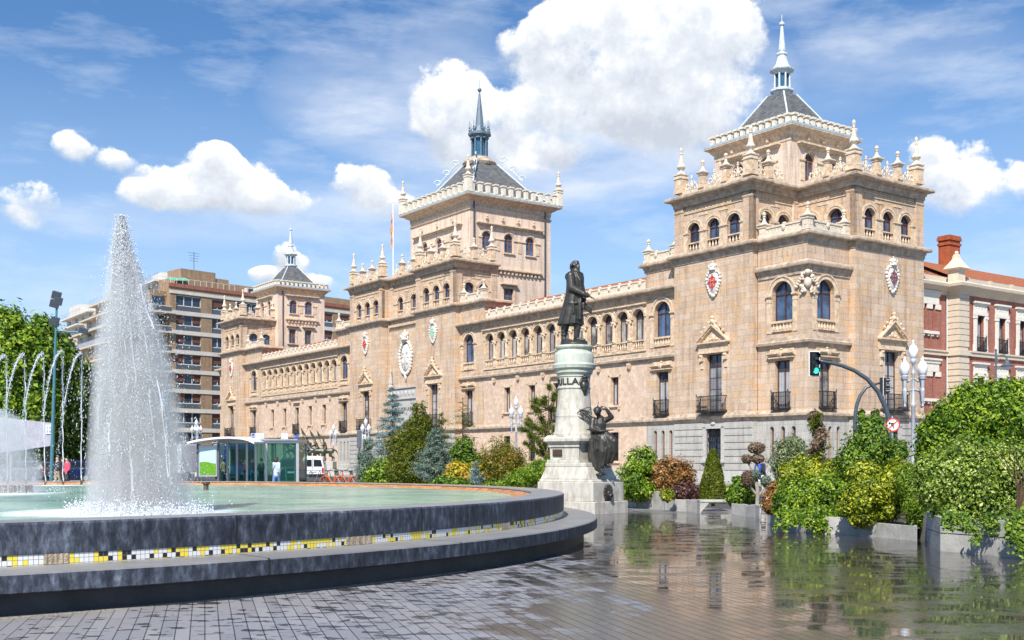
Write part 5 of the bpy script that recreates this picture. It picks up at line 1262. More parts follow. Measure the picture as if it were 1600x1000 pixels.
# veil of fine spray over the left of the basin
# ================================================================ MONUMENT
MX,MY=1.78,32.4; MRZ=-R(39.4)
MP=thing('pedestal','tall stained white marble pedestal with verdigris capital, bronze plaque and lion mask','pedestal',(MX,MY,0),MRZ)
m=MB(); m.box(-.80,1.30,-.82,.82,-.02,.34); m.box(-.74,1.20,-.76,.76,.34,.88); m.build('base_step','marble',MP,bevel=.02)
m=MB(); m.frust(.20,0,.88,.95,.92,.72,.90,.70); m.frust(.16,0,.95,1.30,.86,.68,.72,.60); m.frust(.12,0,1.30,1.42,.72,.60,.70,.60); m.build('flared_block','marble',MP,bevel=.02)
m=MB(); m.box(-.56,.60,-.56,.56,1.42,1.50); m.box(-.49,.52,-.49,.49,1.50,1.94); m.box(-.53,.56,-.53,.53,1.86,1.95); m.build('dado','marble',MP,bevel=.012)
m=MB(); m.frust(.01,0,1.94,2.02,.53,.53,.62,.62); m.box(-.63,.65,-.63,.63,2.02,2.10); m.frust(.01,0,2.10,2.2,.63,.63,.55,.55); m.build('dado_cornice','marble',MP,bevel=.01)
m=MB(); m.lathe([(.60,2.16),(.60,2.24),(.56,2.32),(.55,2.5),(.53,2.62),(.52,2.72),(.53,2.75),(.52,2.78)],0,0,48); sm(m.build('flared_drum','marble',MP))
m=MB(); m.lathe([(.515,2.78),(.515,2.85),(.48,3.10),(.455,3.52)],0,0,48); sm(m.build('shaft','marble',MP))
m=MB(); m.lathe([(.455,3.50),(.475,3.52),(.485,3.545),(.475,3.575),(.455,3.59),(.452,3.84),(.48,3.88),(.47,3.90),(.50,3.95),(.53,3.98),(.54,4.05),(.60,4.11),(.61,4.17),(.62,4.20),(.58,4.22),(.56,4.26),(.565,4.46),(.55,4.52),(.50,4.58),(.485,4.64),(.53,4.68),(.545,4.72),(.535,4.76),(.48,4.77)],0,0,64); sm(m.build('capital','marble',MP))
# lettering wrapped round the neck of the drum; it reads up to the bronze bust
M['letter']=plain('black_bronze_letters',(.02,.02,.02),.5)
lt=textobj('ZORRILLA',.26,'letter',MP,'lettering',.008)
def toworld_angle(px,r): # angle (world) on drum radius r whose tangent sees px on camera side
    best=None
    for k in range(2000):
        a=-PI+PI*k/2000; X=MX+r*math.cos(a); Y=MY+r*math.sin(a); e=abs(800+F*X/Y-px)
        if best is None or e<best[0]: best=(e,a)
    return best[1]
me=lt.data; xs=[v.co.x for v in me.vertices]; w0,w1=min(xs),max(xs)
aend=toworld_angle(904.5,.46)-MRZ   # right end of the word
Rr=.468; sc_x=1.18
for v in me.vertices:
    a=aend-(w1-v.co.x)*sc_x/Rr; rr=Rr+ (v.co.z+.004); z=3.715+v.co.y
    v.co=(rr*math.cos(a),rr*math.sin(a),z)
me.update()
m=MB(); m.box(-.38,-.06,-.53,-.48,1.60,1.80); pq=m.build('plaque','bronze',MP,bevel=.01); M['plaqueface']=plain('brown_plaque',(.10,.055,.035),.5)
m=MB(); m.box(-.36,-.08,-.537,-.531,1.62,1.78); pf=m.build('plaque_face','plaqueface',pq)
m=MB(); 
for k in range(3): m.box(-.33,-.11,-.541,-.538,1.65+.045*k,1.66+.045*k)
m.build('engraved_line','letter',pq)
# bronze bust relief on the drum + lion mask
def blob(name,fn,mat,par,vox,smooth=1,loc=(0,0,0),rz=0.):
    m=MB(); fn(m); o=m.build(name,mat,par); o.location=loc; o.rotation_euler=(0,0,rz); remesh(o,vox,smooth); return o
def bust(m):
    m.ball((0,0,.0),(.11,.10,.14),12,8); m.ball((0,0,.17),(.075,.08,.09),12,8); m.ball((0,-.03,.24),(.09,.09,.05),10,6)
    m.chain([(-.1,0,-.05),(-.13,0,.08),(-.08,0,.2)],[.04,.045,.03]); m.chain([(.1,0,-.05),(.13,0,.08),(.08,0,.2)],[.04,.045,.03])
    m.chain([(0,0,-.1),(0.02,0,-.2),(.0,0,-.26)],[.09,.06,.03]); m.ball((0,-.08,.16),(.02,.03,.03),8,5)
    for k in range(8): a=k*PI/4; m.ball((.085*math.cos(a),-.02,.2+.09*math.sin(a)),.03,8,5)
ab=toworld_angle(914,.5)
o=blob('bust_relief',bust,'bronze',MP,.016,1); 
la=ab-MRZ; o.location=(.46*math.cos(la),.46*math.sin(la),3.60); o.rotation_euler=(0,0,la+PI/2)
def lion(m):
    m.ball((0,0,0),(.17,.08,.2),14,8); m.ball((0,-.08,-.02),(.1,.07,.12),12,8); m.ball((0,-.13,-.05),(.06,.05,.05),10,6)
    for k in range(16):
        a=k*PI/8; m.chain([(.12*math.cos(a),-.02,.14*math.sin(a)),(.2*math.cos(a+.2),-.03,.23*math.sin(a+.2))],[.05,.025],8)
    for sg in (-1,1): m.ball((sg*.05,-.13,.04),(.025,.02,.02),8,5); m.ball((sg*.07,-.11,.09),(.05,.03,.02),8,5); m.ball((sg*.045,-.14,-.08),(.035,.03,.03),8,5); m.ball((sg*.11,-.05,.15),(.04,.03,.04),8,5)
    m.ball((0,-.12,-.14),(.05,.04,.03),8,5)
o=blob('lion_mask',lion,'bronze',MP,.016,1); o.location=(1.24,-.12,.58); o.rotation_euler=(0,0,PI/2); 
# ---------------------------------------------------------------- hands
def hand(m,w,dirv,up,s=1.,curl=.3,side=1):
    """palm at wrist w pointing along dirv; up = back-of-hand normal"""
    w=Vector(w); d=Vector(dirv).normalized(); n=Vector(up); n=(n-d*n.dot(d)).normalized(); r=d.cross(n)*side
    pc=w+d*.05*s
    for q in (-1.5,-.5,.5,1.5):
        b=w+d*.085*s+r*q*.021*s; m.limb(tuple(w+r*q*.012*s),tuple(b),.020*s,.0135*s,8)
        ln=[.062,.075,.08,.068][int(q+1.5)]*s; dd=d.copy(); p=b
        for j,(f,cu) in enumerate(((.45,curl),(.32,curl*1.4),(.23,curl*1.2))):
            dd=(dd-n*cu).normalized(); e=p+dd*ln*f; m.limb(tuple(p),tuple(e),(.0105-.001*j)*s,(.0095-.001*j)*s,7); p=e
    tb=w+d*.02*s-r*.026*s; t1=tb+(d*.6-r*.7-n*.25).normalized()*.045*s; t2=t1+(d*.9-r*.25-n*.35).normalized()*.032*s
    m.limb(tuple(tb),tuple(t1),.016*s,.012*s,7); m.limb(tuple(t1),tuple(t2),.012*s,.0095*s,7)
# ---------------------------------------------------------------- frock-coated statue
# local frame: x to the right of the picture, -y towards the camera, z up; 2.40 m tall
ST=thing('statue','bronze statue of a bearded man in a long frock coat on top of the pedestal','statue',(MX,MY,4.77),R(-3))
m=MB(); m.lathe([(.40,0),(.40,.03),(.385,.06),(.385,.12),(.37,.13)],0,0,28); sm(m.build('plinth','bronze',ST))
S=1.0
def man(m):
    # legs : back (left in picture) leg bent, front leg straight
    m.chain([(-.06,.05,1.15),(-.20,.02,.80),(-.29,.06,.28)],[.155,.125,.085]); m.chain([(-.29,.06,.30),(-.30,.04,.19)],[.085,.075])
    m.chain([(-.30,.05,.18),(-.20,-.05,.16),(-.10,-.10,.155)],[.065,.055,.04]); m.ball((-.32,.07,.18),.06,8,6)
    m.chain([(.08,-.05,1.15),(.11,-.06,.75),(.07,-.04,.25)],[.155,.12,.085]); m.chain([(.06,-.03,.19),(.18,-.09,.165),(.29,-.13,.155)],[.07,.058,.04]); m.ball((.03,-.02,.18),.06,8,6)
    m.ball((-.28,.05,.45),(.10,.10,.14),10,6)
    for zq in (.32,.40,.5): m.ball((-.29,.05,zq),(.098,.1,.03),12,6); m.ball((.08,-.04,zq),(.095,.095,.03),12,6)
def coat_(m):
    # torso sections leaning slightly back
    secs=[(.98,-.06,.02,.30,.27),(1.2,-.045,.0,.275,.25),(1.5,.0,.0,.245,.22),(1.75,.03,.0,.255,.22),(1.95,.03,0,.26,.22),(2.08,.02,.01,.24,.19),(2.14,.02,.02,.14,.13)]
    vs=[];seg=28
    for i,(z,cx,cy,rx,ry) in enumerate(secs):
        for k in range(seg):
            a=2*PI*k/seg; f=1.+ (.055*math.sin(7*a+1)+.035*math.sin(11*a))*max(0,1-(i/3.2)); vs.append((cx+rx*f*math.cos(a),cy+ry*f*math.sin(a),z))
    secs0=(.90,-.08,.02,.33,.29)
    fs=[(i*seg+k,i*seg+(k+1)%seg,(i+1)*seg+(k+1)%seg,(i+1)*seg+k) for i in range(len(secs)-1) for k in range(seg)]+[tuple(range(seg-1,-1,-1)),tuple((len(secs)-1)*seg+k for k in range(seg))]
    m.add(vs,fs)
    # coat skirt down to knees with folds
    vs=[];sk=[(.60,-.10,.03,.37,.30),(.66,-.10,.03,.37,.30),(.85,-.08,.02,.335,.285),(1.05,-.055,.01,.295,.265)]
    for i,(z,cx,cy,rx,ry) in enumerate(sk):
        for k in range(seg*2):
            a=PI*k/seg; f=1.+(.06*math.sin(9*a)+.04*math.sin(14*a+.6))*(1-.2*i); vs.append((cx+rx*f*math.cos(a),cy+ry*f*math.sin(a),z+.02*math.sin(4*a)*(i==0)))
    s2=seg*2; fs=[(i*s2+k,i*s2+(k+1)%s2,(i+1)*s2+(k+1)%s2,(i+1)*s2+k) for i in range(3) for k in range(s2)]+[tuple(range(s2-1,-1,-1)),tuple(3*s2+k for k in range(s2))]
    m.add(vs,fs)
    # shoulders
    m.chain([(-.14,.0,1.98),(.02,.02,2.06),(.16,.02,1.98)],[.13,.13,.12])
    # near arm (camera side): elbow bent, forearm to the right
    m.chain([(-.10,-.14,1.98),(-.06,-.22,1.62),(.26,-.26,1.45)],[.135,.12,.085]); m.chain([(.26,-.26,1.45),(.38,-.26,1.40)],[.09,.07])
    # far arm holding the hat, hanging forward
    m.chain([(.14,.12,1.96),(.22,.14,1.62),(.28,.02,1.32)],[.115,.1,.08])
    # lapels, pocket flap, buttons
    m.chain([(.06,-.16,2.06),(.16,-.20,1.85),(.20,-.19,1.62)],[.045,.05,.03]); m.chain([(.12,-.12,2.08),(.22,-.14,1.85)],[.04,.035])
    m.box(-.14,.10,-.27,-.20,1.17,1.22); m.chain([(-.02,-.25,1.2),(-.02,-.27,.9)],[.03,.03])
    m.chain([(.20,-.14,1.55),(.17,-.20,1.2),(.16,-.22,.75)],[.04,.05,.05])
def head_(m):
    m.chain([(.04,.0,2.10),(.06,.0,2.24)],[.09,.08]); m.ball((.065,-.005,2.31),(.098,.092,.125),16,10)
    m.ball((.10,-.035,2.26),(.07,.065,.08),12,8)
    m.ball((.135,-.075,2.30),(.018,.022,.035),8,6)       # nose
    m.ball((.09,-.088,2.345),(.05,.015,.012),8,5)         # brow
    for e in ((.075,-.088),(.135,-.05)): m.ball((e[0],e[1],2.325),(.014,.012,.009),8,5)
    # beard and moustache
    m.chain([(.11,-.06,2.245),(.12,-.07,2.17),(.12,-.07,2.09)],[.055,.05,.022]); m.ball((.125,-.085,2.262),(.05,.02,.016),8,5)
    m.ball((.0,-.07,2.30),(.02,.03,.035),8,5)
    # swept hair
    m.ball((.035,.01,2.38),(.105,.10,.07),12,8)
    for k in range(9):
        a=k*.42; m.ball((-.02-.055*math.cos(a*.5),-.06+.02*k,2.31-.045*math.sin(a)),(.05,.045,.06),8,6)
    m.chain([(-.05,-.03,2.34),(-.085,-.02,2.24),(-.07,.0,2.18)],[.055,.05,.035]); m.ball((.09,-.03,2.405),(.05,.06,.035),8,6)
    # standing collar and bow
    m.lathe([(.10,0),(.105,.05),(.095,.09)],.04,.0,14,2.10); m.ball((.11,-.11,2.1),(.04,.03,.025),8,5)
def allman(m):
    man(m); coat_(m); head_(m)
    hand(m,(.40,-.26,1.39),(.95,-.05,-.42),(.25,-.2,1),1.35,.10,1)
    hand(m,(.285,-.01,1.30),(.4,-.2,-.9),(1,0,.2),1.2,.55,-1)
    # opera hat / folded book held low
    c0=(.30,-.02,1.22); m.add([(.30,-.10,1.24),(.52,-.16,1.08),(.50,-.14,.90),(.27,-.07,1.05),(.30,.02,1.24),(.52,-.04,1.08),(.50,-.02,.90),(.27,.05,1.05)],[(0,1,2,3),(4,7,6,5),(0,4,5,1),(1,5,6,2),(2,6,7,3),(3,7,4,0)])
o=blob('figure',allman,'bronze',ST,.0145,1)
# ---------------------------------------------------------------- seated muse (winged)
MU=thing('statue','black bronze seated winged woman in draped robes against the side of the pedestal','statue',(MX,MY,0),0.)
# placed by picture coordinates relative to the pedestal centre (px 897), metres
mx=lambda px: (px-897)/55.3; mz=lambda y: zpy(y,31.7)
def muse(m):
    y=-.62
    # trunk leaning on the shaft
    pel=(mx(936),y+.05,mz(684)); ch=(mx(935),y+.0,mz(662)); nk=(mx(935),y-.05,mz(652)); hd=(mx(931),y-.12,mz(643))
    m.chain([pel,(mx(935),y,mz(673)),ch,(mx(936),y-.02,mz(655))],[.21,.18,.19,.12]); m.chain([(mx(935),y-.05,mz(655)),hd],[.065,.07])
    m.ball(hd,(.10,.11,.125),14,8); m.ball((hd[0]-.02,hd[1]-.1,hd[2]-.03),(.05,.04,.06),8,6); m.ball((hd[0]-.03,hd[1]-.145,hd[2]-.025),.018,8,5)
    m.ball((hd[0],hd[1]+.01,hd[2]+.04),(.125,.13,.095),14,8); m.tube([(hd[0],hd[1],hd[2]+.1),(hd[0]+.03,hd[1],hd[2]+.30)],[.025,.008],6)
    # raised arm (picture right)
    sh=(mx(945),y-.02,mz(656)); el=(mx(950),y-.12,mz(646)); wr=(mx(940),y-.16,mz(640)); m.chain([sh,(mx(953),y-.12,mz(652)),(mx(944),y-.18,mz(639))],[.085,.07,.045])
    hand(m,(mx(944),y-.18,mz(639)),(-.8,.1,.4),(0,-1,.3),1.1,.35,1)
    # other arm with sleeve, forearm across lap
    m.chain([(mx(925),y-.03,mz(656)),(mx(922),y-.1,mz(670)),(mx(935),y-.28,mz(674))],[.095,.085,.05]); hand(m,(mx(936),y-.28,mz(674)),(1,-.2,.1),(0,-.2,1),1.1,.25,1)
    m.chain([(mx(915),y-.05,mz(671)),(mx(925),y-.2,mz(673)),(mx(955),y-.28,mz(672))],[.02,.03,.02])   # harp/lyre arm
    m.ball((mx(924),y-.02,mz(660)),(.13,.12,.16),10,6)
    # thighs and knees, robes falling
    m.chain([(mx(934),y,mz(684)),(mx(944),y-.22,mz(683)),(mx(951),y-.34,mz(687))],[.17,.165,.13]); m.chain([(mx(951),y-.34,mz(687)),(mx(949),y-.32,mz(705)),(mx(944),y-.26,mz(725))],[.13,.12,.075])
    m.chain([(mx(930),y,mz(684)),(mx(938),y-.26,mz(688)),(mx(938),y-.34,mz(706)),(mx(935),y-.30,mz(733))],[.16,.15,.12,.075])
    for k in range(14):
        t=k/13; px0=927+27*t; px1=930+15*t; yy=y-.12-.22*math.sin(t*PI*.9)
        m.chain([(mx(px0),yy,mz(684+3*math.sin(k))),(mx(px0+2*math.sin(k*2.1)),yy-.06,mz(702)),(mx(px1+2*math.sin(k*1.3)),yy-.03,mz(724+6*math.sin(k*1.9)))],[.055,.05,.035],8)
    for k in range(6):
        m.chain([(mx(932+2*k),y-.30,mz(680+k)),(mx(942+k),y-.42,mz(690+2*k)),(mx(930+3*k),y-.36,mz(702+2*k))],[.03,.035,.03],8)
    # drape down picture-left
    for k in range(5): m.chain([(mx(924+2*k),y-.02,mz(678)),(mx(923+2.2*k),y-.10,mz(705)),(mx(927+2*k),y-.12,mz(733))],[.06,.05,.045],8)
    # feet
    m.chain([(mx(936),y-.28,mz(734)),(mx(938),y-.44,mz(738))],[.06,.04]); m.chain([(mx(945),y-.26,mz(727)),(mx(950),y-.40,mz(729))],[.055,.038])
    m.ball((mx(936),y-.22,mz(741)),(.16,.2,.04),10,6)
    m.box(mx(922),mx(950),y-.1,y+.40,mz(722),mz(686)); m.chain([(mx(924),y,mz(690)),(mx(922),y-.02,mz(715)),(mx(926),y-.04,mz(736))],[.12,.11,.08]); m.chain([(mx(955),y-.36,mz(690)),(mx(957),y-.34,mz(706)),(mx(952),y-.3,mz(722))],[.12,.09,.05])
blob('figure',muse,'bronze',MU,.0165,1)
m=MB(); y=-.50
for (cx,cz,rx,rz,ang) in ((911,641,.20,.075,-.35),(912,650,.19,.095,.15)):
    n=22; vs=[]
    X0,Z0=mx(cx),mz(cz)
    for s_ in (0,1):
        pts=[]
        for k in range(n):
            a=2*PI*k/n; px_=rx*math.cos(a)*(1.-.18*math.sin(a)); pz_=rz*math.sin(a)
            pts.append((X0+px_*math.cos(ang)-pz_*math.sin(ang),y+.02*s_,Z0+px_*math.sin(ang)*-1+pz_*math.cos(ang)))
        if s_==0: m.tube(pts+[pts[0]],.016,6)
    for q in (-.35,.35): m.tube([(X0+rx*.9,y,Z0-.06),(X0,y-.01,Z0+rz*q*.9),(X0-rx*.7,y,Z0+rz*q*1.1)],[.016,.013,.01],6)
    for q in (-.6,.3): m.ball((X0-rx*.35,y,Z0+rz*q),(.05,.01,.025),8,5)
m.build('wing','bronze',MU)
# ================================================================ VEGETATION
def leafmat(name,stops,rough=.45,tr=.3,sc_=1.3):
    m,t,b,o=nt(name); g=N(t,'ShaderNodeNewGeometry'); co=worldco(t)
    v=mth(t,'ADD',mth(t,'MULTIPLY',g.outputs['Random Per Island'],.75),mth(t,'MULTIPLY_ADD',noise(t,co,sc_*1.6,4,.7),1.1,-.42))
    n=len(stops); r=ramp(t,v,[(.12+.76*i/(n-1),s) for i,s in enumerate(stops)]); L(t,r.outputs[0],b.inputs['Base Color'])
    b.inputs['Roughness'].default_value=rough; b.inputs['Specular IOR Level'].default_value=.35
    ts=N(t,'ShaderNodeBsdfTranslucent'); L(t,mixc(t,1.,r.outputs[0],(1.1,1.15,.6),'MULTIPLY'),ts.inputs[0]); mx=N(t,'ShaderNodeMixShader'); mx.inputs[0].default_value=tr
    L(t,b.outputs[0],mx.inputs[1]); L(t,ts.outputs[0],mx.inputs[2]); L(t,mx.outputs[0],o.inputs[0]); return m
LM={
'bright':leafmat('bright_green_leaves',[(.022,.06,.006),(.09,.19,.012),(.22,.35,.020),(.42,.52,.05)]),
'mid':leafmat('mid_green_leaves',[(.02,.05,.008),(.07,.15,.015),(.15,.27,.025),(.30,.40,.05)]),
'dark':leafmat('dark_green_leaves',[(.012,.035,.010),(.03,.075,.015),(.06,.12,.02),(.10,.17,.03)]),
'yellow':leafmat('yellow_green_leaves',[(.03,.06,.006),(.13,.21,.012),(.34,.40,.02),(.60,.58,.06)]),
'gold':leafmat('golden_leaves',[(.16,.20,.01),(.42,.38,.02),(.62,.50,.03),(.62,.30,.08)]),
'yew':leafmat('olive_yew_needles',[(.03,.055,.006),(.08,.12,.008),(.16,.19,.010),(.24,.24,.015)]),
'blue':leafmat('blue_spruce_needles',[(.06,.12,.13),(.13,.22,.23),(.22,.34,.35),(.30,.42,.42)],.5,.15),
'greyblue':leafmat('grey_juniper_needles',[(.06,.10,.085),(.12,.18,.145),(.18,.25,.20),(.25,.31,.24)],.5,.15),
'olive':leafmat('grey_olive_leaves',[(.06,.09,.03),(.13,.18,.07),(.22,.27,.12),(.34,.38,.22)],.4,.2),
'varieg':leafmat('cream_edged_leaves',[(.03,.07,.010),(.12,.21,.02),(.27,.38,.04),(.54,.60,.20)],.4,.2),
'rust':leafmat('rust_red_leaves',[(.07,.08,.015),(.20,.12,.03),(.36,.15,.05),(.46,.24,.10)],.4,.2),
'purple':leafmat('dark_purple_leaves',[(.035,.015,.02),(.08,.03,.035),(.15,.06,.06),(.20,.12,.08)],.5,.15),
'dry':leafmat('dry_brown_tufts',[(.09,.05,.035),(.17,.10,.07),(.25,.17,.12),(.24,.22,.12)],.7,.1),
'nandina':leafmat('orange_green_wispy_leaves',[(.06,.09,.01),(.16,.19,.015),(.30,.26,.03),(.40,.20,.05)]),
'pine':leafmat('pine_needles',[(.05,.08,.01),(.10,.15,.02),(.18,.22,.03),(.26,.22,.05)]),
}
M['bark']=plain('grey_bark',(.20,.155,.12),.9,0,.35,12,.6); M['twig']=plain('brown_twigs',(.13,.08,.05),.9,0,.3,12,.3); M['palebark']=plain('pale_bark',(.34,.30,.26),.9,0,.3,12,.5)
M['soil']=plain('dark_soil',(.07,.05,.035),.95,0,.4,8,.6)
def leaves(name,C,Nrm,size,mat,par,asp=.5,g=None,fold=.0,jit=.7):
    """C centres (n,3), Nrm outward directions; diamond leaves"""
    n=len(C); g=g or NR
    nn=Nrm+g.normal(size=(n,3))*jit; nn/=np.linalg.norm(nn,axis=1,keepdims=True)+1e-9; size=size*(.72+.6*g.random(n)**2)
    a=g.normal(size=(n,3)); a-=nn*(a*nn).sum(1,keepdims=True); a/=np.linalg.norm(a,axis=1,keepdims=True)+1e-9
    b=np.cross(nn,a); s=(size*(.6+.8*g.random(n)))[:,None]
    V=np.stack([C-a*s,C+b*s*asp+nn*s*fold,C+a*s,C-b*s*asp+nn*s*fold],1).reshape(-1,3)
    me=bpy.data.meshes.new(name); me.vertices.add(4*n); me.vertices.foreach_set('co',V.astype(np.float32).ravel())
    me.loops.add(4*n); me.loops.foreach_set('vertex_index',np.arange(4*n,dtype=np.int32)); me.polygons.add(n)
    me.polygons.foreach_set('loop_start',np.arange(0,4*n,4,dtype=np.int32)); me.polygons.foreach_set('loop_total',np.full(n,4,dtype=np.int32)); me.update(calc_edges=True)
    me.materials.append(mat); o=bpy.data.objects.new(name,me); COL.objects.link(o); o.parent=par; return o
def lobes_pts(lobes,n,g,clump=26,inner=.55,sig=.13,droop=0.):
    """lobes: (x,y,z,rx,ry,rz). clumpy points near lobe surfaces"""
    L_=np.array(lobes,float); vol=(L_[:,3]*L_[:,4]+L_[:,3]*L_[:,5]+L_[:,4]*L_[:,5]); p=vol/vol.sum()
    # dense shells
    nc=max(8,int(clump*len(L_))); ci=g.choice(len(L_),nc,p=p); d=g.normal(size=(nc,3)); d/=np.linalg.norm(d,axis=1,keepdims=True)
    rad=.72+.38*g.random(nc); cc=L_[ci,:3]+d*L_[ci,3:]*rad[:,None]
    k=int(n*.62); w=g.integers(0,nc,k); rs=L_[ci[w],3:].mean(1)
    off=g.normal(size=(k,3)); P1=cc[w]+off*(rs*sig*1.6)[:,None]; N1=d[w]+off*.5
    li=g.choice(len(L_),n-k,p=p); dd=g.normal(size=(n-k,3)); dd/=np.linalg.norm(dd,axis=1,keepdims=True); r2=inner+(1.-inner)*g.random(n-k)**.6
    P2=L_[li,:3]+dd*L_[li,3:]*r2[:,None]; P=np.concatenate([P1,P2]); Nn=np.concatenate([N1,dd]); 
    if droop: P[:,2]-=droop*g.random(n)**2
    Nn[:,2]+=.35; k=P[:,2]>.0
    return P[k],Nn[k]
gcount=[0]
def plant(name,label,cat,px,D,lobes,n,size,mat,group=None,asp=.5,trunk=None,z0=0.,clump=26,sig=.13,inner=.55,tm='bark',fold=0.,droop=0.,jit=.7,px_units=True,stems=None):
    """lobes in (px, y, halfwidth px, halfheight px[, depth offset m]) picture measures turned into metres at distance D"""
    gcount[0]+=1; g=np.random.default_rng(100+gcount[0]); x0=atx(px,D); T=thing(name,label,cat,(x0,D,z0),0.,group)
    lb=[]
    for l in lobes:
        q=l[4] if len(l)>4 else 0.; DD=D+q; rx=l[2]*DD/F; rz=l[3]*DD/F; lb.append((atx(l[0],DD)-x0,q,max(zpy(l[1],DD)-z0,rz*.3),rx,(rx+rz)*.5 if len(l)<6 else l[5],rz))
    P,Nn=lobes_pts(lb,n,g,clump,inner,sig,droop)
    m=MB(); SP=[];SN=[]; area=sum(l[3]*l[5] for l in lb); ns=int(min(150,max(10,area*26)))
    for k in range(ns):
        l=lb[g.integers(0,len(lb))]; d=g.normal(size=3); d[2]=abs(d[2])+.25; d[1]-=.35; d/=np.linalg.norm(d); c=np.array(l[:3]); s0=c+d*np.array(l[3:])*.85; ln=(.16+.30*g.random())*(l[3]+l[5])*.5+size; dd=d*.7+np.array([0,0,.6])+g.normal(size=3)*.25; dd/=np.linalg.norm(dd); e=s0+dd*ln
        m.tube([tuple(s0),tuple((s0+e)/2+g.normal(size=3)*.01),tuple(e)],[size*.12,size*.09,size*.04],4); q=max(8,int(ln/size*3.2)); s_=g.random((q,1)); SP.append(s0+(e-s0)*s_+g.normal(size=(q,3))*size*.55); SN.append(np.tile(dd,(q,1))+g.normal(size=(q,3))*.6)
    P=np.concatenate([P]+SP); Nn=np.concatenate([Nn]+SN); leaves('foliage',P,Nn,size,LM[mat],T,asp,g,fold,jit)
    cx=lb[0][0]; top=max(l[2] for l in lb); tr=trunk or .04
    big=sorted(lb,key=lambda l:-l[3]*l[5])[:7]
    bx=np.mean([l[0] for l in big]); m.tube([(bx*.3,0,-.05),(bx*.6,0,top*.3),(bx,.0,top*.75)],[tr,tr*.8,tr*.3],7)
    for l in big:
        m.tube([(bx*.4,0,top*.12),((bx*.5+l[0])/2+.05*math.sin(gcount[0]+l[0]*9),l[1]/2,(top*.15+l[2])/2),(l[0],l[1],l[2]+l[5]*.3)],[tr*.6,tr*.4,tr*.15],6)
    m.build('stem',tm,T); return T
# --- group behind the basin, left to right
plant('topiary_shrub','clipped grey-green topiary column beside the bicycles','shrub',571,58,[(571,731,15,26),(571,715,13,14),(572,745,14,14),(576,693,9,9),(578,699,5,5)],9000,.045,'greyblue',asp=.35,clump=40,sig=.09)
plant('ivy_mound','low mound of glossy ivy left of the blue spruce','shrub',607,55,[(607,745,34,24),(590,752,20,18),(625,737,20,20),(640,752,22,22)],9000,.08,'bright',asp=.6)
def conifer(name,label,px,D,ytop,ybot,hw,n,size,mat,tiers=9,gap=.5,asp=.16,lean=0,seed=1,bare=0.,tm='bark',pw=.8,droop=.15,base=0.):
    g=np.random.default_rng(seed); x0=atx(px,D); T=thing(name,label,'tree',(x0,D,base)); ztop=zpy(ytop,D)-base; z0=max(.1,zpy(ybot,D)-base); W=hw*D/F
    m=MB(); m.tube([(0,0,-.1),(lean*.5,0,ztop*.5),(lean,0,ztop)],[.09,.05,.012],8); P=[];Nn=[]
    for i in range(tiers):
        t=i/(tiers-1); z=z0+(ztop-z0)*t**.9; R_=W*(1-t)**pw+.06; nb=9 if i<tiers*.6 else 6; 
        for k in range(nb):
            a=2*PI*(k+g.random()*.7)/nb; L_=R_*(.72+.45*g.random()); zz=z+g.normal()*.06
            dx,dy=math.cos(a),math.sin(a); bz=[zz+.10*L_,zz+.08*L_-droop*L_*.3,zz-droop*L_+.12*L_]
            bx0=lean*z/ztop
            m.tube([(bx0,0,zz),(bx0+dx*L_*.5,dy*L_*.5,bz[1]),(bx0+dx*L_,dy*L_,bz[2])],[.022,.014,.005],5)
            if g.random()<bare: continue
            q=max(6,int(n*L_/(W*tiers*nb*.55))); s=g.random(q)**.75; w=.10+.16*L_*(1-s*.5)
            px_=np.stack([bx0+dx*L_*s,dy*L_*s,bz[0]*(1-s)+bz[2]*s],1)+g.normal(size=(q,3))*np.stack([w*.55,w*.55,w*.32],1)
            P.append(px_); nn=np.tile([dx*.6,dy*.6,.8],(q,1)); Nn.append(nn)
    m.build('trunk',tm,T); leaves('foliage',np.concatenate(P),np.concatenate(Nn),size,LM[mat],T,asp,g,0,.8); return T
conifer('spruce_tree','blue spruce with silvery needles in front of the portal inscription',612,62,608,752,40,16000,.085,'blue',12,seed=3,pw=.75,lean=.05)
plant('yew_tree','tall olive-green yew with pointed tops between the spruce and grey juniper','tree',645,54,[(655,650,11,22),(657,672,18,22),(640,690,20,24),(625,705,22,26),(650,715,28,32),(668,700,16,22),(630,735,30,28),(660,740,24,22),(643,668,9,14),(668,668,9,16)],26000,.07,'yew',asp=.3,clump=34,sig=.11,trunk=.07)
conifer('fir_tree','small bright green fir poking out between yew and grey juniper',690,60,648,752,30,7000,.085,'pine',9,seed=5,bare=.15)
conifer('juniper_tree','grey-green conical juniper in front of the yew',681,48,672,757,34,15000,.07,'greyblue',12,seed=7,asp=.2,pw=.9,droop=-.35)
conifer('larch_tree','thin half-bare conifer with fine brown twigs rising before a tall window',723,62,622,752,40,4200,.06,'mid',13,seed=9,bare=.5,tm='twig',pw=.7)
plant('green_shrub','mid green shrub under the half-bare conifer','shrub',722,55,[(722,712,22,20),(735,725,18,18),(708,730,20,18),(728,695,12,12)],8000,.07,'mid')
plant('golden_shrub','yellow-leaved euonymus with orange patches beside the small blue conifer','shrub',721,46,[(716,738,18,14),(733,745,18,14),(705,750,14,10),(742,735,10,9)],7000,.06,'gold',asp=.6)
conifer('dwarf_spruce','tiny blue-grey dwarf spruce beside the yellow shrub',743,45,727,762,11,2600,.05,'blue',7,seed=11)
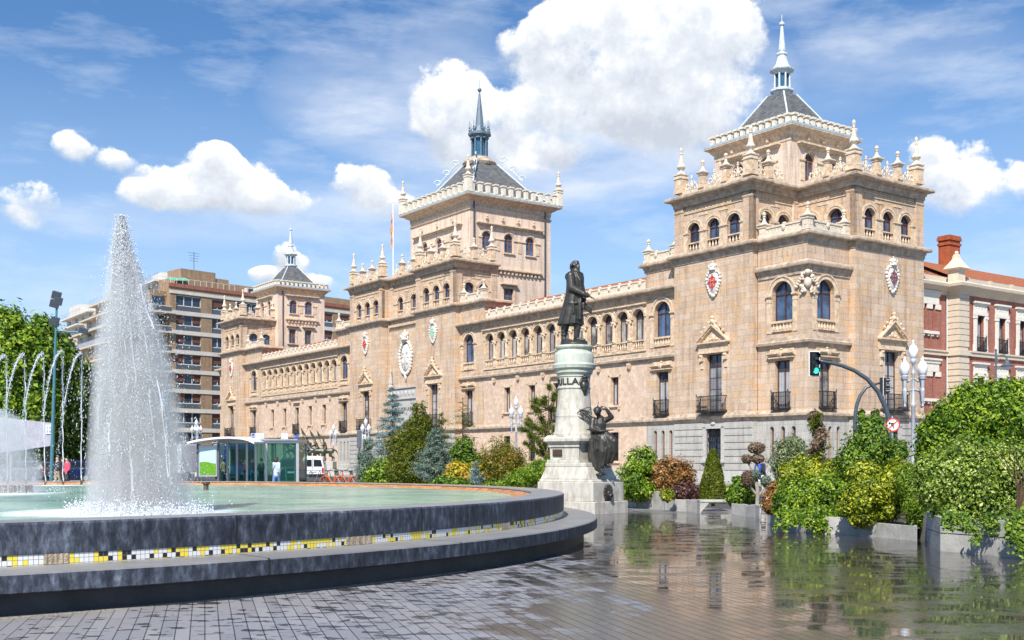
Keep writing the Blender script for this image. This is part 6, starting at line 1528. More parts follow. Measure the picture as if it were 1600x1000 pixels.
def wispy(name,label,px,D,ytop,ybot,hw,n,mat,seed,nst=90,leaf=.05):
    g=np.random.default_rng(seed); x0=atx(px,D); T=thing(name,label,'shrub',(x0,D,0)); H=zpy(ytop,D); W=hw*D/F; m=MB(); P=[];
    for k in range(nst):
        a=g.random()*2*PI; r=W*math.sqrt(g.random()); h=H*(.55+.45*g.random())*(1-.35*(r/W)**2); x,y=r*math.cos(a),r*math.sin(a)*.7
        p=[(x*.25,y*.25,0),(x*.7,y*.7,h*.55),(x+g.normal()*.05,y,h)]; m.tube(p,[.014,.010,.004],4)
        q=int(n/nst); s=.22+.78*g.random(q)**.8; xs=np.stack([np.interp(s,[0,.55,1],[p[i][j] for i in range(3)]) for j in range(3)],1)+g.normal(size=(q,3))*.09; P.append(xs)
    P=np.concatenate(P); m.build('stem','twig',T); leaves('foliage',P,P*np.array([1,1,0])+np.array([0,0,.4]),leaf,LM[mat],T,.4,g); return T
wispy('heavenly_bamboo','large wispy orange-green shrub with feathery shoots left of the pedestal',783,46,674,757,39,26000,'nandina',21,130,.05)
def tufted_pine(name,label,px,D,tufts,trunkpts,seed):
    g=np.random.default_rng(seed); x0=atx(px,D); T=thing(name,label,'tree',(x0,D,0)); m=MB(); W=lambda p,y,d=0:(atx(p,D)-x0,d,zpy(y,D))
    tp=[W(*q) for q in trunkpts]; m.tube(tp,[.06-.05*i/(len(tp)-1) for i in range(len(tp))],7); P=[];Nn=[]
    for (a,b,r) in tufts:
        e=W(a,b,g.normal()*.4); j=min(range(len(tp)),key=lambda i:abs(tp[i][2]-(e[2]-.35))); s=tp[j]; mid=((s[0]+e[0])/2,(s[1]+e[1])/2,(s[2]+e[2])/2-.05); m.tube([s,mid,e],[.028,.02,.008],6)
        r=r*(.7+.7*g.random()); q=int(120*r); d=g.normal(size=(q,3)); d[:,2]+=.35; d/=np.linalg.norm(d,axis=1,keepdims=True); rr=r*D/F*np.abs(g.normal(size=q))*.75; ax=np.array([e[0]-mid[0],e[1]-mid[1],e[2]-mid[2]]); P.append(np.array(e)+d*rr[:,None]-ax[None]*(g.random((q,1))**2)*.8); Nn.append(np.cross(d,g.normal(size=(q,3))))
    m.build('trunk','twig',T); leaves('foliage',np.concatenate(P),np.concatenate(Nn),.085,LM['pine'],T,.10,g,0,.3); return T
tufted_pine('pine_tree','open-branched pine with separate needle tufts left of the pedestal',857,44,[(858,605,6),(851,622,5),(866,617,4),(847,628,5),(836,626,5),(831,636,4),(838,643,4),(864,640,5),(872,615,4),(846,655,6),(858,660,5),(826,655,4),(822,662,4),(835,668,4),(845,672,5),(855,677,5),(868,668,4),(815,672,4),(826,682,5),(838,686,5),(850,690,5),(864,684,4),(820,692,4),(832,700,5),(846,705,5),(858,712,5),(870,700,4)],[(850,758),(857,720),(858,680),(857,640),(858,606)],31)
plant('spreading_juniper','spreading yellow-green juniper at the foot of the open pine','shrub',830,42,[(848,728,16,10),(832,740,22,13),(812,750,22,12),(855,745,22,16),(795,757,16,8),(862,720,8,8)],14000,.055,'bright',asp=.25)
plant('ground_ivy','dark green ground ivy along the far rim right of the blue conifer','shrub',700,45,[(700,757,30,9),(725,760,18,6),(770,758,16,7)],5000,.06,'mid',asp=.6)
# --- right of the pedestal
plant('laurel_shrub','yellow-green variegated laurel just right of the pedestal','shrub',1000,35.5,[(1000,722,22,22),(990,748,20,30),(1013,750,20,24),(985,770,14,18),(1012,712,14,12),(1020,735,12,16)],9000,.06,'varieg',asp=.45,z0=.2)
bpy.data.objects  # (keeps order)
plant('laurel_shrub','bright green laurel foliage in front of the cream-edged one by the pedestal','shrub',996,34.8,[(992,750,14,24),(1004,765,18,16),(1006,730,12,12)],5000,.06,'bright',asp=.45,z0=.2)
plant('photinia_shrub','rounded shrub with rust-red young leaves behind the stepped planters','shrub',1050,35,[(1050,740,30,22),(1030,748,20,22),(1068,745,16,20),(1048,760,28,14)],12000,.05,'rust',asp=.45,z0=.2,clump=40)
plant('barberry_shrub','low dark purple barberry under the rust-red shrub','shrub',1073,33.5,[(1073,769,21,11),(1060,773,12,8),(1086,772,12,9)],5000,.04,'purple',z0=.25)
plant('ball_shrub','small lime-green ball shrub on the stepped planter','shrub',1043,32.8,[(1043,774,10,8)],2200,.035,'yellow',z0=.3)
def cone_shrub():
    g=np.random.default_rng(77); D=33.; x0=atx(1114,D); T=thing('thuja_cone','clipped cone-shaped thuja in front of the grated ground-floor window','shrub',(x0,D,.25)); n=15000
    z=g.random(n)**1.25; H=zpy(703,D)-.25; W=21*D/F; r=W*(1-z**1.7*.80)*(.86+.16*g.random(n)); a=g.random(n)*2*PI; r*=1+.07*np.sin(a*5+z*14)
    P=np.stack([r*np.cos(a),r*np.sin(a),z*H],1); leaves('foliage',P,np.stack([np.cos(a),np.sin(a),z*0+.4],1),.042,LM['yew'],T,.35,g,0,.8); m=MB(); m.tube([(0,0,-.1),(0,0,H*.85)],[.06,.02],7); m.build('trunk','bark',T)
cone_shrub()
plant('green_shrub','bright green shrub between thuja cone and cloud-pruned tree','shrub',1160,31,[(1160,765,20,15),(1150,775,14,14),(1172,778,14,12),(1157,752,8,7)],7000,.05,'bright',asp=.55,z0=.2)
# cloud-pruned tree
D=30.; x0=atx(1183,D); T=thing('cloud_pruned_tree','cloud-pruned tree with dry brown foliage balls on bare stems','tree',(x0,D,.15)); g=np.random.default_rng(5)
W=lambda p,y,d=0:(atx(p,D)-x0,d,zpy(y,D)-.15); m=MB(); tb=[W(1183,793),W(1184,770),W(1182,745),W(1184,715),W(1182,702)]; m.tube([(0,0,-.1)]+tb,[.06,.055,.05,.04,.03,.02],8)
balls=[(1182,700,13,9),(1167,717,8,7),(1184,717,10,7),(1168,748,10,13),(1180,742,9,8),(1197,752,8,9)]
for b in balls[1:]: m.tube([W(1183,b[1]+26),W((1183+b[0])/2+(b[0]-1183)*.15,b[1]+14),W(b[0],b[1]+2)],[.035,.03,.015],6)
m.build('trunk','palebark',T)
for i,b in enumerate(balls):
    c=np.array(W(b[0],b[1])); n=1500; d=g.normal(size=(n,3)); d/=np.linalg.norm(d,axis=1,keepdims=True); P=c+d*np.array([b[2],b[2],b[3]])*D/F*(.75+.3*g.random((n,1))); leaves('foliage_ball',P,d,.035,LM['dry' if i not in(4,5) else 'greyblue'],T,.3,g)
# --- big mixed bed on the right (nearer)
plant('cotoneaster_shrub','reddish-green rounded shrub spilling over the first angular planter','shrub',1216,25.2,[(1217,780,22,22),(1205,790,14,14),(1232,775,16,24)],8000,.042,'rust',asp=.5,z0=.25)
plant('olive_shrub','grey-green olive-like bush left of the twisted brown conifer','shrub',1236,27,[(1236,712,24,22),(1225,735,18,20),(1255,730,20,22),(1243,692,12,10)],14000,.045,'olive',asp=.25,z0=.25,clump=22,sig=.2)
plant('euonymus_shrub','lime-yellow bush behind the hanging ivy','shrub',1262,24.5,[(1262,738,30,20),(1240,745,22,18),(1290,745,28,20),(1310,735,18,22)],20000,.037,'yellow',asp=.5,z0=.25)
D=25.5; x0=atx(1281,D); T=thing('twisted_conifer','spiral conifer with dead brown foliage standing above the ivy','tree',(x0,D,.2)); W=lambda p,y,d=0:(atx(p,D)-x0,d,zpy(y,D)-.2)
tp=[W(1284,790),W(1286,760),W(1282,735),W(1277,715),W(1280,690),W(1275,665),W(1276,645)]; m=MB(); m.tube(tp,[.05,.045,.04,.035,.03,.02,.01],7); m.build('trunk','twig',T); g=np.random.default_rng(8)
for q,(mt,rng_) in enumerate((('dry',(0,1)),('yew',(0,1)))):
    n=5200 if q==0 else 1500; s=g.random(n); cx=np.interp(s,np.linspace(0,1,7),[p[0] for p in tp]); cz=np.interp(s,np.linspace(0,1,7),[p[2] for p in tp]); ph=s*16+ (0 if q==0 else 2.6); r=(.17-.09*s)*(1+.3*np.sin(s*30)); w=g.normal(size=(n,3))*np.array([.07,.07,.05])*(1.2-.5*s)[:,None]
    P=np.stack([cx+r*np.cos(ph),r*np.sin(ph),cz],1)+w; k=s>.22; leaves('foliage',P[k],(w*8)[k],.045,LM['purple' if q==0 and 0 else mt],T,.35,g)
def ivy():
    g=np.random.default_rng(41); D=22.8; x0=atx(1268,D); T=thing('hanging_ivy','fresh green ivy cascading over the planter wall in long strands','shrub',(x0,D,.2))
    W=lambda p,y,d=0:(atx(p,D+d)-x0,d,zpy(y,D+d)-.2)
    lb=[(*W(1250,775,.6),.42,.5,.30),(*W(1285,772,.6),.42,.5,.32),(*W(1312,775,.5),.26,.4,.32),(*W(1228,785,.8),.26,.4,.22)]
    P,Nn=lobes_pts(lb,26000,g,40,.6,.12); Ps=[P];Ns=[Nn]; m=MB()
    for k in range(84):
        px=1214+170*g.random()**.9; y0=790+8*g.random(); y1=812+26*g.random(); p0=W(px,y0,-.15-.1*g.random()); p1=W(px+g.normal()*3,min(y1,836),-.35-.12*g.random()); q=110
        s=g.random(q)[:,None]; pts=np.array(p0)*(1-s)+np.array(p1)*s; pts[:,1]-=.08*np.sin(s[:,0]*3); Ps.append(pts+g.normal(size=(q,3))*.025); Ns.append(np.tile([0,-1.,.2],(q,1)))
        m.tube([p0,((p0[0]+p1[0])/2,(p0[1]+p1[1])/2-.06,(p0[2]+p1[2])/2),p1],[.008,.006,.003],4)
    m.tube([(0,.6,-.1),(0,.5,.3)],[.04,.02],6); m.build('stem','twig',T); leaves('foliage',np.concatenate(Ps),np.concatenate(Ns),.031,LM['bright'],T,.6,g,0,.6)
ivy()
plant('laurel_shrub','tall loose green bush with upright sprigs in front of the round traffic sign','shrub',1365,23.5,[(1360,700,26,26),(1345,720,26,26),(1378,722,22,24),(1365,672,14,18),(1350,668,8,12),(1330,725,18,20),(1368,655,5,12),(1335,700,10,14),(1346,650,4,8),(1404,705,12,14)],26000,.043,'mid',asp=.42,z0=.25,clump=16,sig=.22,inner=.35)
plant('pittosporum_shrub','bright yellow-green dense bush above the low planter','shrub',1370,21.6,[(1362,770,32,30),(1340,785,26,26),(1395,765,30,30),(1352,745,26,20),(1345,808,20,14),(1385,795,22,18),(1412,745,20,24)],40000,.033,'yellow',asp=.5,z0=.15,clump=30,inner=.5)
plant('conifer_hedge','feathery green cypress foliage hanging between the two big planters','shrub',1428,20.8,[(1428,765,20,30),(1436,790,16,20),(1420,745,18,20)],15000,.036,'bright',asp=.22,z0=.2,droop=.25)
plant('tall_laurel','big glossy green tree-like laurel filling the right edge','tree',1525,23.5,[(1505,655,40,34),(1540,640,46,36),(1580,660,44,40),(1470,690,36,32),(1520,700,60,36),(1455,715,26,26),(1590,610,24,14),(1560,612,30,16),(1520,617,24,18),(1475,655,22,22),(1605,640,30,40),(1448,672,14,14)],70000,.046,'bright',asp=.45,z0=.2,clump=26,sig=.16,trunk=.09)
plant('variegated_shrub','broad cream-edged euonymus spilling over the near planter','shrub',1530,18.6,[(1490,745,40,34),(1540,735,52,36),(1590,745,44,44),(1465,765,30,26),(1520,778,52,30),(1575,785,46,28),(1500,715,34,22),(1455,740,22,24),(1610,770,30,40),(1490,795,30,16)],80000,.030,'varieg',asp=.5,z0=.35,clump=36,sig=.13)
def trailing(label,strands,D,mat,size,seed,z0=.3):
    g=np.random.default_rng(seed); x0=atx(strands[0][0],D); T=thing('trailing_ivy',label,'ivy',(x0,D,z0)); W=lambda p,y,d=0:(atx(p,D+d)-x0,d,zpy(y,D+d)-z0); P=[];m=MB()
    for px,y0,y1,w in strands:
        q=int(160*w); s=g.random(q); a=np.array(W(px,y0,-.1)); b=np.array(W(px+3,y1,-.16)); pts=a+(b-a)*s[:,None]+g.normal(size=(q,3))*np.array([.05*w,.03,.05]); P.append(pts); m.tube([tuple(a),tuple(b)],[.01,.004],5)
    P=np.concatenate(P); m.build('stem','twig',T); leaves('foliage',P,np.tile([0,-1.,.3],(len(P),1)),size,LM[mat],T,.6,g,0,.5)
trailing('single strand of ivy hanging down the near planter front',[(1524,808,848,1.0)],17.2,'mid',.032,61)
trailing('short ivy fringe along the left half of the near planter edge',[(1476,806,818,.8),(1484,806,824,1.),(1496,806,820,.9),(1508,806,828,1.),(1540,806,822,1.),(1552,806,832,1.1),(1564,806,826,1.)],17.2,'mid',.03,63)
trailing('tangle of ivy hanging at the right end of the near planter',[(1578,806,842,1.),(1590,806,855,1.5),(1600,806,862,2.),(1612,800,866,2.)],16.6,'mid',.036,62)
# bare twigs in the near bush
T=thing('dead_branch','bare reddish dead branches sticking out of the bush at the right edge','branch',(atx(1590,17.6),17.6,.5)); g=np.random.default_rng(4); m=MB()
for k in range(9):
    a=g.random()*1.6+.7; x=z=0; pts=[(0,0,0)]
    for q in range(5): x+=.16*math.cos(a)*-1; z+=.16*math.sin(a); a+=g.normal()*.25; pts.append((x,-.15-.05*q+g.normal()*.03,.45+z if q>=0 else z))
    m.tube(pts,[.014-.002*i for i in range(6)],5)
m.build('twigs','twig',T)
# crooked bare trunk under the yellow-green bush
# --- big broadleaf trees at the far left
def bigtree(label,px,D,lobes,n,size,mat,trunkr=.3,name='plane_tree'):
    T=plant(name,label,'tree',px,D,lobes,n,size,mat,'street trees beyond the basin',asp=.55,trunk=trunkr,clump=30,sig=.14,inner=.5); return T
bigtree('large leafy plane tree at the left edge behind the thin jets',20,92,[(10,560,45,60),(30,600,50,50),(5,520,30,36),(45,560,34,40),(15,640,50,40),(50,640,34,40),(-15,600,40,60)],30000,.20,'bright')
bigtree('plane tree behind the floodlight mast',72,96,[(65,545,28,40),(90,570,30,36),(75,610,40,40),(55,590,34,40),(100,620,30,40),(60,520,18,22),(85,660,40,30)],26000,.20,'mid')
bigtree('darker plane tree reaching behind the tall spray cone',125,100,[(125,610,26,36),(110,650,36,36),(140,650,30,40),(128,585,18,20),(150,680,24,30),(112,690,40,28)],20000,.20,'mid')
bigtree('shadowy low tree closing the view behind the parked cars',60,110,[(20,700,60,28),(80,705,50,26),(130,710,40,24),(40,680,50,30),(0,690,40,40)],20000,.22,'dark')
# soil in the right bed
m=MB(); m.add([(8.0,31.5,.20),(12.6,31.5,.2),(14,20,.18),(9.6,18.6,.2),(7.2,21.,.2),(6.2,25.,.2)],[(0,1,2,3,4,5)]); 
tag(m.build('bed_soil','soil'),kind='structure')
# ================================================================ PLANTERS (angular concrete boxes)
def planter(label,pts,h,group='angular concrete planters',wallt=.10,mat='concretep',groove=False,back=None,name='planter'):
    """pts: visible front polyline as (px, ground y); box is closed backwards"""
    P=[gnd(px,y) for px,y in pts]
    bk=back or .9; Bk=[(x*(1+bk/ d_),d_+bk) for x,d_ in P[::-1]]; poly=P+Bk
    cx=sum(p[0] for p in poly)/len(poly); cy=sum(p[1] for p in poly)/len(poly)
    T=thing(name,label,'planter',(cx,cy,0),0.,group); loc=[(x-cx,y-cy) for x,y in poly]
    inn=[(x*(1-wallt/max(.2,math.hypot(x,y))),y*(1-wallt/max(.2,math.hypot(x,y)))) for x,y in loc]
    m=MB(); n=len(loc); vs=[(x,y,-.02) for x,y in loc]+[(x,y,h) for x,y in loc]+[(x,y,h) for x,y in inn]+[(x,y,h-.15) for x,y in inn]
    fs=[]
    for i in range(n):
        j=(i+1)%n; fs+=[(i,j,n+j,n+i),(n+i,n+j,2*n+j,2*n+i),(2*n+i,2*n+j,3*n+j,3*n+i)]
    m.add(vs,fs); m.build('box',mat,T,bevel=.012)
    m=MB(); m.add([(x,y,h-.06) for x,y in inn],[tuple(range(n))]); m.build('soil','soil',T)
    if groove:
        m=MB()
        for i in range(len(P)-1):
            a,b=loc[i],loc[i+1]; d=Vector((b[0]-a[0],b[1]-a[1])).normalized(); nx,ny=d.y,-d.x
            m.add([(a[0]+nx*.004,a[1]+ny*.004,h*.52),(b[0]+nx*.004,b[1]+ny*.004,h*.52),(b[0]+nx*.004,b[1]+ny*.004,h*.52+.012),(a[0]+nx*.004,a[1]+ny*.004,h*.52+.012)],[(0,1,2,3)])
        m.build('groove','iron',T)
    return T
planter('tall concrete planter in the right foreground with a groove round it',[(1449,853),(1469,861),(1531,866),(1662,880)],.545,groove=True,back=1.4)
planter('narrow shaded concrete planter just left of the foreground one',[(1433,841),(1450,846)],.50,back=1.2)
planter('low bright concrete planter under the yellow-green bush',[(1329,836),(1368,839),(1433,845.5)],.27,back=1.0)
planter('concrete planter half hidden by cascading ivy',[(1230,827),(1277,834),(1330,836)],.34,back=1.2)
planter('small angular planter at the left end of the right bed',[(1199,818),(1232,823.5)],.34,back=.9)
for lab,p,h in (('pale concrete planter block beside the left end of the curved bench',[(1164,806.5),(1186,809.5)],.30),
    ('pale concrete planter block right of the longer bench',[(1143,804.5),(1163.6,806.4)],.31),
    ('concrete planter block that ends in a curved side at the long bench',[(1073.5,799.5),(1093,801.5)],.345),
    ('concrete planter block under the purple barberry',[(1054.5,798.5),(1073,799.5)],.345),
    ('low concrete planter block under the lime ball shrub',[(1038.5,797),(1054,798.5)],.30),
    ('tallest concrete block in the stepped row',[(1021.8,795.5),(1038,797)],.55),
    ('middle-height concrete block left of the tallest one',[(1007,794.5),(1021.4,795.5)],.46),
    ('low concrete block nearest the pedestal in the stepped row',[(993,793.5),(1006.6,794.5)],.35),
    ('shaded concrete block right beside the pedestal base',[(979,791),(992.6,793.5)],.38)):
    planter(lab,p,h,back=1.0)
def bench(label,px0,px1,y,h,legs):
    x0,D=gnd(px0,y); x1,_=gnd(px1,y+1); T=thing('bench',label,'bench',((x0+x1)/2,D+.2,0),0.,'stone benches by the planters'); w=(x1-x0)/2
    m=MB(); m.box(-w,w,-.28,.25,h-.07,h); m.build('seat','concretep',T,bevel=.015)
    for sx in legs:
        m=MB(); prof=[(-w*sx*1.,-.02),(-w*sx*1.0,h-.07),(-w*sx*.35,h-.07),(-w*sx*.55,h*.55),(-w*sx*.92,.06),(-w*sx*.98,-.02)]
        m.prism(prof,'y',-.26,.22); m.build('leg','concretep',T)
    return T
bench('longer stone bench slab on a curved bracket between planter blocks',1093,1143,803,.39,(1,))
bench('short stone bench slab beside the first angular planter',1186,1200,811.5,.36,(1,))
# ================================================================ STREET LAMPS
M['lampgrey']=plain('light_grey_painted_iron',(.42,.45,.50),.5,.1,.12,12); M['globe']=plain('white_opal_globe',(.80,.80,.83),.2,0,.03,3); M['lampdark']=plain('dark_grey_pole_paint',(.10,.12,.14),.45,.1,.15,10)
def lamp_proto():
    T=thing('street_lamp','','street lamp'); m=MB()
    m.lathe([(.22,0),(.22,.25),(.16,.35),(.13,.9),(.15,.95),(.09,1.1),(.075,3.6),(.11,3.65),(.11,3.75),(.07,3.8),(.06,4.9),(.09,4.95),(.06,5.0),(.05,5.3),(.10,5.34),(.13,5.5),(.07,5.52)],0,0,12); m.build('pole','lampgrey',T,smooth=True)
    def glb(x,y,z):
        m=MB(); m.lathe([(.09,0),(.14,.08),(.185,.24),(.185,.34),(.13,.48),(.05,.56),(.03,.62),(.05,.65),(.02,.72),(0,.74)],0,0,16); o=m.build('globe','globe',T,smooth=True); o.location=(x,y,z)
    glb(0,0,5.52)
    for a in (0,PI/2,PI,3*PI/2):
        c,s_=math.cos(a),math.sin(a); x,y=c*.46,s_*.46
        m=MB(); m.tube([(c*.06,s_*.06,4.3),(c*.3,s_*.3,4.25),(x,y,4.45)],.035,6); m.tube([(c*.06,s_*.06,4.75),(c*.25,s_*.25,4.62),(x,y,4.62)],.025,6)
        m.lathe([(.02,-.75),(.05,-.7),(.03,-.6),(.05,-.5),(.09,-.1),(.06,0),(.07,.3),(.11,.34),(.14,.46),(.09,.5)],x,y,10,4.35); m.build('arm','lampgrey',T); glb(x,y,4.84)
    return T
LP=lamp_proto()
def place_lamp(px,D,label,H=6.2,rz=.4,first=[True]):
    s=H/6.2
    if first[0]: o=LP; first[0]=False; o.location=(atx(px,D),D,0); o.rotation_euler=(0,0,rz); o.scale=(s,s,s); o['label']=label; o['group']='globe street lamps'; return o
    return copytree(LP,(atx(px,D),D,0),rz,label,'globe street lamps',(s,s,s))
place_lamp(1427,43,'tall grey lamp with a cluster of white globes by the right tower',6.05,.5)
place_lamp(806.5,77,'grey globe lamp rising behind the feathery orange-green shrub',5.95,.785)
place_lamp(571.5,112,'distant globe lamp left of the blue spruce',5.9,.785)
place_lamp(521,122,'distant globe lamp above the blue and white panels behind the shelter',5.6,.785)
place_lamp(307,112,'distant globe lamp before the brick flats left of the palace',5.8,.6)
# lantern lamp at the right
D=60.; T=thing('lantern_lamp','dark lantern hanging from a curved bracket in front of the brick building','street lamp',(atx(1556,D),D,0)); m=MB(); s=D/F
m.tube([(0,0,0),(0,0,zpy(548,D))],[.10,.05],8); m.tube([(0,0,zpy(563,D)),(.12,0,zpy(556,D)),(.42,0,zpy(554,D)),(.58,0,zpy(560,D))],.03,6); m.tube([(0,0,zpy(575,D)),(.1,0,zpy(563,D)),(.3,0,zpy(558,D))],.02,6); m.ball((0,0,zpy(547,D)),.07,8,6); m.build('pole','lampdark',T)
m=MB(); z=zpy(573,D); m.lathe([(.30,0),(.32,.05),(.16,.16),(.14,.3),(.06,.36),(.05,.46)],.58,0,12,z); m.build('lamp_shade','lampdark',T); m=MB(); m.lathe([(.05,-.18),(.16,-.12),(.24,0)],.58,0,12,z); m.build('glass','globe',T)
# ================================================================ TRAFFIC LIGHTS AND SIGN
M['black']=plain('black_plastic',(.012,.014,.018),.4,0,.1,5); M['polepaint']=plain('blue_grey_pole',(.075,.095,.12),.4,.2,.1,8); M['alu']=plain('grey_aluminium',(.45,.47,.49),.4,.5,.08,8)
def emis(name,col,st):
    m,t,b,o=nt(name); b.inputs['Base Color'].default_value=c4(col); b.inputs['Emission Color'].default_value=c4(col); b.inputs['Emission Strength'].default_value=st; return m
M['greenlit']=emis('lit_green_signal',(.05,.85,.55),1.2); M['lensdark']=plain('unlit_signal_lens',(.05,.06,.08),.2)
def signal_head(T,x,y,z,h,rz,lit=True):
    w=h*.46
    H=bpy.data.objects.new('signal_head',MB().mesh('signal_head')); COL.objects.unlink(H) if 0 else None
    m=MB(); m.box(-w/2,w/2,0,.03,0,h); H=m.build('backplate','white',T,bevel=.05); H.location=(x,y,z); H.rotation_euler=(0,0,rz)
    m=MB(); m.box(-w/2+.035,w/2-.035,-.012,.0,.035,h-.035); m.box(-.13,.13,-.12,-.01,.06,h-.06); m.box(-.14,.14,.03,.15,.05,h-.05); m.build('housing','black',H,bevel=.01)
    for k in range(3):
        zc=h*(.22+.28*k); m=MB(); m.lathe([(.105,0),(.11,.02)],0,0,18); o=m.build('lens','greenlit' if (k==0 and lit) else 'lensdark',H); o.location=(0,-.125,zc); o.rotation_euler=(PI/2,0,0)
        m=MB(); n=12; vs=[];fs=[]
        for i in range(n+1):
            a=-.35+(PI+.7)*i/n
            for yy,r in ((-.12,.125),(-.30,.13),(-.30,.12),(-.12,.115)): vs.append((r*math.cos(a),yy,zc+r*math.sin(a)))
        for i in range(n): fs+=[(i*4+j,i*4+(j+1)%4,(i+1)*4+(j+1)%4,(i+1)*4+j) for j in range(4)]
        m.add(vs,fs); m.build('visor','black',H)
    return H
D=43.; T=thing('traffic_light','traffic light showing green on a curved overhead arm','traffic light',(atx(1396,D),D,0)); X=lambda px:atx(px,D)-atx(1396,D); Z=lambda y:zpy(y,D)
pts=[(1396,757),(1394,700),(1390,660),(1384,637),(1372,612),(1355,592),(1335,579),(1315,571),(1298,567),(1280,564)]
P_=[]
for i in range(len(pts)-1):
    for q in range(3): t_=q/3; P_.append((X(pts[i][0]*(1-t_)+pts[i+1][0]*t_),0,Z(pts[i][1]*(1-t_)+pts[i+1][1]*t_)))
P_.append((X(1280),0,Z(564))); m=MB(); m.tube([(P_[0][0],0,0)]+P_,[.11]+[.105-.045*i/len(P_) for i in range(len(P_))],12); m.build('curved_pole','polepaint',T,smooth=True)
signal_head(T,X(1271.5),-.1,Z(588.5),.97,.12)
D2=53.; T=thing('traffic_light','second traffic light seen from the side on a bent pole behind the first','traffic light',(atx(1337,D2),D2,0)); X=lambda px:atx(px,D2)-atx(1337,D2); Z=lambda y:zpy(y,D2)
pts=[(1337,764),(1336,680),(1336,655),(1338,635),(1344,618),(1353,606),(1365,601),(1376,598)]; m=MB(); m.tube([(X(a),0,Z(b)) for a,b in pts],[.10,.10,.09,.085,.08,.07,.06,.05],10); m.build('curved_pole','polepaint',T,smooth=True)
H=signal_head(T,X(1380),0,Z(619),.92,1.35,False)
D3=40.; T=thing('traffic_sign','round white no-left-turn sign with red ring behind the bush','road sign',(atx(1395,D3),D3,0)); m=MB(); m.tube([(0,.05,0),(0,.05,zpy(650,D3))],.035,8); m.build('pole','alu',T)
zc=zpy(664,D3); 
def disc(r,y,mat,par,name,seg=32):
    m=MB(); m.prism([(r*math.cos(2*PI*k/seg),r*math.sin(2*PI*k/seg)) for k in range(seg)],'y',y,y+.012); o=m.build(name,mat,par); return o
fc=disc(.245,0,'red',T,'sign_face'); fc.location=(0,0,zc); fc.rotation_euler=(0,0,-.35); d2=disc(.195,-.006,'white',fc,'sign_field')
m=MB(); m.T=lambda a,b,c:(a,b,c); m.box(.0,.035,-.012,-.008,-.12,.04); m.box(-.09,.035,-.012,-.008,.04,.075); m.add([(-.09,-.010,.0),(-.09,-.010,.115),(-.155,-.010,.057)],[(0,1,2)]); m.build('arrow','black',fc)
m=MB(); m.add([(-.16,-.013,-.12),(-.13,-.013,-.15),(.16,-.013,.12),(.13,-.013,.15)],[(0,1,2,3)]); m.build('slash','red',fc)
# ================================================================ FLOODLIGHT MAST (left)
M['teal']=plain('teal_painted_steel',(.06,.20,.24),.5,.1,.12,8)
D=70.; T=thing('floodlight_mast','tall teal mast with floodlights among the plane trees','floodlight mast',(atx(80,D),D,0)); X=lambda px:atx(px,D)-atx(80,D); Z=lambda y:zpy(y,D)
m=MB(); m.tube([(0,0,0),(X(83),0,Z(650)),(X(89),0,Z(465))],[.12,.10,.06],10); m.tube([(X(86),0,Z(516)),(X(112),0,Z(519)),(X(130),0,Z(518))],.05,6); m.build('pole','teal',T)
for (a,b,w_,h_) in ((89,461,.5,.42),(86,474,.5,.42),(87,500,.45,.35),(84,503,.4,.32),(131,516,.5,.28),(92,470,.42,.4)):
    m=MB(); m.box(-w_/2,w_/2,-.2,.12,-h_/2,h_/2); m.box(-w_/2-.03,w_/2+.03,-.26,-.2,-h_/2-.03,h_/2+.03); o=m.build('floodlight','polepaint',T,bevel=.02); o.location=(X(a),0,Z(b)); o.rotation_euler=(.3,.25,.3)
# ================================================================ VEHICLES
M['vanwhite']=plain('white_car_paint',(.78,.78,.78),.22,0,.02,1,0,.6); M['navy']=plain('navy_car_paint',(.012,.022,.07),.18,0,.05,1,0,.7); M['carglass']=plain('tinted_car_glass',(.02,.025,.03),.06,0,.2,1,0,.8)
M['tyre']=plain('black_rubber',(.02,.02,.02),.8); M['redlens']=plain('red_tail_lens',(.50,.015,.01),.2); M['silver']=plain('silver_rim',(.5,.5,.52),.3,.6); M['cargrey']=plain('grey_car_paint',(.12,.13,.15),.25,0,.05,1,0,.6); M['plate']=plain('white_number_plate',(.75,.75,.72),.5)
M['busblue']=plain('blue_bus_paint',(.02,.07,.30),.3,0,.1,1,0,.6)
def loft_car(T,secs,mat,w):
    """secs: list of (y, zlow, zbelt, zroof, halfwidth, roof halfwidth)"""
    m=MB(); vs=[];k=10
    for (y,zl,zb,zr,hw,rw) in secs:
        prof=[(-hw*.93,zl),(-hw,zl+.12),(-hw,zb),(-rw-.02,zr-.10),(-rw+.12,zr),(rw-.12,zr),(rw+.02,zr-.10),(hw,zb),(hw,zl+.12),(hw*.93,zl)]
        vs+=[(x,y,z) for x,z in prof]
    fs=[(i*k+j,i*k+(j+1)%k,(i+1)*k+(j+1)%k,(i+1)*k+j) for i in range(len(secs)-1) for j in range(k)]+[tuple(range(k-1,-1,-1)),tuple((len(secs)-1)*k+j for j in range(k))]
    m.add(vs,fs); return m.build('body',mat,T,bevel=.04,smooth=False)
def wheel(T,x,y,r=.31):
    m=MB(); m.lathe([(r*.6,-.1),(r*.95,-.1),(r,-.06),(r,.06),(r*.95,.1),(r*.6,.1)],0,0,20); o=m.build('wheel','tyre',T); o.location=(x,y,r); o.rotation_euler=(0,PI/2,0)
    m=MB(); m.lathe([(r*.6,-.105),(r*.58,-.09),(r*.15,-.08),(r*.12,.08),(r*.58,.09),(r*.6,.105)],0,0,12); m.build('rim','silver',o)
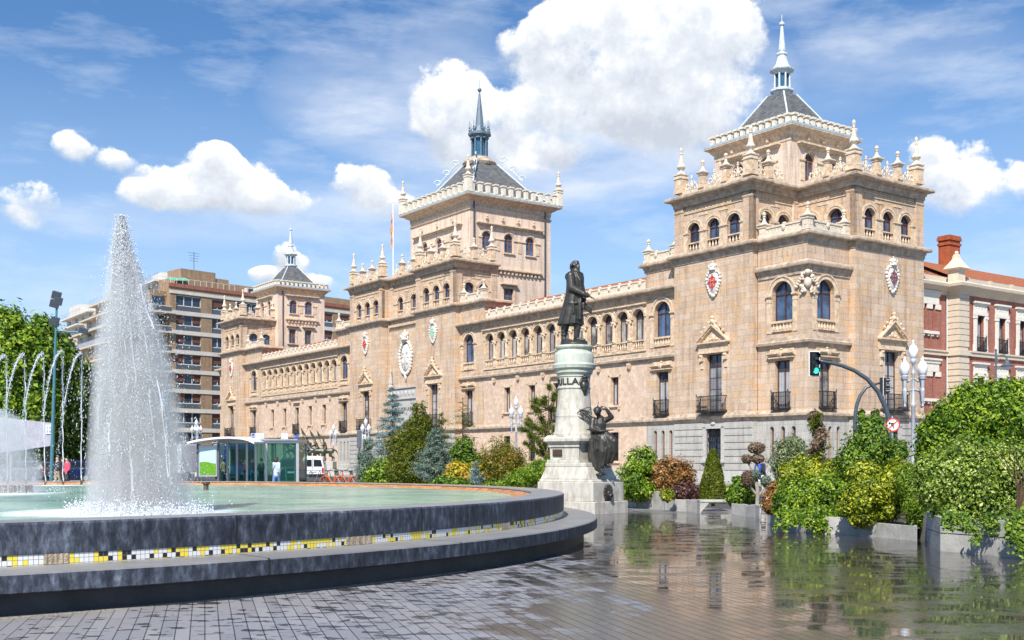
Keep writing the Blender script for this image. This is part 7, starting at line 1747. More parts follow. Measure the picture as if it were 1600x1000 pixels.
# van: rear faces the camera (local -y)
D=86.; T=thing('van','small white van seen from behind, parked beside the dark blue car','van',(atx(491.5,D),D,.06),R(6))
body=loft_car(T,[(-2.0,.38,1.0,1.70,.84,.66),(-1.93,.30,1.0,1.86,.86,.70),(-1.2,.30,1.0,1.90,.86,.72),(.2,.30,1.0,1.90,.86,.72),(.9,.30,1.02,1.75,.86,.68),(1.3,.3,.98,1.12,.85,.70),(2.1,.34,.75,.85,.80,.66)],'vanwhite',1)
for sg in (-1,1):
    m=MB(); m.prism([(sg*.08,1.12),(sg*.70,1.12),(sg*.60,1.60),(sg*.08,1.62)],'y',-2.03,-1.93); m.build('rear_window','carglass',T)
    m=MB(); m.box(sg*.74-.07,sg*.74+.07,-2.03,-1.9,.62,1.02); m.build('tail_light','redlens',T,bevel=.02)
    m=MB(); m.box(sg*.862-.012,sg*.862+.012,-1.5,-.3,1.12,1.6) if 0 else m.prism([(-1.6,1.12),(-.4,1.12),(-.4,1.6),(-1.6,1.6)],'x',sg*.80,sg*.815); m.build('side_window','carglass',T)
    for y in (-1.35,1.35): wheel(T,sg*.78,y)
m=MB(); m.box(-.82,.82,-2.1,-1.9,.32,.56); m.build('bumper','black',T,bevel=.03); m=MB(); m.box(-.26,.26,-2.05,-2.0,.70,.81); m.build('number_plate','plate',T); m=MB(); m.box(-.012,.012,-2.025,-1.9,.5,1.72); m.build('door_seam','black',T)
m=MB(); m.tube([(-.6,-1.6,1.93),(-.6,.3,1.93)],.02,6); m.tube([(.6,-1.6,1.93),(.6,.3,1.93)],.02,6); m.build('roof_rail','black',T)
def car(px,D,label,mat,rz,sc_=1.,z=0.):
    T=thing('parked_car',label,'car',(atx(px,D),D,z),rz); T.scale=(sc_,)*3
    loft_car(T,[(-2.1,.34,.8,.95,.80,.62),(-2.02,.28,.98,1.12,.86,.66),(-1.7,.26,.98,1.50,.88,.62),(-.8,.26,.97,1.62,.88,.62),(.3,.26,.97,1.62,.88,.62),(.95,.26,.96,1.12,.88,.66),(1.9,.28,.8,.86,.85,.66),(2.15,.34,.62,.70,.78,.6)],mat,1)
    m=MB(); m.prism([(-.66,1.04),(.66,1.04),(.54,1.42),(-.54,1.42)],'y',-2.04,-1.72); m.build('rear_window','carglass',T)
    for sg in (-1,1):
        m=MB(); m.prism([(-1.6,1.02),(.75,1.02),(.25,1.48),(-1.4,1.48)],'x',sg*.79-.02,sg*.79+.02); m.build('side_window','carglass',T)
        m=MB(); m.box(sg*.76-.08,sg*.76+.08,-2.1,-1.85,.72,1.0); m.build('tail_light','redlens',T,bevel=.02)
        for y in (-1.35,1.35): wheel(T,sg*.78,y,.32)
    m=MB(); m.box(-.26,.26,-2.13,-2.05,.68,.79); m.build('number_plate','plate',T); m=MB(); m.box(-.84,.84,-2.16,-2.,.30,.52); m.build('bumper','black',T,bevel=.03); return T
car(455,74,'dark blue people carrier seen from behind through the glass shelter','navy',R(12),1.06,.05)
car(40,80,'dark grey car parked under the plane trees at the far left','cargrey',R(75))
car(118,84,'dark car behind the spray between the thin jets and the tall cone','navy',R(80))
# blue bus behind the glass
D=96.; T=thing('bus','blue and white city bus glimpsed behind the glass shelter','bus',(atx(372,D),D,0),R(20)); m=MB(); m.box(-1.25,1.25,-1.,9.5,.35,3.0); m.build('body','busblue',T,bevel=.12)
m=MB(); m.box(-1.1,1.1,-1.06,-.99,1.3,2.6); m.box(1.24,1.27,-.6,9.2,1.3,2.5); m.build('window_band','carglass',T); m=MB(); m.box(-1.2,1.2,-.9,9.4,3.0,3.12); m.build('roof','vanwhite',T,bevel=.05)
for y in (.8,7.2):
    for sg in (-1,1): wheel(T,sg*1.12,y,.46)
# white delivery truck behind the spray
D=90.; T=thing('truck','white box truck half hidden by spray left of the advertising panel','truck',(atx(258,D),D,0),R(70)); m=MB(); m.box(-1.05,1.05,-2.3,1.6,.7,2.9); m.build('box','vanwhite',T,bevel=.05); m=MB(); m.box(-1.0,1.0,1.7,3.,.45,2.1); m.build('cab','vanwhite',T,bevel=.15); m=MB(); m.box(-1.02,1.02,2.0,2.7,1.3,1.9); m.build('window','carglass',T)
for y in (-1.4,2.3):
    for sg in (-1,1): wheel(T,sg*.9,y,.38)
# ================================================================ GLASS SHELTER
def glassm(name,col,al):
    m,t,b,o=nt(name); b.inputs['Base Color'].default_value=c4(col); b.inputs['Roughness'].default_value=.04; b.inputs['Specular IOR Level'].default_value=.6
    tr=N(t,'ShaderNodeBsdfTransparent'); tr.inputs[0].default_value=(.50,.80,.72,1); mx=N(t,'ShaderNodeMixShader'); mx.inputs[0].default_value=al; L(t,tr.outputs[0],mx.inputs[1]); L(t,b.outputs[0],mx.inputs[2]); L(t,mx.outputs[0],o.inputs[0]); return m
M['gglass']=glassm('green_tinted_glass',(.02,.10,.085),.38)
D=61.; SH=thing('glass_shelter','glass walled shelter with grey steel posts behind the basin','shelter',(atx(403,D),D,0)); X=lambda px,d=0:atx(px,D+d)-atx(403,D); Z=lambda y:zpy(y,D)
posts=[(342,0),(355.5,0),(370.5,0),(386,0),(400,0),(416,0),(465,0)]
for px,d in posts:
    m=MB(); w_=.055 if px not in (416,465) else .075; m.box(X(px)-w_,X(px)+w_,-.05,.05,0,Z(691)); m.build('post','alu',SH)
for px in (466,448,416,342):
    m=MB(); m.box(X(px)-.04,X(px)+.04,2.3,2.4,0,Z(691)); m.build('post','alu',SH)
m=MB(); m.box(X(341),X(466),-.07,.07,Z(691)-.05,Z(691)+.1); m.box(X(341),X(466),2.3,2.44,Z(691)-.05,Z(691)+.1); m.box(X(341)-.05,X(341)+.05,0,2.4,Z(691)-.05,Z(691)+.1); m.box(X(466)-.05,X(466)+.05,0,2.4,Z(691)-.05,Z(691)+.1); m.box(X(341),X(466),-.2,2.5,Z(691)+.1,Z(691)+.16); m.build('roof_frame','alu',SH)
m=MB(); 
for i in range(len(posts)-1): a,b=posts[i][0],posts[i+1][0]; m.add([(X(a)+.06,0,.12),(X(b)-.06,0,.12),(X(b)-.06,0,Z(691)-.06),(X(a)+.06,0,Z(691)-.06)],[(0,1,2,3)])
m.build('glass_front','gglass',SH)
m=MB(); m.add([(X(342),2.35,.12),(X(466),2.35,.12),(X(466),2.35,Z(692)),(X(342),2.35,Z(692))],[(0,1,2,3)]); m.add([(X(466),.06,.12),(X(466),2.3,.12),(X(466),2.3,Z(692)),(X(466),.06,Z(692))],[(0,1,2,3)]); m.build('glass_rear','gglass',SH)
m=MB(); m.tube([(X(444),.8,0),(X(441),.8,.0+Z(730)),(X(456),.8,Z(730)),(X(456),.8,0)],.03,6); m.build('handrail','alu',SH)
# white canopy + lightbox
D=59.; T=thing('bus_stop','bus stop with a white curved canopy and a lit advertising panel','bus stop',(atx(330,D),D,0)); X=lambda px:atx(px,D)-atx(330,D); Z=lambda y:zpy(y,D)
m=MB(); vs=[];fs=[]; n=12
for i in range(n+1):
    t_=i/n; x=X(297)+(X(401)-X(297))*t_; zz=Z(691)+.30*math.sin(PI*min(1,max(0,(t_-.02)/.98)))**.6*(.6+.6*t_ if t_<.8 else 1.1); vs+=[(x,-.6,zz),(x,2.6,zz+.05),(x,2.6,zz-.03),(x,-.6,zz-.10)]
for i in range(n): fs+=[(4*i+j,4*i+(j+1)%4,4*i+4+(j+1)%4,4*i+4+j) for j in range(4)]
fs+=[(0,1,2,3),(4*n+3,4*n+2,4*n+1,4*n)]; m.add(vs,fs); m.build('canopy','white',T)
for px in (309,341): 
    m=MB(); m.box(X(px)-.05,X(px)+.05,-.05,.05,0,Z(693)); m.build('post','lampdark',T)
m=MB(); m.box(X(311),X(340),-.1,.1,Z(745),Z(696)); lb=m.build('lightbox','alu',T,bevel=.02)
def poster():
    m,t,b,o=nt('field_and_sky_poster'); co=objco(t); sp=N(t,'ShaderNodeSeparateXYZ'); L(t,co,sp.inputs[0]); n=noise(t,co,9,5,.7)
    v=mth(t,'ADD',sp.outputs[2],mth(t,'MULTIPLY',mth(t,'SINE',mth(t,'MULTIPLY',sp.outputs[0],5.)),.05)); msk=mth(t,'GREATER_THAN',v,zpy(723,59.))
    g=ramp(t,n,[(.3,(.04,.20,.01)),(.7,(.20,.42,.02))]).outputs[0]; s_=ramp(t,mth(t,'MULTIPLY',sp.outputs[0],.5),[(0,(.45,.62,.66)),(1,(.60,.72,.74))]).outputs[0]
    L(t,mixc(t,msk,g,s_),b.inputs['Base Color']); b.inputs['Roughness'].default_value=.2; return m
M['poster']=poster(); m=MB(); m.box(X(313),X(338),-.115,-.10,Z(742),Z(699)); m.build('poster','poster',lb)
# street name / direction panels above the shelter
M['signblue']=plain('blue_sign_panel',(.05,.12,.42),.4); M['magenta']=plain('magenta_panel',(.45,.02,.22),.5); M['signwhite']=plain('white_grey_panel',(.62,.66,.72),.4,0,.25,9)
D=66.; T=thing('direction_sign','stack of small blue and white direction panels above the shelter roof','sign',(atx(401,D),D,0)); X=lambda px:atx(px,D)-atx(401,D); Z=lambda y:zpy(y,D)
m=MB(); m.tube([(X(407),.1,0),(X(407),.1,Z(676))],.05,8); m.build('pole','alu',T)
for k,(y0,y1,mt) in enumerate(((681,677,'signwhite'),(685.5,681.5,'signwhite'),(689,686,'magenta'))): m=MB(); m.box(X(392),X(413),0,.04,Z(y0),Z(y1)); p=m.build('panel',mt,T); m=MB(); m.box(X(393),X(398),-.012,0,Z(y0-.6),Z(y1+.6)); m.build('emblem','signblue',p)
D=100.; T=thing('banner','row of blue and white banner panels behind the distant double lamp','banner',(atx(516,D),D,0)); X=lambda px:atx(px,D)-atx(516,D); Z=lambda y:zpy(y,D)
m=MB(); m.box(X(439),X(450),0,.06,Z(686),Z(677)); m.build('panel','signwhite',T)
m=MB(); m.prism([(X(457),Z(687)),(X(463),Z(687)),(X(469),Z(677)),(X(463),Z(679))],'y',0,.06); m.build('panel','signblue',T); m=MB(); m.tube([(X(445),.1,0),(X(445),.1,Z(680))],.06,6); m.tube([(X(462),.1,0),(X(462),.1,Z(682))],.06,6); m.build('pole','alu',T)
# parking sign + box left of spruce
D=60.; T=thing('signpost','tall grey backed sign on a post left of the blue spruce','sign',(atx(561,D),D,0)); X=lambda px:atx(px,D)-atx(561,D); Z=lambda y:zpy(y,D)
m=MB(); m.box(X(557.5),X(564.5),0,.12,Z(700),Z(672)); m.build('panel','lampdark',T,bevel=.02); m=MB(); m.tube([(X(561),.06,0),(X(561),.06,Z(698))],.05,8); m.build('pole','lampdark',T)
m=MB(); m.box(X(566),X(571),.02,.06,Z(686),Z(679)); p=m.build('sign_plate','white',T); m=MB(); m.prism([(X(567.2),Z(685)),(X(569.6),Z(682.5)),(X(567.2),Z(680))],'y',.005,.018); m.build('arrow','signblue',p)
# billboard at left
D=72.; T=thing('billboard','large blank grey billboard seen through spray at the far left','billboard',(atx(42,D),D,0)); X=lambda px:atx(px,D)-atx(42,D); Z=lambda y:zpy(y,D)
M['grypanel']=plain('grey_lilac_panel',(.36,.36,.42),.6,0,.15,2); m=MB(); m.add([(X(0),0,Z(708)),(X(84),0,Z(696)),(X(84),0,Z(661)),(X(0),0,Z(652)),(X(0),.15,Z(708)),(X(84),.15,Z(696)),(X(84),.15,Z(661)),(X(0),.15,Z(652))],[(0,1,2,3),(7,6,5,4),(0,4,5,1),(1,5,6,2),(2,6,7,3),(3,7,4,0)]); m.build('board','grypanel',T)
m=MB(); m.box(X(72),X(85),-.06,-.02,Z(678),Z(664)); p=m.build('panel','white',T); 
for k in range(3):
    for j in range(2): m=MB(); m.box(X(73.5+4*k),X(76+4*k),-.075,-.06,Z(676-6*j),Z(672-6*j)); m.build('symbol','grypanel',p)
for px in (15,79): m=MB(); m.tube([(X(px),.2,0),(X(px),.2,Z(680))],.08,8); m.build('post','lampgrey',T)
# ================================================================ BICYCLES AND RACKS
M['orange']=plain('orange_bike_paint',(.75,.13,.01),.35)
def bike(px,D,label,rz):
    T=thing('bicycle',label,'bicycle',(atx(px,D),D,0),rz,'orange hire bicycles by the racks')
    for y in (-.52,.52):
        m=MB(); n=24; vs=[];fs=[]
        pts=[(0,y+.33*math.cos(2*PI*k/n),.34+.33*math.sin(2*PI*k/n)) for k in range(n+1)]; m.tube(pts,.022,6); o=m.build('wheel','tyre',T)
        m=MB(); 
        for k in range(12): a=PI*k/6; m.tube([(0,y,.34),(0,y+.31*math.cos(a),.34+.31*math.sin(a))],.004,4)
        m.ball((0,y,.34),.03,8,5); m.build('spokes','silver',o)
    m=MB(); bb=(0,-.05,.32); hd_=(0,.38,.78); st=(0,-.18,.78)
    m.tube([bb,(0,.15,.45),hd_],.035,8); m.tube([bb,st],.028,8); m.tube([bb,(0,-.52,.34)],.016,6); m.tube([st,(0,-.52,.34)],.014,6); m.tube([(0,.36,.92),(0,.40,.66),(0,.52,.34)],.022,8); m.build('frame','orange',T)
    for y in (-.52,.52): m=MB(); m.tube([(0,y+.37*math.cos(a),.34+.37*math.sin(a)) for a in [PI*(.05+.8*k/8) for k in range(9)]],.03,6); m.build('mudguard','orange',T)
    m=MB(); m.ball((0,-.22,.95),(.09,.14,.04),10,6); m.tube([st,(0,-.21,.93)],.014,6); m.build('saddle','black',T)
    m=MB(); m.tube([(-.28,.28,1.05),(-.12,.36,1.02),(0,.37,.98),(.12,.36,1.02),(.28,.28,1.05)],.015,6); m.tube([(0,.37,.98),(0,.36,.90)],.018,6); m.box(-.12,.12,.44,.62,.80,.95) if 0 else None; m.build('handlebar','black',T)
    m=MB(); m.lathe([(.09,-.01),(.09,.01)],0,0,14); o=m.build('chainring','silver',T); o.location=(.03,-.05,.32); o.rotation_euler=(0,PI/2,0)
bike(520,61.,'orange hire bicycle nearer the white van',R(60)); bike(543,61.,'orange hire bicycle next to the clipped topiary column',R(56))
for i,px in enumerate((483,497,511,531,552)):
    D=62.; T=thing('bicycle_rack','dark A-shaped steel bicycle rack '+['behind the blue car','under the white van','left of the first orange bicycle','between the two orange bicycles','beside the clipped topiary column'][i],'bicycle rack',(atx(px,D),D,0),R(35),'row of bicycle racks')
    m=MB(); m.tube([(-.42,0,0),(.1,0,1.0),(.5,0,0)],.028,8); m.tube([(-.25,0,.35),(.35,0,.35)],.02,6); m.tube([(.1,0,1.0),(-.6,.25,1.0)],.02,6); m.build('frame','lampdark',T)
# railing before the palace
D=128; T=thing('railing','low pale railing in front of the palace beside the van','railing',(atx(525,D),D,0)); m=MB(); w_=1.6
for k in range(19): m.box(-1.7+.19*k,-1.64+.19*k,0,.05,0,1.55); m.add([(-1.71+.19*k,.02,1.55),(-1.63+.19*k,.02,1.55),(-1.67+.19*k,.02,1.75)],[(0,1,2)])
m.box(-1.8,1.8,-.02,.08,1.2,1.28); m.box(-1.8,1.8,-.05,.1,0,.35); m.build('bars','granite',T)
# ================================================================ PEOPLE
M['skin']=plain('skin',(.52,.31,.22),.55,0,.05,10,0,.3); M['hairdark']=plain('dark_brown_hair',(.035,.02,.015),.6); M['denim']=plain('blue_denim',(.10,.20,.42),.8,0,.15,15); M['paleblue']=plain('pale_blue_shirt',(.45,.53,.64),.8,0,.08,10); M['leather']=plain('tan_leather',(.22,.10,.05),.6)
M['darkcloth']=plain('dark_clothing',(.02,.025,.04),.85); M['pinkcloth']=plain('pink_clothing',(.60,.08,.14),.85); M['bluebag']=plain('royal_blue_nylon',(.02,.09,.45),.6); M['redcloth']=plain('red_clothing',(.45,.03,.03),.85); M['greenc']=plain('green_clothing',(.05,.22,.12),.85); M['khaki']=plain('khaki_cloth',(.35,.27,.17),.85)
def person(px,D,label,H,rz,top,legs,hair,sleeve=None,stride=.22,bag=None,long=False,z=0.,armbend=.15,group=None,shorts=False):
    T=thing('person',label,'person',(atx(px,D),D,z),rz,group); s=H/1.7; T.scale=(s,s,s); st=stride
    # facing +y (away from camera when rz=0)
    def body(m):
        m.ball((0,.01,1.58),(.078,.092,.115),12,8); m.ball((0,.085,1.55),(.018,.02,.022),6,5); m.ball((0,.07,1.51),(.04,.03,.02),6,5); m.chain([(0,0,1.40),(0,.01,1.5)],[.055,.05])
        for sg in (-1,1): m.ball((sg*.08,0,1.57),(.014,.025,.032),6,5)
        m.chain([(0,0,1.38),(0,0,1.15),(0,0,.95)],[.12,.12,.13])
        for sg in (-1,1):
            f=sg*st; m.chain([(sg*.09,0,.92),(sg*.09,f*.45,.50),(sg*.085,f*.9-.05,.10)],[.085,.055,.038]); 
            m.chain([(sg*.16,0,1.37),(sg*.21,-f*.4,1.12),(sg*.22,-f*.75+armbend,.90)],[.055,.042,.03])
            hx,hy,hz=sg*.22,-f*.75+armbend,.90
            m.ball((hx,hy+.02,hz-.05),(.022,.04,.05),8,6)
            for q in range(4): m.limb((hx,hy-.01+.018*q,hz-.08),(hx-sg*.012,hy+.0+.02*q,hz-.155+.008*abs(q-1.5)),.011,.008,6)
            m.limb((hx,hy+.045,hz-.05),(hx-sg*.01,hy+.075,hz-.10),.012,.009,6)
    blob('body',body,'skin',T,.016,1)
    def topf(m):
        m.chain([(-.14,0,1.36),(.14,0,1.36)],[.085,.085]); m.chain([(0,0,1.34),(0,.0,1.12),(0,0,.93 if not long else .80)],[.145,.135,.155])
        m.ball((0,0,1.2),(.19,.13,.24),12,8); m.ball((0,0,.98),(.18,.14,.12),12,6)
        for sg in (-1,1):
            f=sg*st; m.chain([(sg*.16,0,1.36),(sg*.215,-f*.4,1.11),(sg*.222,-f*.7+armbend*.85,.95)],[.072,.06,.05])
        m.lathe([(.07,0),(.065,.05)],0,0,10,1.40)
    blob('top',topf,top,T,.017,1)
    def legf(m):
        m.ball((0,-.01,.92),(.17,.13,.13),12,6)
        for sg in (-1,1):
            f=sg*st; pts=[(sg*.09,0,.90),(sg*.09,f*.45,.50),(sg*.085,f*.9-.05,.12)]
            if shorts: m.chain(pts[:2],[.11,.085])
            else: m.chain(pts,[.108,.075,.062])
    blob('trousers',legf,legs,T,.018,1)
    m=MB()
    for sg in (-1,1): f=sg*st; m.chain([(sg*.085,f*.9-.08,.05),(sg*.085,f*.9+.10,.035)],[.045,.035])
    m.build('shoes','darkcloth',T,smooth=True)
    def hairf(m):
        m.ball((0,-.015,1.61),(.09,.10,.105),12,8); 
        if long: m.ball((0,-.055,1.52),(.11,.075,.13),12,8); m.ball((0,-.06,1.44),(.09,.05,.08),10,6)
    blob('hair',hairf,hair,T,.016,1)
    if bag=='shoulder':
        m=MB(); m.tube([(.13,.02,1.44),(.0,-.155,1.25),(-.14,-.15,1.02),(-.2,-.10,.92)],.012,6); m.tube([(.13,.02,1.44),(.0,.15,1.25),(-.19,.08,.95)],.012,6); m.ball((-.23,-.04,.86),(.05,.12,.10),10,6); o=m.build('shoulder_bag','leather',T)
    if bag=='pack': m=MB(); m.ball((0,-.20,1.22),(.16,.11,.23),12,8); m.ball((0,-.28,1.14),(.11,.06,.11),10,6); m.tube([(-.1,-.1,1.42),(-.12,.08,1.4),(-.13,.1,1.15)],.018,6); m.tube([(.1,-.1,1.42),(.12,.08,1.4),(.13,.1,1.15)],.018,6); m.build('backpack','bluebag',T,smooth=True)
    return T
person(432,57.,'woman in pale blue shirt and jeans walking away with a brown shoulder strap',1.70,R(-20),'paleblue','denim','hairdark',stride=.25,bag='shoulder',long=True,z=.02)
person(90,62.,'person in dark clothes with arms folded, among the far left walkers',1.78,R(160),'darkcloth','khaki','hairdark',stride=.1,armbend=.25)
person(105,62.,'person in a pink top standing behind the thin jets',1.72,R(150),'pinkcloth','darkcloth','hairdark',stride=.08,shorts=True)
person(98,64.,'tall person in black between the pink top and khaki trousers',1.80,R(20),'darkcloth','darkcloth','hairdark',stride=.12)
person(1188,45.,'person carrying a royal blue backpack behind the cloud-pruned tree',1.66,R(-40),'darkcloth','white','hairdark',stride=.2,bag='pack')
person(384,66.,'person in red waiting inside the glass shelter',1.68,R(100),'redcloth','darkcloth','hairdark',stride=.05)
person(394,67.,'person in dark jacket beside the red one in the shelter',1.75,R(-80),'darkcloth','denim','hairdark',stride=.05)
person(408,65.,'person in green near the middle posts of the shelter',1.7,R(60),'greenc','khaki','hairdark',stride=.05)
person(349,66.,'person in khaki near the left end of the glass shelter',1.68,R(60),'khaki','darkcloth','hairdark',stride=.05)
# ================================================================ CAVALRY GROUP
CV=thing('equestrian_monument','grey-green bronze group of charging horses and riders with pennants behind the van','monument',(atx(487,118.),118.,0)); g=np.random.default_rng(3)
m=MB(); m.box(-3.2,2.6,-1.4,1.6,0,.8); m.box(-3.,2.4,-1.2,1.4,.8,1.6); m.build('plinth','granite',CV,bevel=.05)
def horse(m,x,y,z,s,ph,rear):
    q=lambda a,b,c:(x-a*s,y+b*s,z+(c+a*rear)*s)
    m.chain([q(-.75,0,1.15),q(-.3,0,1.12),q(.15,0,1.15),q(.55,0,1.2)],[.27*s,.27*s,.29*s,.26*s]); m.chain([q(.6,0,1.3),q(.85,0,1.62),q(1.0,0,1.85)],[.22*s,.16*s,.12*s]); m.chain([q(1.0,0,1.86),q(1.2,0,1.76),q(1.42,0,1.62)],[.125*s,.10*s,.07*s])
    for e in (-1,1): m.chain([q(.98,e*.06,1.95),q(.97,e*.08,2.06)],[.035*s,.015*s]); 
    m.chain([q(-.98,0,1.25),q(-1.2,0,1.1),q(-1.35,0,.75)],[.08*s,.09*s,.04*s])
    for k in range(5): m.ball(q(.62+.09*k,0,1.5+.1*k),.08*s,7,5)
    for e in (-1,1):
        a=.35*math.sin(ph+e); m.chain([q(.5,e*.14,1.05),q(.85+a*.4,e*.15,.85),q(.7+a,e*.15,.5),q(.85+a,e*.15,.35)],[.14*s,.085*s,.055*s,.06*s])
        m.chain([q(-.7,e*.15,1.05),q(-.55-a*.3,e*.16,.65),q(-.92-a*.3,e*.16,.38),q(-.82-a*.5,e*.16,.05)],[.19*s,.11*s,.065*s,.06*s])
def rider(m,x,y,z,s):
    q=lambda a,b,c:(x-a*s,y+b*s,z+c*s)
    m.chain([q(0,0,0),q(.08,0,.35),q(.18,0,.6)],[.17*s,.17*s,.14*s]); m.chain([q(.2,0,.62),q(.24,0,.78)],[.06*s,.06*s]); m.ball(q(.25,0,.86),(.1*s,.1*s,.12*s),10,7); m.ball(q(.25,0,.93),(.13*s,.13*s,.07*s),10,6)
    for e in (-1,1): m.chain([q(0,e*.15,.02),q(.35,e*.26,-.15),q(.2,e*.26,-.6),q(.32,e*.26,-.65)],[.12*s,.09*s,.06*s,.04*s]); m.chain([q(.17,e*.18,.56),q(.3,e*.28,.32),q(.52,e*.15,.28)],[.075*s,.06*s,.04*s])
HS=[(-1.6,-.5,1.55,1.05,0,.18),(-.4,.3,1.6,1.05,1.2,.05),(.6,-.6,1.55,1.0,2.2,.0),(1.3,.5,1.55,1.,3.1,-.05)]
for i,(x,y,z,s,ph,rr) in enumerate(HS):
    o=blob('horse',lambda m:horse(m,x,y,z,s,ph,rr),'greybronze',CV,.05,1); o2=blob('rider',lambda m:rider(m,x+.1,y,z+1.42*s,s),'greybronze',CV,.04,1)
for (px,y0,y1) in ((470,668,688),(484,671,690),(495,672,692)):
    D=118.; X=atx(px,D)-atx(487,D); m=MB(); m.tube([(X+.5,0,3.4),(X,0,zpy(y0,D))],.035,6); z=zpy(y0,D); m.add([(X,0,z),(X+.1,.02,z-.65),(X+.65,.05,z-1.0),(X+.35,.02,z-.5)],[(0,1,2,3)]); m.add([(X,.05,z),(X+.1,.07,z-.65),(X+.65,.1,z-1.0),(X+.35,.07,z-.5)],[(3,2,1,0)]); m.build('pennant','greybronze',CV)
# ================================================================ APARTMENT BLOCKS
ang=R(43.6); dv=(math.sin(ang),math.cos(ang))  # wall direction, receding to the right
def apt(px,D,label,name='apartment_block'):
    return thing(name,label,'building',(atx(px,D),D,0),math.atan2(dv[1],dv[0]))
A1=apt(266,168.,'brown brick apartment block with white floor bands and wide dark windows left of the palace')
FA=FF(0,0,0.); fl=2.92; top=27.7; ZB=[26.6-2.35-fl*k for k in range(9)][::-1]
wn=[(3.07,4.2),(8.1,2.1),(13.5,4.2),(18.6,2.1),(24.,4.2),(29.,2.1),(33.,3.2),(38.5,2.1),(44,4.2)]
m=MB(FA); wall(m,0,55,0,top,[(c,w_,z_,z_+2.35,False) for c,w_ in wn for z_ in ZB],.35); m.T=lambda a,b,c:(a,b,c); m.add([(0,0,0),(0,4,0),(0,4,top),(0,0,top)],[(0,1,2,3)]); m.add([(55,0,0),(55,8,0),(55,8,top),(55,0,top)],[(0,1,2,3)]); m.add([(0,0,top),(55,0,top),(55,8,top),(0,4,top)],[(0,1,2,3)]); m.build('wall','apbrick',A1)
m=MB(FA)
for z_ in ZB: m.box(-.1,55.05,-.02,.1,z_-.62,z_-.02)
m.box(-.1,55.05,-.02,.12,26.75,27.2)
m.build('floor_band','apwhite',A1)
_c={}
def aptwin(par,c,z,w_,h_,n,ft,sh):
    key=(w_,h_,n,sh)
    if key not in _c:
        m=MB(); m.box(-w_/2,w_/2,.22,.30,h_-.1,h_); m.box(-w_/2,w_/2,.22,.30,.75,.85)
        for i in range(n+1): x=-w_/2+w_*i/n; m.box(x-.05,x+.05,.22,.30,.75,h_)
        fo=m.build('window','white',par); m=MB(); m.box(-w_/2,w_/2,.28,.30,.75,h_); m.build('pane','apglass',fo)
        m=MB(); m.box(-w_/2,w_/2,.10,.22,0,.72); m.build('spandrel','lampdark',fo)
        if sh: m=MB(); m.box(-w_/2+.05,-w_/2+w_/n,.20,.26,.9+.2*sh,h_-.1); m.build('shutter','shutter',fo); m=MB(); m.box(w_/2-w_/n,w_/2-.05,.20,.26,.9+.3*sh,h_-.1); m.build('shutter','shutter',fo)
        _c[key]=fo; fo.location=(c,0,z); return
    inst(_c[key],par,(c,0,z))
r_=random.Random(2)
for c,w_ in wn[:9]:
    for z_ in ZB: 
        aptwin(A1,c,z_,w_,2.35,3 if w_>4 else 2,0,r_.choice((0,1,1,2)))
m=MB(FA); m.box(2.,55,-7,-2.,top,top+1.9); m.T=lambda a,b,c:(a,b,c); m.build('penthouse','apbrick',A1)
m=MB(); m.box(-.2,55,-.15,.25,top,top+.55); m.build('parapet','brickred',A1); m=MB(); m.box(3.5,9.5,3,7,top+1.9,top+3.5); m.box(9,12,3.2,6,top+1.9,top+2.7); m.build('lift_tower','apbrick',A1)

for a_,b_ in ((14,17.5),(20,24)):
    m=MB(); m.box(a_,b_,1.2,1.9,top,top+1.5); q_=m.build('roof_glazing','apwhite',A1); m=MB(); m.box(a_+.3,b_-.3,1.15,1.2,top+.5,top+1.4); m.build('roof_window','apglass',q_)
m=MB(); m.add([(.2,.2,top+1.0),(3.5,.2,top+1.3),(3.5,1.8,top+1.9),(.2,1.8,top+1.6)],[(0,1,2,3)]); m.build('awning','awning',A1)
m=MB()
for x in range(-3,12): m.box(x,x+.04,-.1,-.06,top+.5,top+1.4)
m.box(-3,11,-.1,-.06,top+1.36,top+1.4); m.build('roof_railing','white',A1)
for (x,h_) in ((7.5,3.4),): 
    m=MB(); z=top+3.5; m.tube([(x,6,z),(x,6,z+h_)],.05,5)
    for q in range(4): m.tube([(x-1+.1*q,6,z+h_-.4*q-.2),(x+1-.1*q,6,z+h_-.4*q-.2)],.025,4)
    m.build('aerial','lampdark',A1)
m=MB()
for z in ZB: # corner balconies on the left end
    z=z-.6; m.box(-3.4,-.02,-.6,4,z,z+.25); m.box(-3.4,-3.3,-.6,4,z+.25,z+1.2); m.box(-3.4,-.02,-.62,-.55,z+.95,z+1.05)
m.build('balcony_slab','apwhite',A1)
m=MB(); m.box(-2.6,-.02,1.2,4,0,top-.6); m.build('wing_wall','apbrick',A1)
for z in ZB:
    m=MB(); m.box(-2.3,-.4,1.1,1.22,z+.4,z+2.); m.build('balcony_window','apglass',A1)
for z in ZB:
    m=MB(); m.box(-3.3,-.1,-.64,-.61,z-.3,z+.3); m.build('balcony_panel','lampdark',A1)
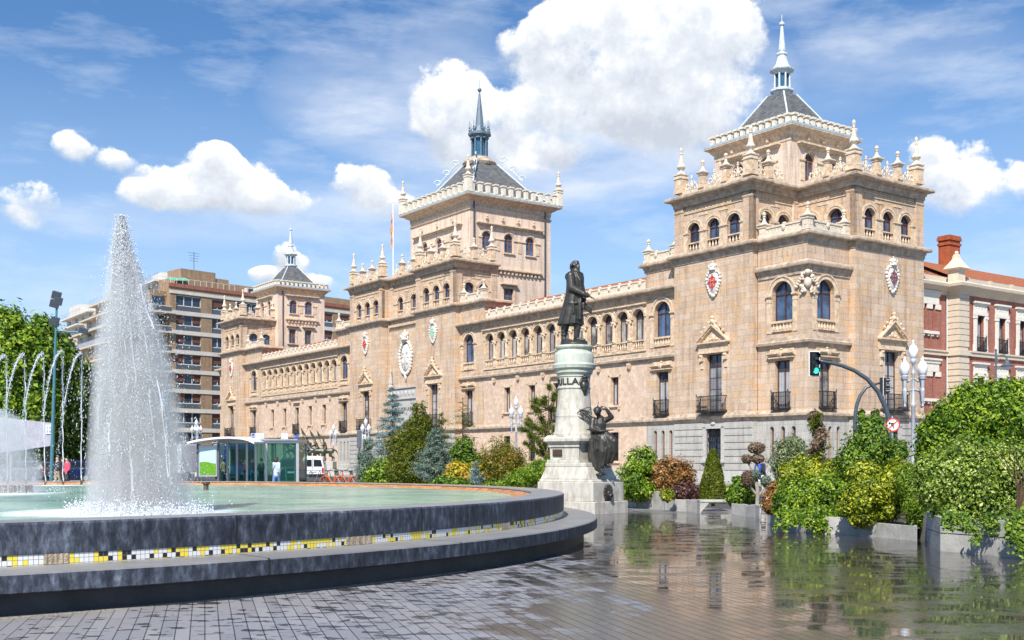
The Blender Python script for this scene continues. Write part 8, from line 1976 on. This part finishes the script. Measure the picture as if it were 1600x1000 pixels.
# stepped cream block with terraces
def terr(px,D,label,W_,nfl,step,col='apwhite',aw=True,rz=None):
    B=thing('apartment_block',label,'building',(atx(px,D),D,0),rz if rz is not None else math.atan2(dv[1],dv[0])-.35)
    for k in range(nfl):
        ins=max(0,(k-(nfl-3)))*step; z=3.0*k; m=MB(); m.box(ins,W_-ins*.3,ins,14,z,z+3.0); m.build('wall',col,B)
        m=MB(); m.box(ins-.6,W_-ins*.3+.1,ins-1.3,ins,z+2.75,z+3.05); m.build('balcony_slab',col,B)
        m=MB(); m.box(ins-.6,W_-ins*.3,ins-1.3,ins-1.22,z+.05,z+.9); m.box(ins-.62,ins-.55,ins-1.3,ins,z+.05,z+.9); m.build('balcony_panel','apbrick' if k%3==1 else 'grypanel',B)
        n=int(W_/5)
        m=MB()
        for j in range(n): x=ins+1.2+j*W_/n; m.box(x,x+2.4,ins-.04,ins+.02,z+.3,z+2.5)
        m.build('window_row','apglass',B)
        for j in range(n): m=MB(); x=ins+1.2+j*W_/n; m.box(x,x+.8,ins-.06,ins-.04,z+.9,z+2.5); m.box(x+1.15,x+1.25,ins-.07,ins-.04,z+.3,z+2.5); m.build('blind','apwhite',B)
    if aw:
        for k,j in ((nfl-2,0),(nfl-3,1)):
            m=MB(); x=1.5+j*W_/n; z=3.*k+2.7; m.add([(x,-.2,z),(x+3.4,-.2,z),(x+3.4,-1.8,z-.8),(x,-1.8,z-.8)],[(0,1,2,3)]); m.build('awning','awning',B)
    z=3.*nfl; m=MB(); m.box(W_*.3,W_*.6,4,9,z,z+2.4); m.build('roof_house',col,B)
    m=MB(); 
    for j in range(14): m.box(2*step+j*1.2,2*step+j*1.2+.05,2*step-1.25,2*step-1.2,z,z+1.)
    m.box(2*step,2*step+16,2*step-1.25,2*step-1.2,z+.95,z+1.); m.build('roof_railing','alu',B); return B
terr(64,252.,'cream stepped apartment block with terraces above the plane trees',27,11,2.2,rz=ARZ)
terr(121,229.,'beige apartment block with green awnings and balconies left of the tall spray cone',24,11,1.4,'cream',rz=ARZ)
terr(190,207.,'pale balconied apartment block just left of the brown brick flats',17,11,1.,'apwhite',False,rz=ARZ)
# low houses far behind close the horizon
for i,(px,D,w_,h_) in enumerate(((-60,240,40,14),(20,260,50,18))):
    T=thing('apartment_block',['plain cream block beyond the trees at the left frame edge','plain beige block just behind the big plane trees'][i],'building',(atx(px,D),D,0)); m=MB(); m.box(0,w_,0,12,0,h_); m.build('wall','cream',T); m=MB()
    for k in range(int(h_/3)):
        for j in range(int(w_/4)): m.box(1+4*j,2.6+4*j,-.05,0,3*k+1,3*k+2.4)
    m.build('window_row','apglass',T)
# ================================================================ CAMERA, SUN, SKY
cam=bpy.data.cameras.new('camera'); co_=bpy.data.objects.new('camera',cam); COL.objects.link(co_); sc.camera=co_
co_.location=(0,0,EYE); co_.rotation_euler=(PI/2,0,0); cam.lens=36*F/1600; cam.sensor_width=36; cam.shift_y=.14; cam.clip_end=5000; cam.clip_start=.05
SUN_EL=46.; SUN_AZ=15.  # sun behind the camera, to its left
sd=Vector((-math.sin(R(SUN_AZ))*math.cos(R(SUN_EL)),-math.cos(R(SUN_AZ))*math.cos(R(SUN_EL)),math.sin(R(SUN_EL))))
sl_=bpy.data.lights.new('sun','SUN'); sl_.energy=4.9; sl_.angle=R(.53); sl_.color=(1.,.94,.845)
so=bpy.data.objects.new('sun',sl_); COL.objects.link(so); so.rotation_euler=sd.to_track_quat('Z','Y').to_euler(); so.location=(0,0,60)
w=bpy.data.worlds.new('World'); sc.world=w; w.use_nodes=True; t=w.node_tree; t.nodes.clear()
wo=t.nodes.new('ShaderNodeOutputWorld'); bg=t.nodes.new('ShaderNodeBackground'); L(t,bg.outputs[0],wo.inputs[0])
sky=t.nodes.new('ShaderNodeTexSky'); sky.sky_type='NISHITA'; sky.sun_disc=False; sky.sun_elevation=R(SUN_EL); sky.sun_rotation=math.atan2(sd.x,sd.y)
sky.air_density=1.0; sky.dust_density=.5; sky.ozone_density=2.2; sky.altitude=700
SKYS=.088; bg.inputs[1].default_value=SKYS
d=N(t,'ShaderNodeTexCoord').outputs['Generated']
sp=N(t,'ShaderNodeSeparateXYZ'); L(t,d,sp.inputs[0])
# angular coordinates on the dome: azimuth and elevation
az=mth(t,'ARCTAN2',sp.outputs[0],sp.outputs[1]); el=mth(t,'ARCSINE',sp.outputs[2])
cv=N(t,'ShaderNodeCombineXYZ'); L(t,az,cv.inputs[0]); L(t,el,cv.inputs[1])
nz=noise(t,cv.outputs[0],11.,9,.62); nzb=noise(t,cv.outputs[0],30.,8,.66)
BL=[ # px,py,rx,ry,weight : cumulus positions as seen, stored as azimuth/elevation
(330,262,48,34,1.),(270,295,62,34,1.),(215,305,50,22,.9),(380,290,60,36,1.),(440,315,60,26,.8),(340,312,120,26,.9),(345,245,26,22,.9),
(115,228,30,20,.75),(155,248,45,20,.8),(190,258,40,18,.55),(20,310,60,30,.75),(10,345,50,20,.5),
(560,290,48,34,.8),(600,320,45,24,.6),
(700,150,60,48,1.),(735,200,80,60,1.),(690,190,50,50,.9),(760,250,70,40,.7),(830,260,60,45,.45),
(870,70,90,60,1.),(960,60,120,80,1.1),(1060,60,110,80,1.1),(1130,40,70,60,1.),(950,140,150,60,1.),(1050,150,130,70,1.),(930,10,50,40,1.),(1100,200,130,70,.75),(900,190,110,60,.8),(1160,90,60,60,.8),
(1480,260,62,42,1.),(1530,300,80,40,.9),(1460,300,60,40,.7),(1440,235,40,22,.5),
(447,400,20,22,.9),(462,418,26,20,.8),(420,430,28,13,.8),(492,442,34,14,.8),(900,250,30,28,.6),(870,240,20,22,.5)]
acc=None; sh=None; xo=None
for (px,py,rx,ry,wt) in BL:
    X=(px-800)/F; Y=(HZ-py)/F; l=math.sqrt(1+X*X+Y*Y); a=math.atan2(X,1.); e=math.asin(Y/l); ra=rx*1.25/F*math.cos(a); re=ry*1.25/F*math.cos(e)
    u=mth(t,'MULTIPLY_ADD',az,1/ra,-a/ra); v=mth(t,'MULTIPLY_ADD',el,1/re,-e/re)
    q=mth(t,'MULTIPLY_ADD',u,u,mth(t,'MULTIPLY',v,v))
    g=mth(t,'MULTIPLY',mth(t,'MAXIMUM',mth(t,'SUBTRACT',1.,q),0.),wt)
    acc=g if acc is None else mth(t,'ADD',acc,g)
    s_=mth(t,'MULTIPLY',g,v); sh=s_ if sh is None else mth(t,'ADD',sh,s_)
rel=mth(t,'DIVIDE',sh,mth(t,'MAXIMUM',acc,.05))
dens=mth(t,'ADD',mth(t,'MINIMUM',acc,1.3),mth(t,'MULTIPLY_ADD',nz,3.6,-2.05)); dens=mth(t,'ADD',dens,mth(t,'MULTIPLY_ADD',nzb,1.5,-.75))
dens=mth(t,'MULTIPLY',dens,mth(t,'MINIMUM',mth(t,'MULTIPLY',acc,6.),1.))
wd=ramp(t,mth(t,'MULTIPLY_ADD',rel,.5,.5),[(.25,(1.2,1.2,1.2)),(.70,(.34,.34,.34))]).outputs[0]; mask=ramp(t,mth(t,'DIVIDE',dens,wd),[(.0,(0,0,0)),(1.,(1,1,1))],'EASE').outputs[0]
# shading: bright tops, greyer bases, billow detail
sv=mth(t,'ADD',mth(t,'MULTIPLY',rel,.55),mth(t,'MULTIPLY_ADD',nzb,1.3,-.3)); sv=mth(t,'ADD',sv,mth(t,'MULTIPLY',mth(t,'SUBTRACT',dens,.5),-.12))
cc=ramp(t,sv,[(.0,(5.3,5.8,6.6)),(.30,(7.2,7.6,8.2)),(.58,(10.2,10.2,10.3))]).outputs[0]
# thin wisps
mp=N(t,'ShaderNodeMapping'); mp.inputs['Scale'].default_value=(1.6,5.5,1); mp.inputs['Rotation'].default_value=(0,0,.25); L(t,cv.outputs[0],mp.inputs[0])
wn=noise(t,mp.outputs[0],3.2,9,.62); wisp=ramp(t,wn,[(.50,(0,0,0)),(.80,(.70,.70,.70))]).outputs[0]
low=ramp(t,el,[(.0,(.55,.55,.55)),(.16,(.42,.42,.42)),(.34,(.0,.0,.0))]).outputs[0]
skyc=mixc(t,1.,sky.outputs[0],(.70,1.0,1.24),'MULTIPLY')
c1=mixc(t,wisp,skyc,(7.0,7.7,8.8)); c1=mixc(t,mth(t,'MULTIPLY',low,mth(t,'MULTIPLY_ADD',wn,1.,.45)),c1,(6.2,7.6,9.4)); 
hz=None
for (px,py,rx,ry,wt) in ((560,150,130,70,.7),(620,190,120,60,.6),(800,240,180,70,1.),(920,250,140,60,.8),(1060,250,120,50,.7),(560,330,170,40,.5),(1300,110,110,60,.35),(1430,80,150,50,.35),(250,350,200,30,.5),(700,90,80,60,.6),(1180,160,60,90,.7)):
    X=(px-800)/F; Y=(HZ-py)/F; l=math.sqrt(1+X*X+Y*Y); a=math.atan2(X,1.); e=math.asin(Y/l); ra=rx*1.25/F; re=ry*1.25/F
    u=mth(t,'MULTIPLY_ADD',az,1/ra,-a/ra); v=mth(t,'MULTIPLY_ADD',el,1/re,-e/re); q=mth(t,'MULTIPLY_ADD',u,u,mth(t,'MULTIPLY',v,v))
    g=mth(t,'MULTIPLY',mth(t,'MAXIMUM',mth(t,'SUBTRACT',1.,q),0.),wt); hz=g if hz is None else mth(t,'ADD',hz,g)
hm=mth(t,'MULTIPLY',mth(t,'MINIMUM',hz,1.),ramp(t,wn,[(.30,(.15,.15,.15)),(.66,(.9,.9,.9))]).outputs[0])
c1=mixc(t,hm,c1,(7.6,8.1,9.0)); c2=mixc(t,mask,c1,cc)
L(t,c2,bg.inputs[0])
vs=sc.view_settings; vs.view_transform='Standard'; vs.look='None'; vs.gamma=1; vs.exposure=.44
sc.render.engine='CYCLES'
try:
    sc.cycles.max_bounces=6; sc.cycles.transparent_max_bounces=24; sc.cycles.caustics_reflective=False; sc.cycles.caustics_refractive=False; sc.cycles.volume_bounces=1
except Exception: pass
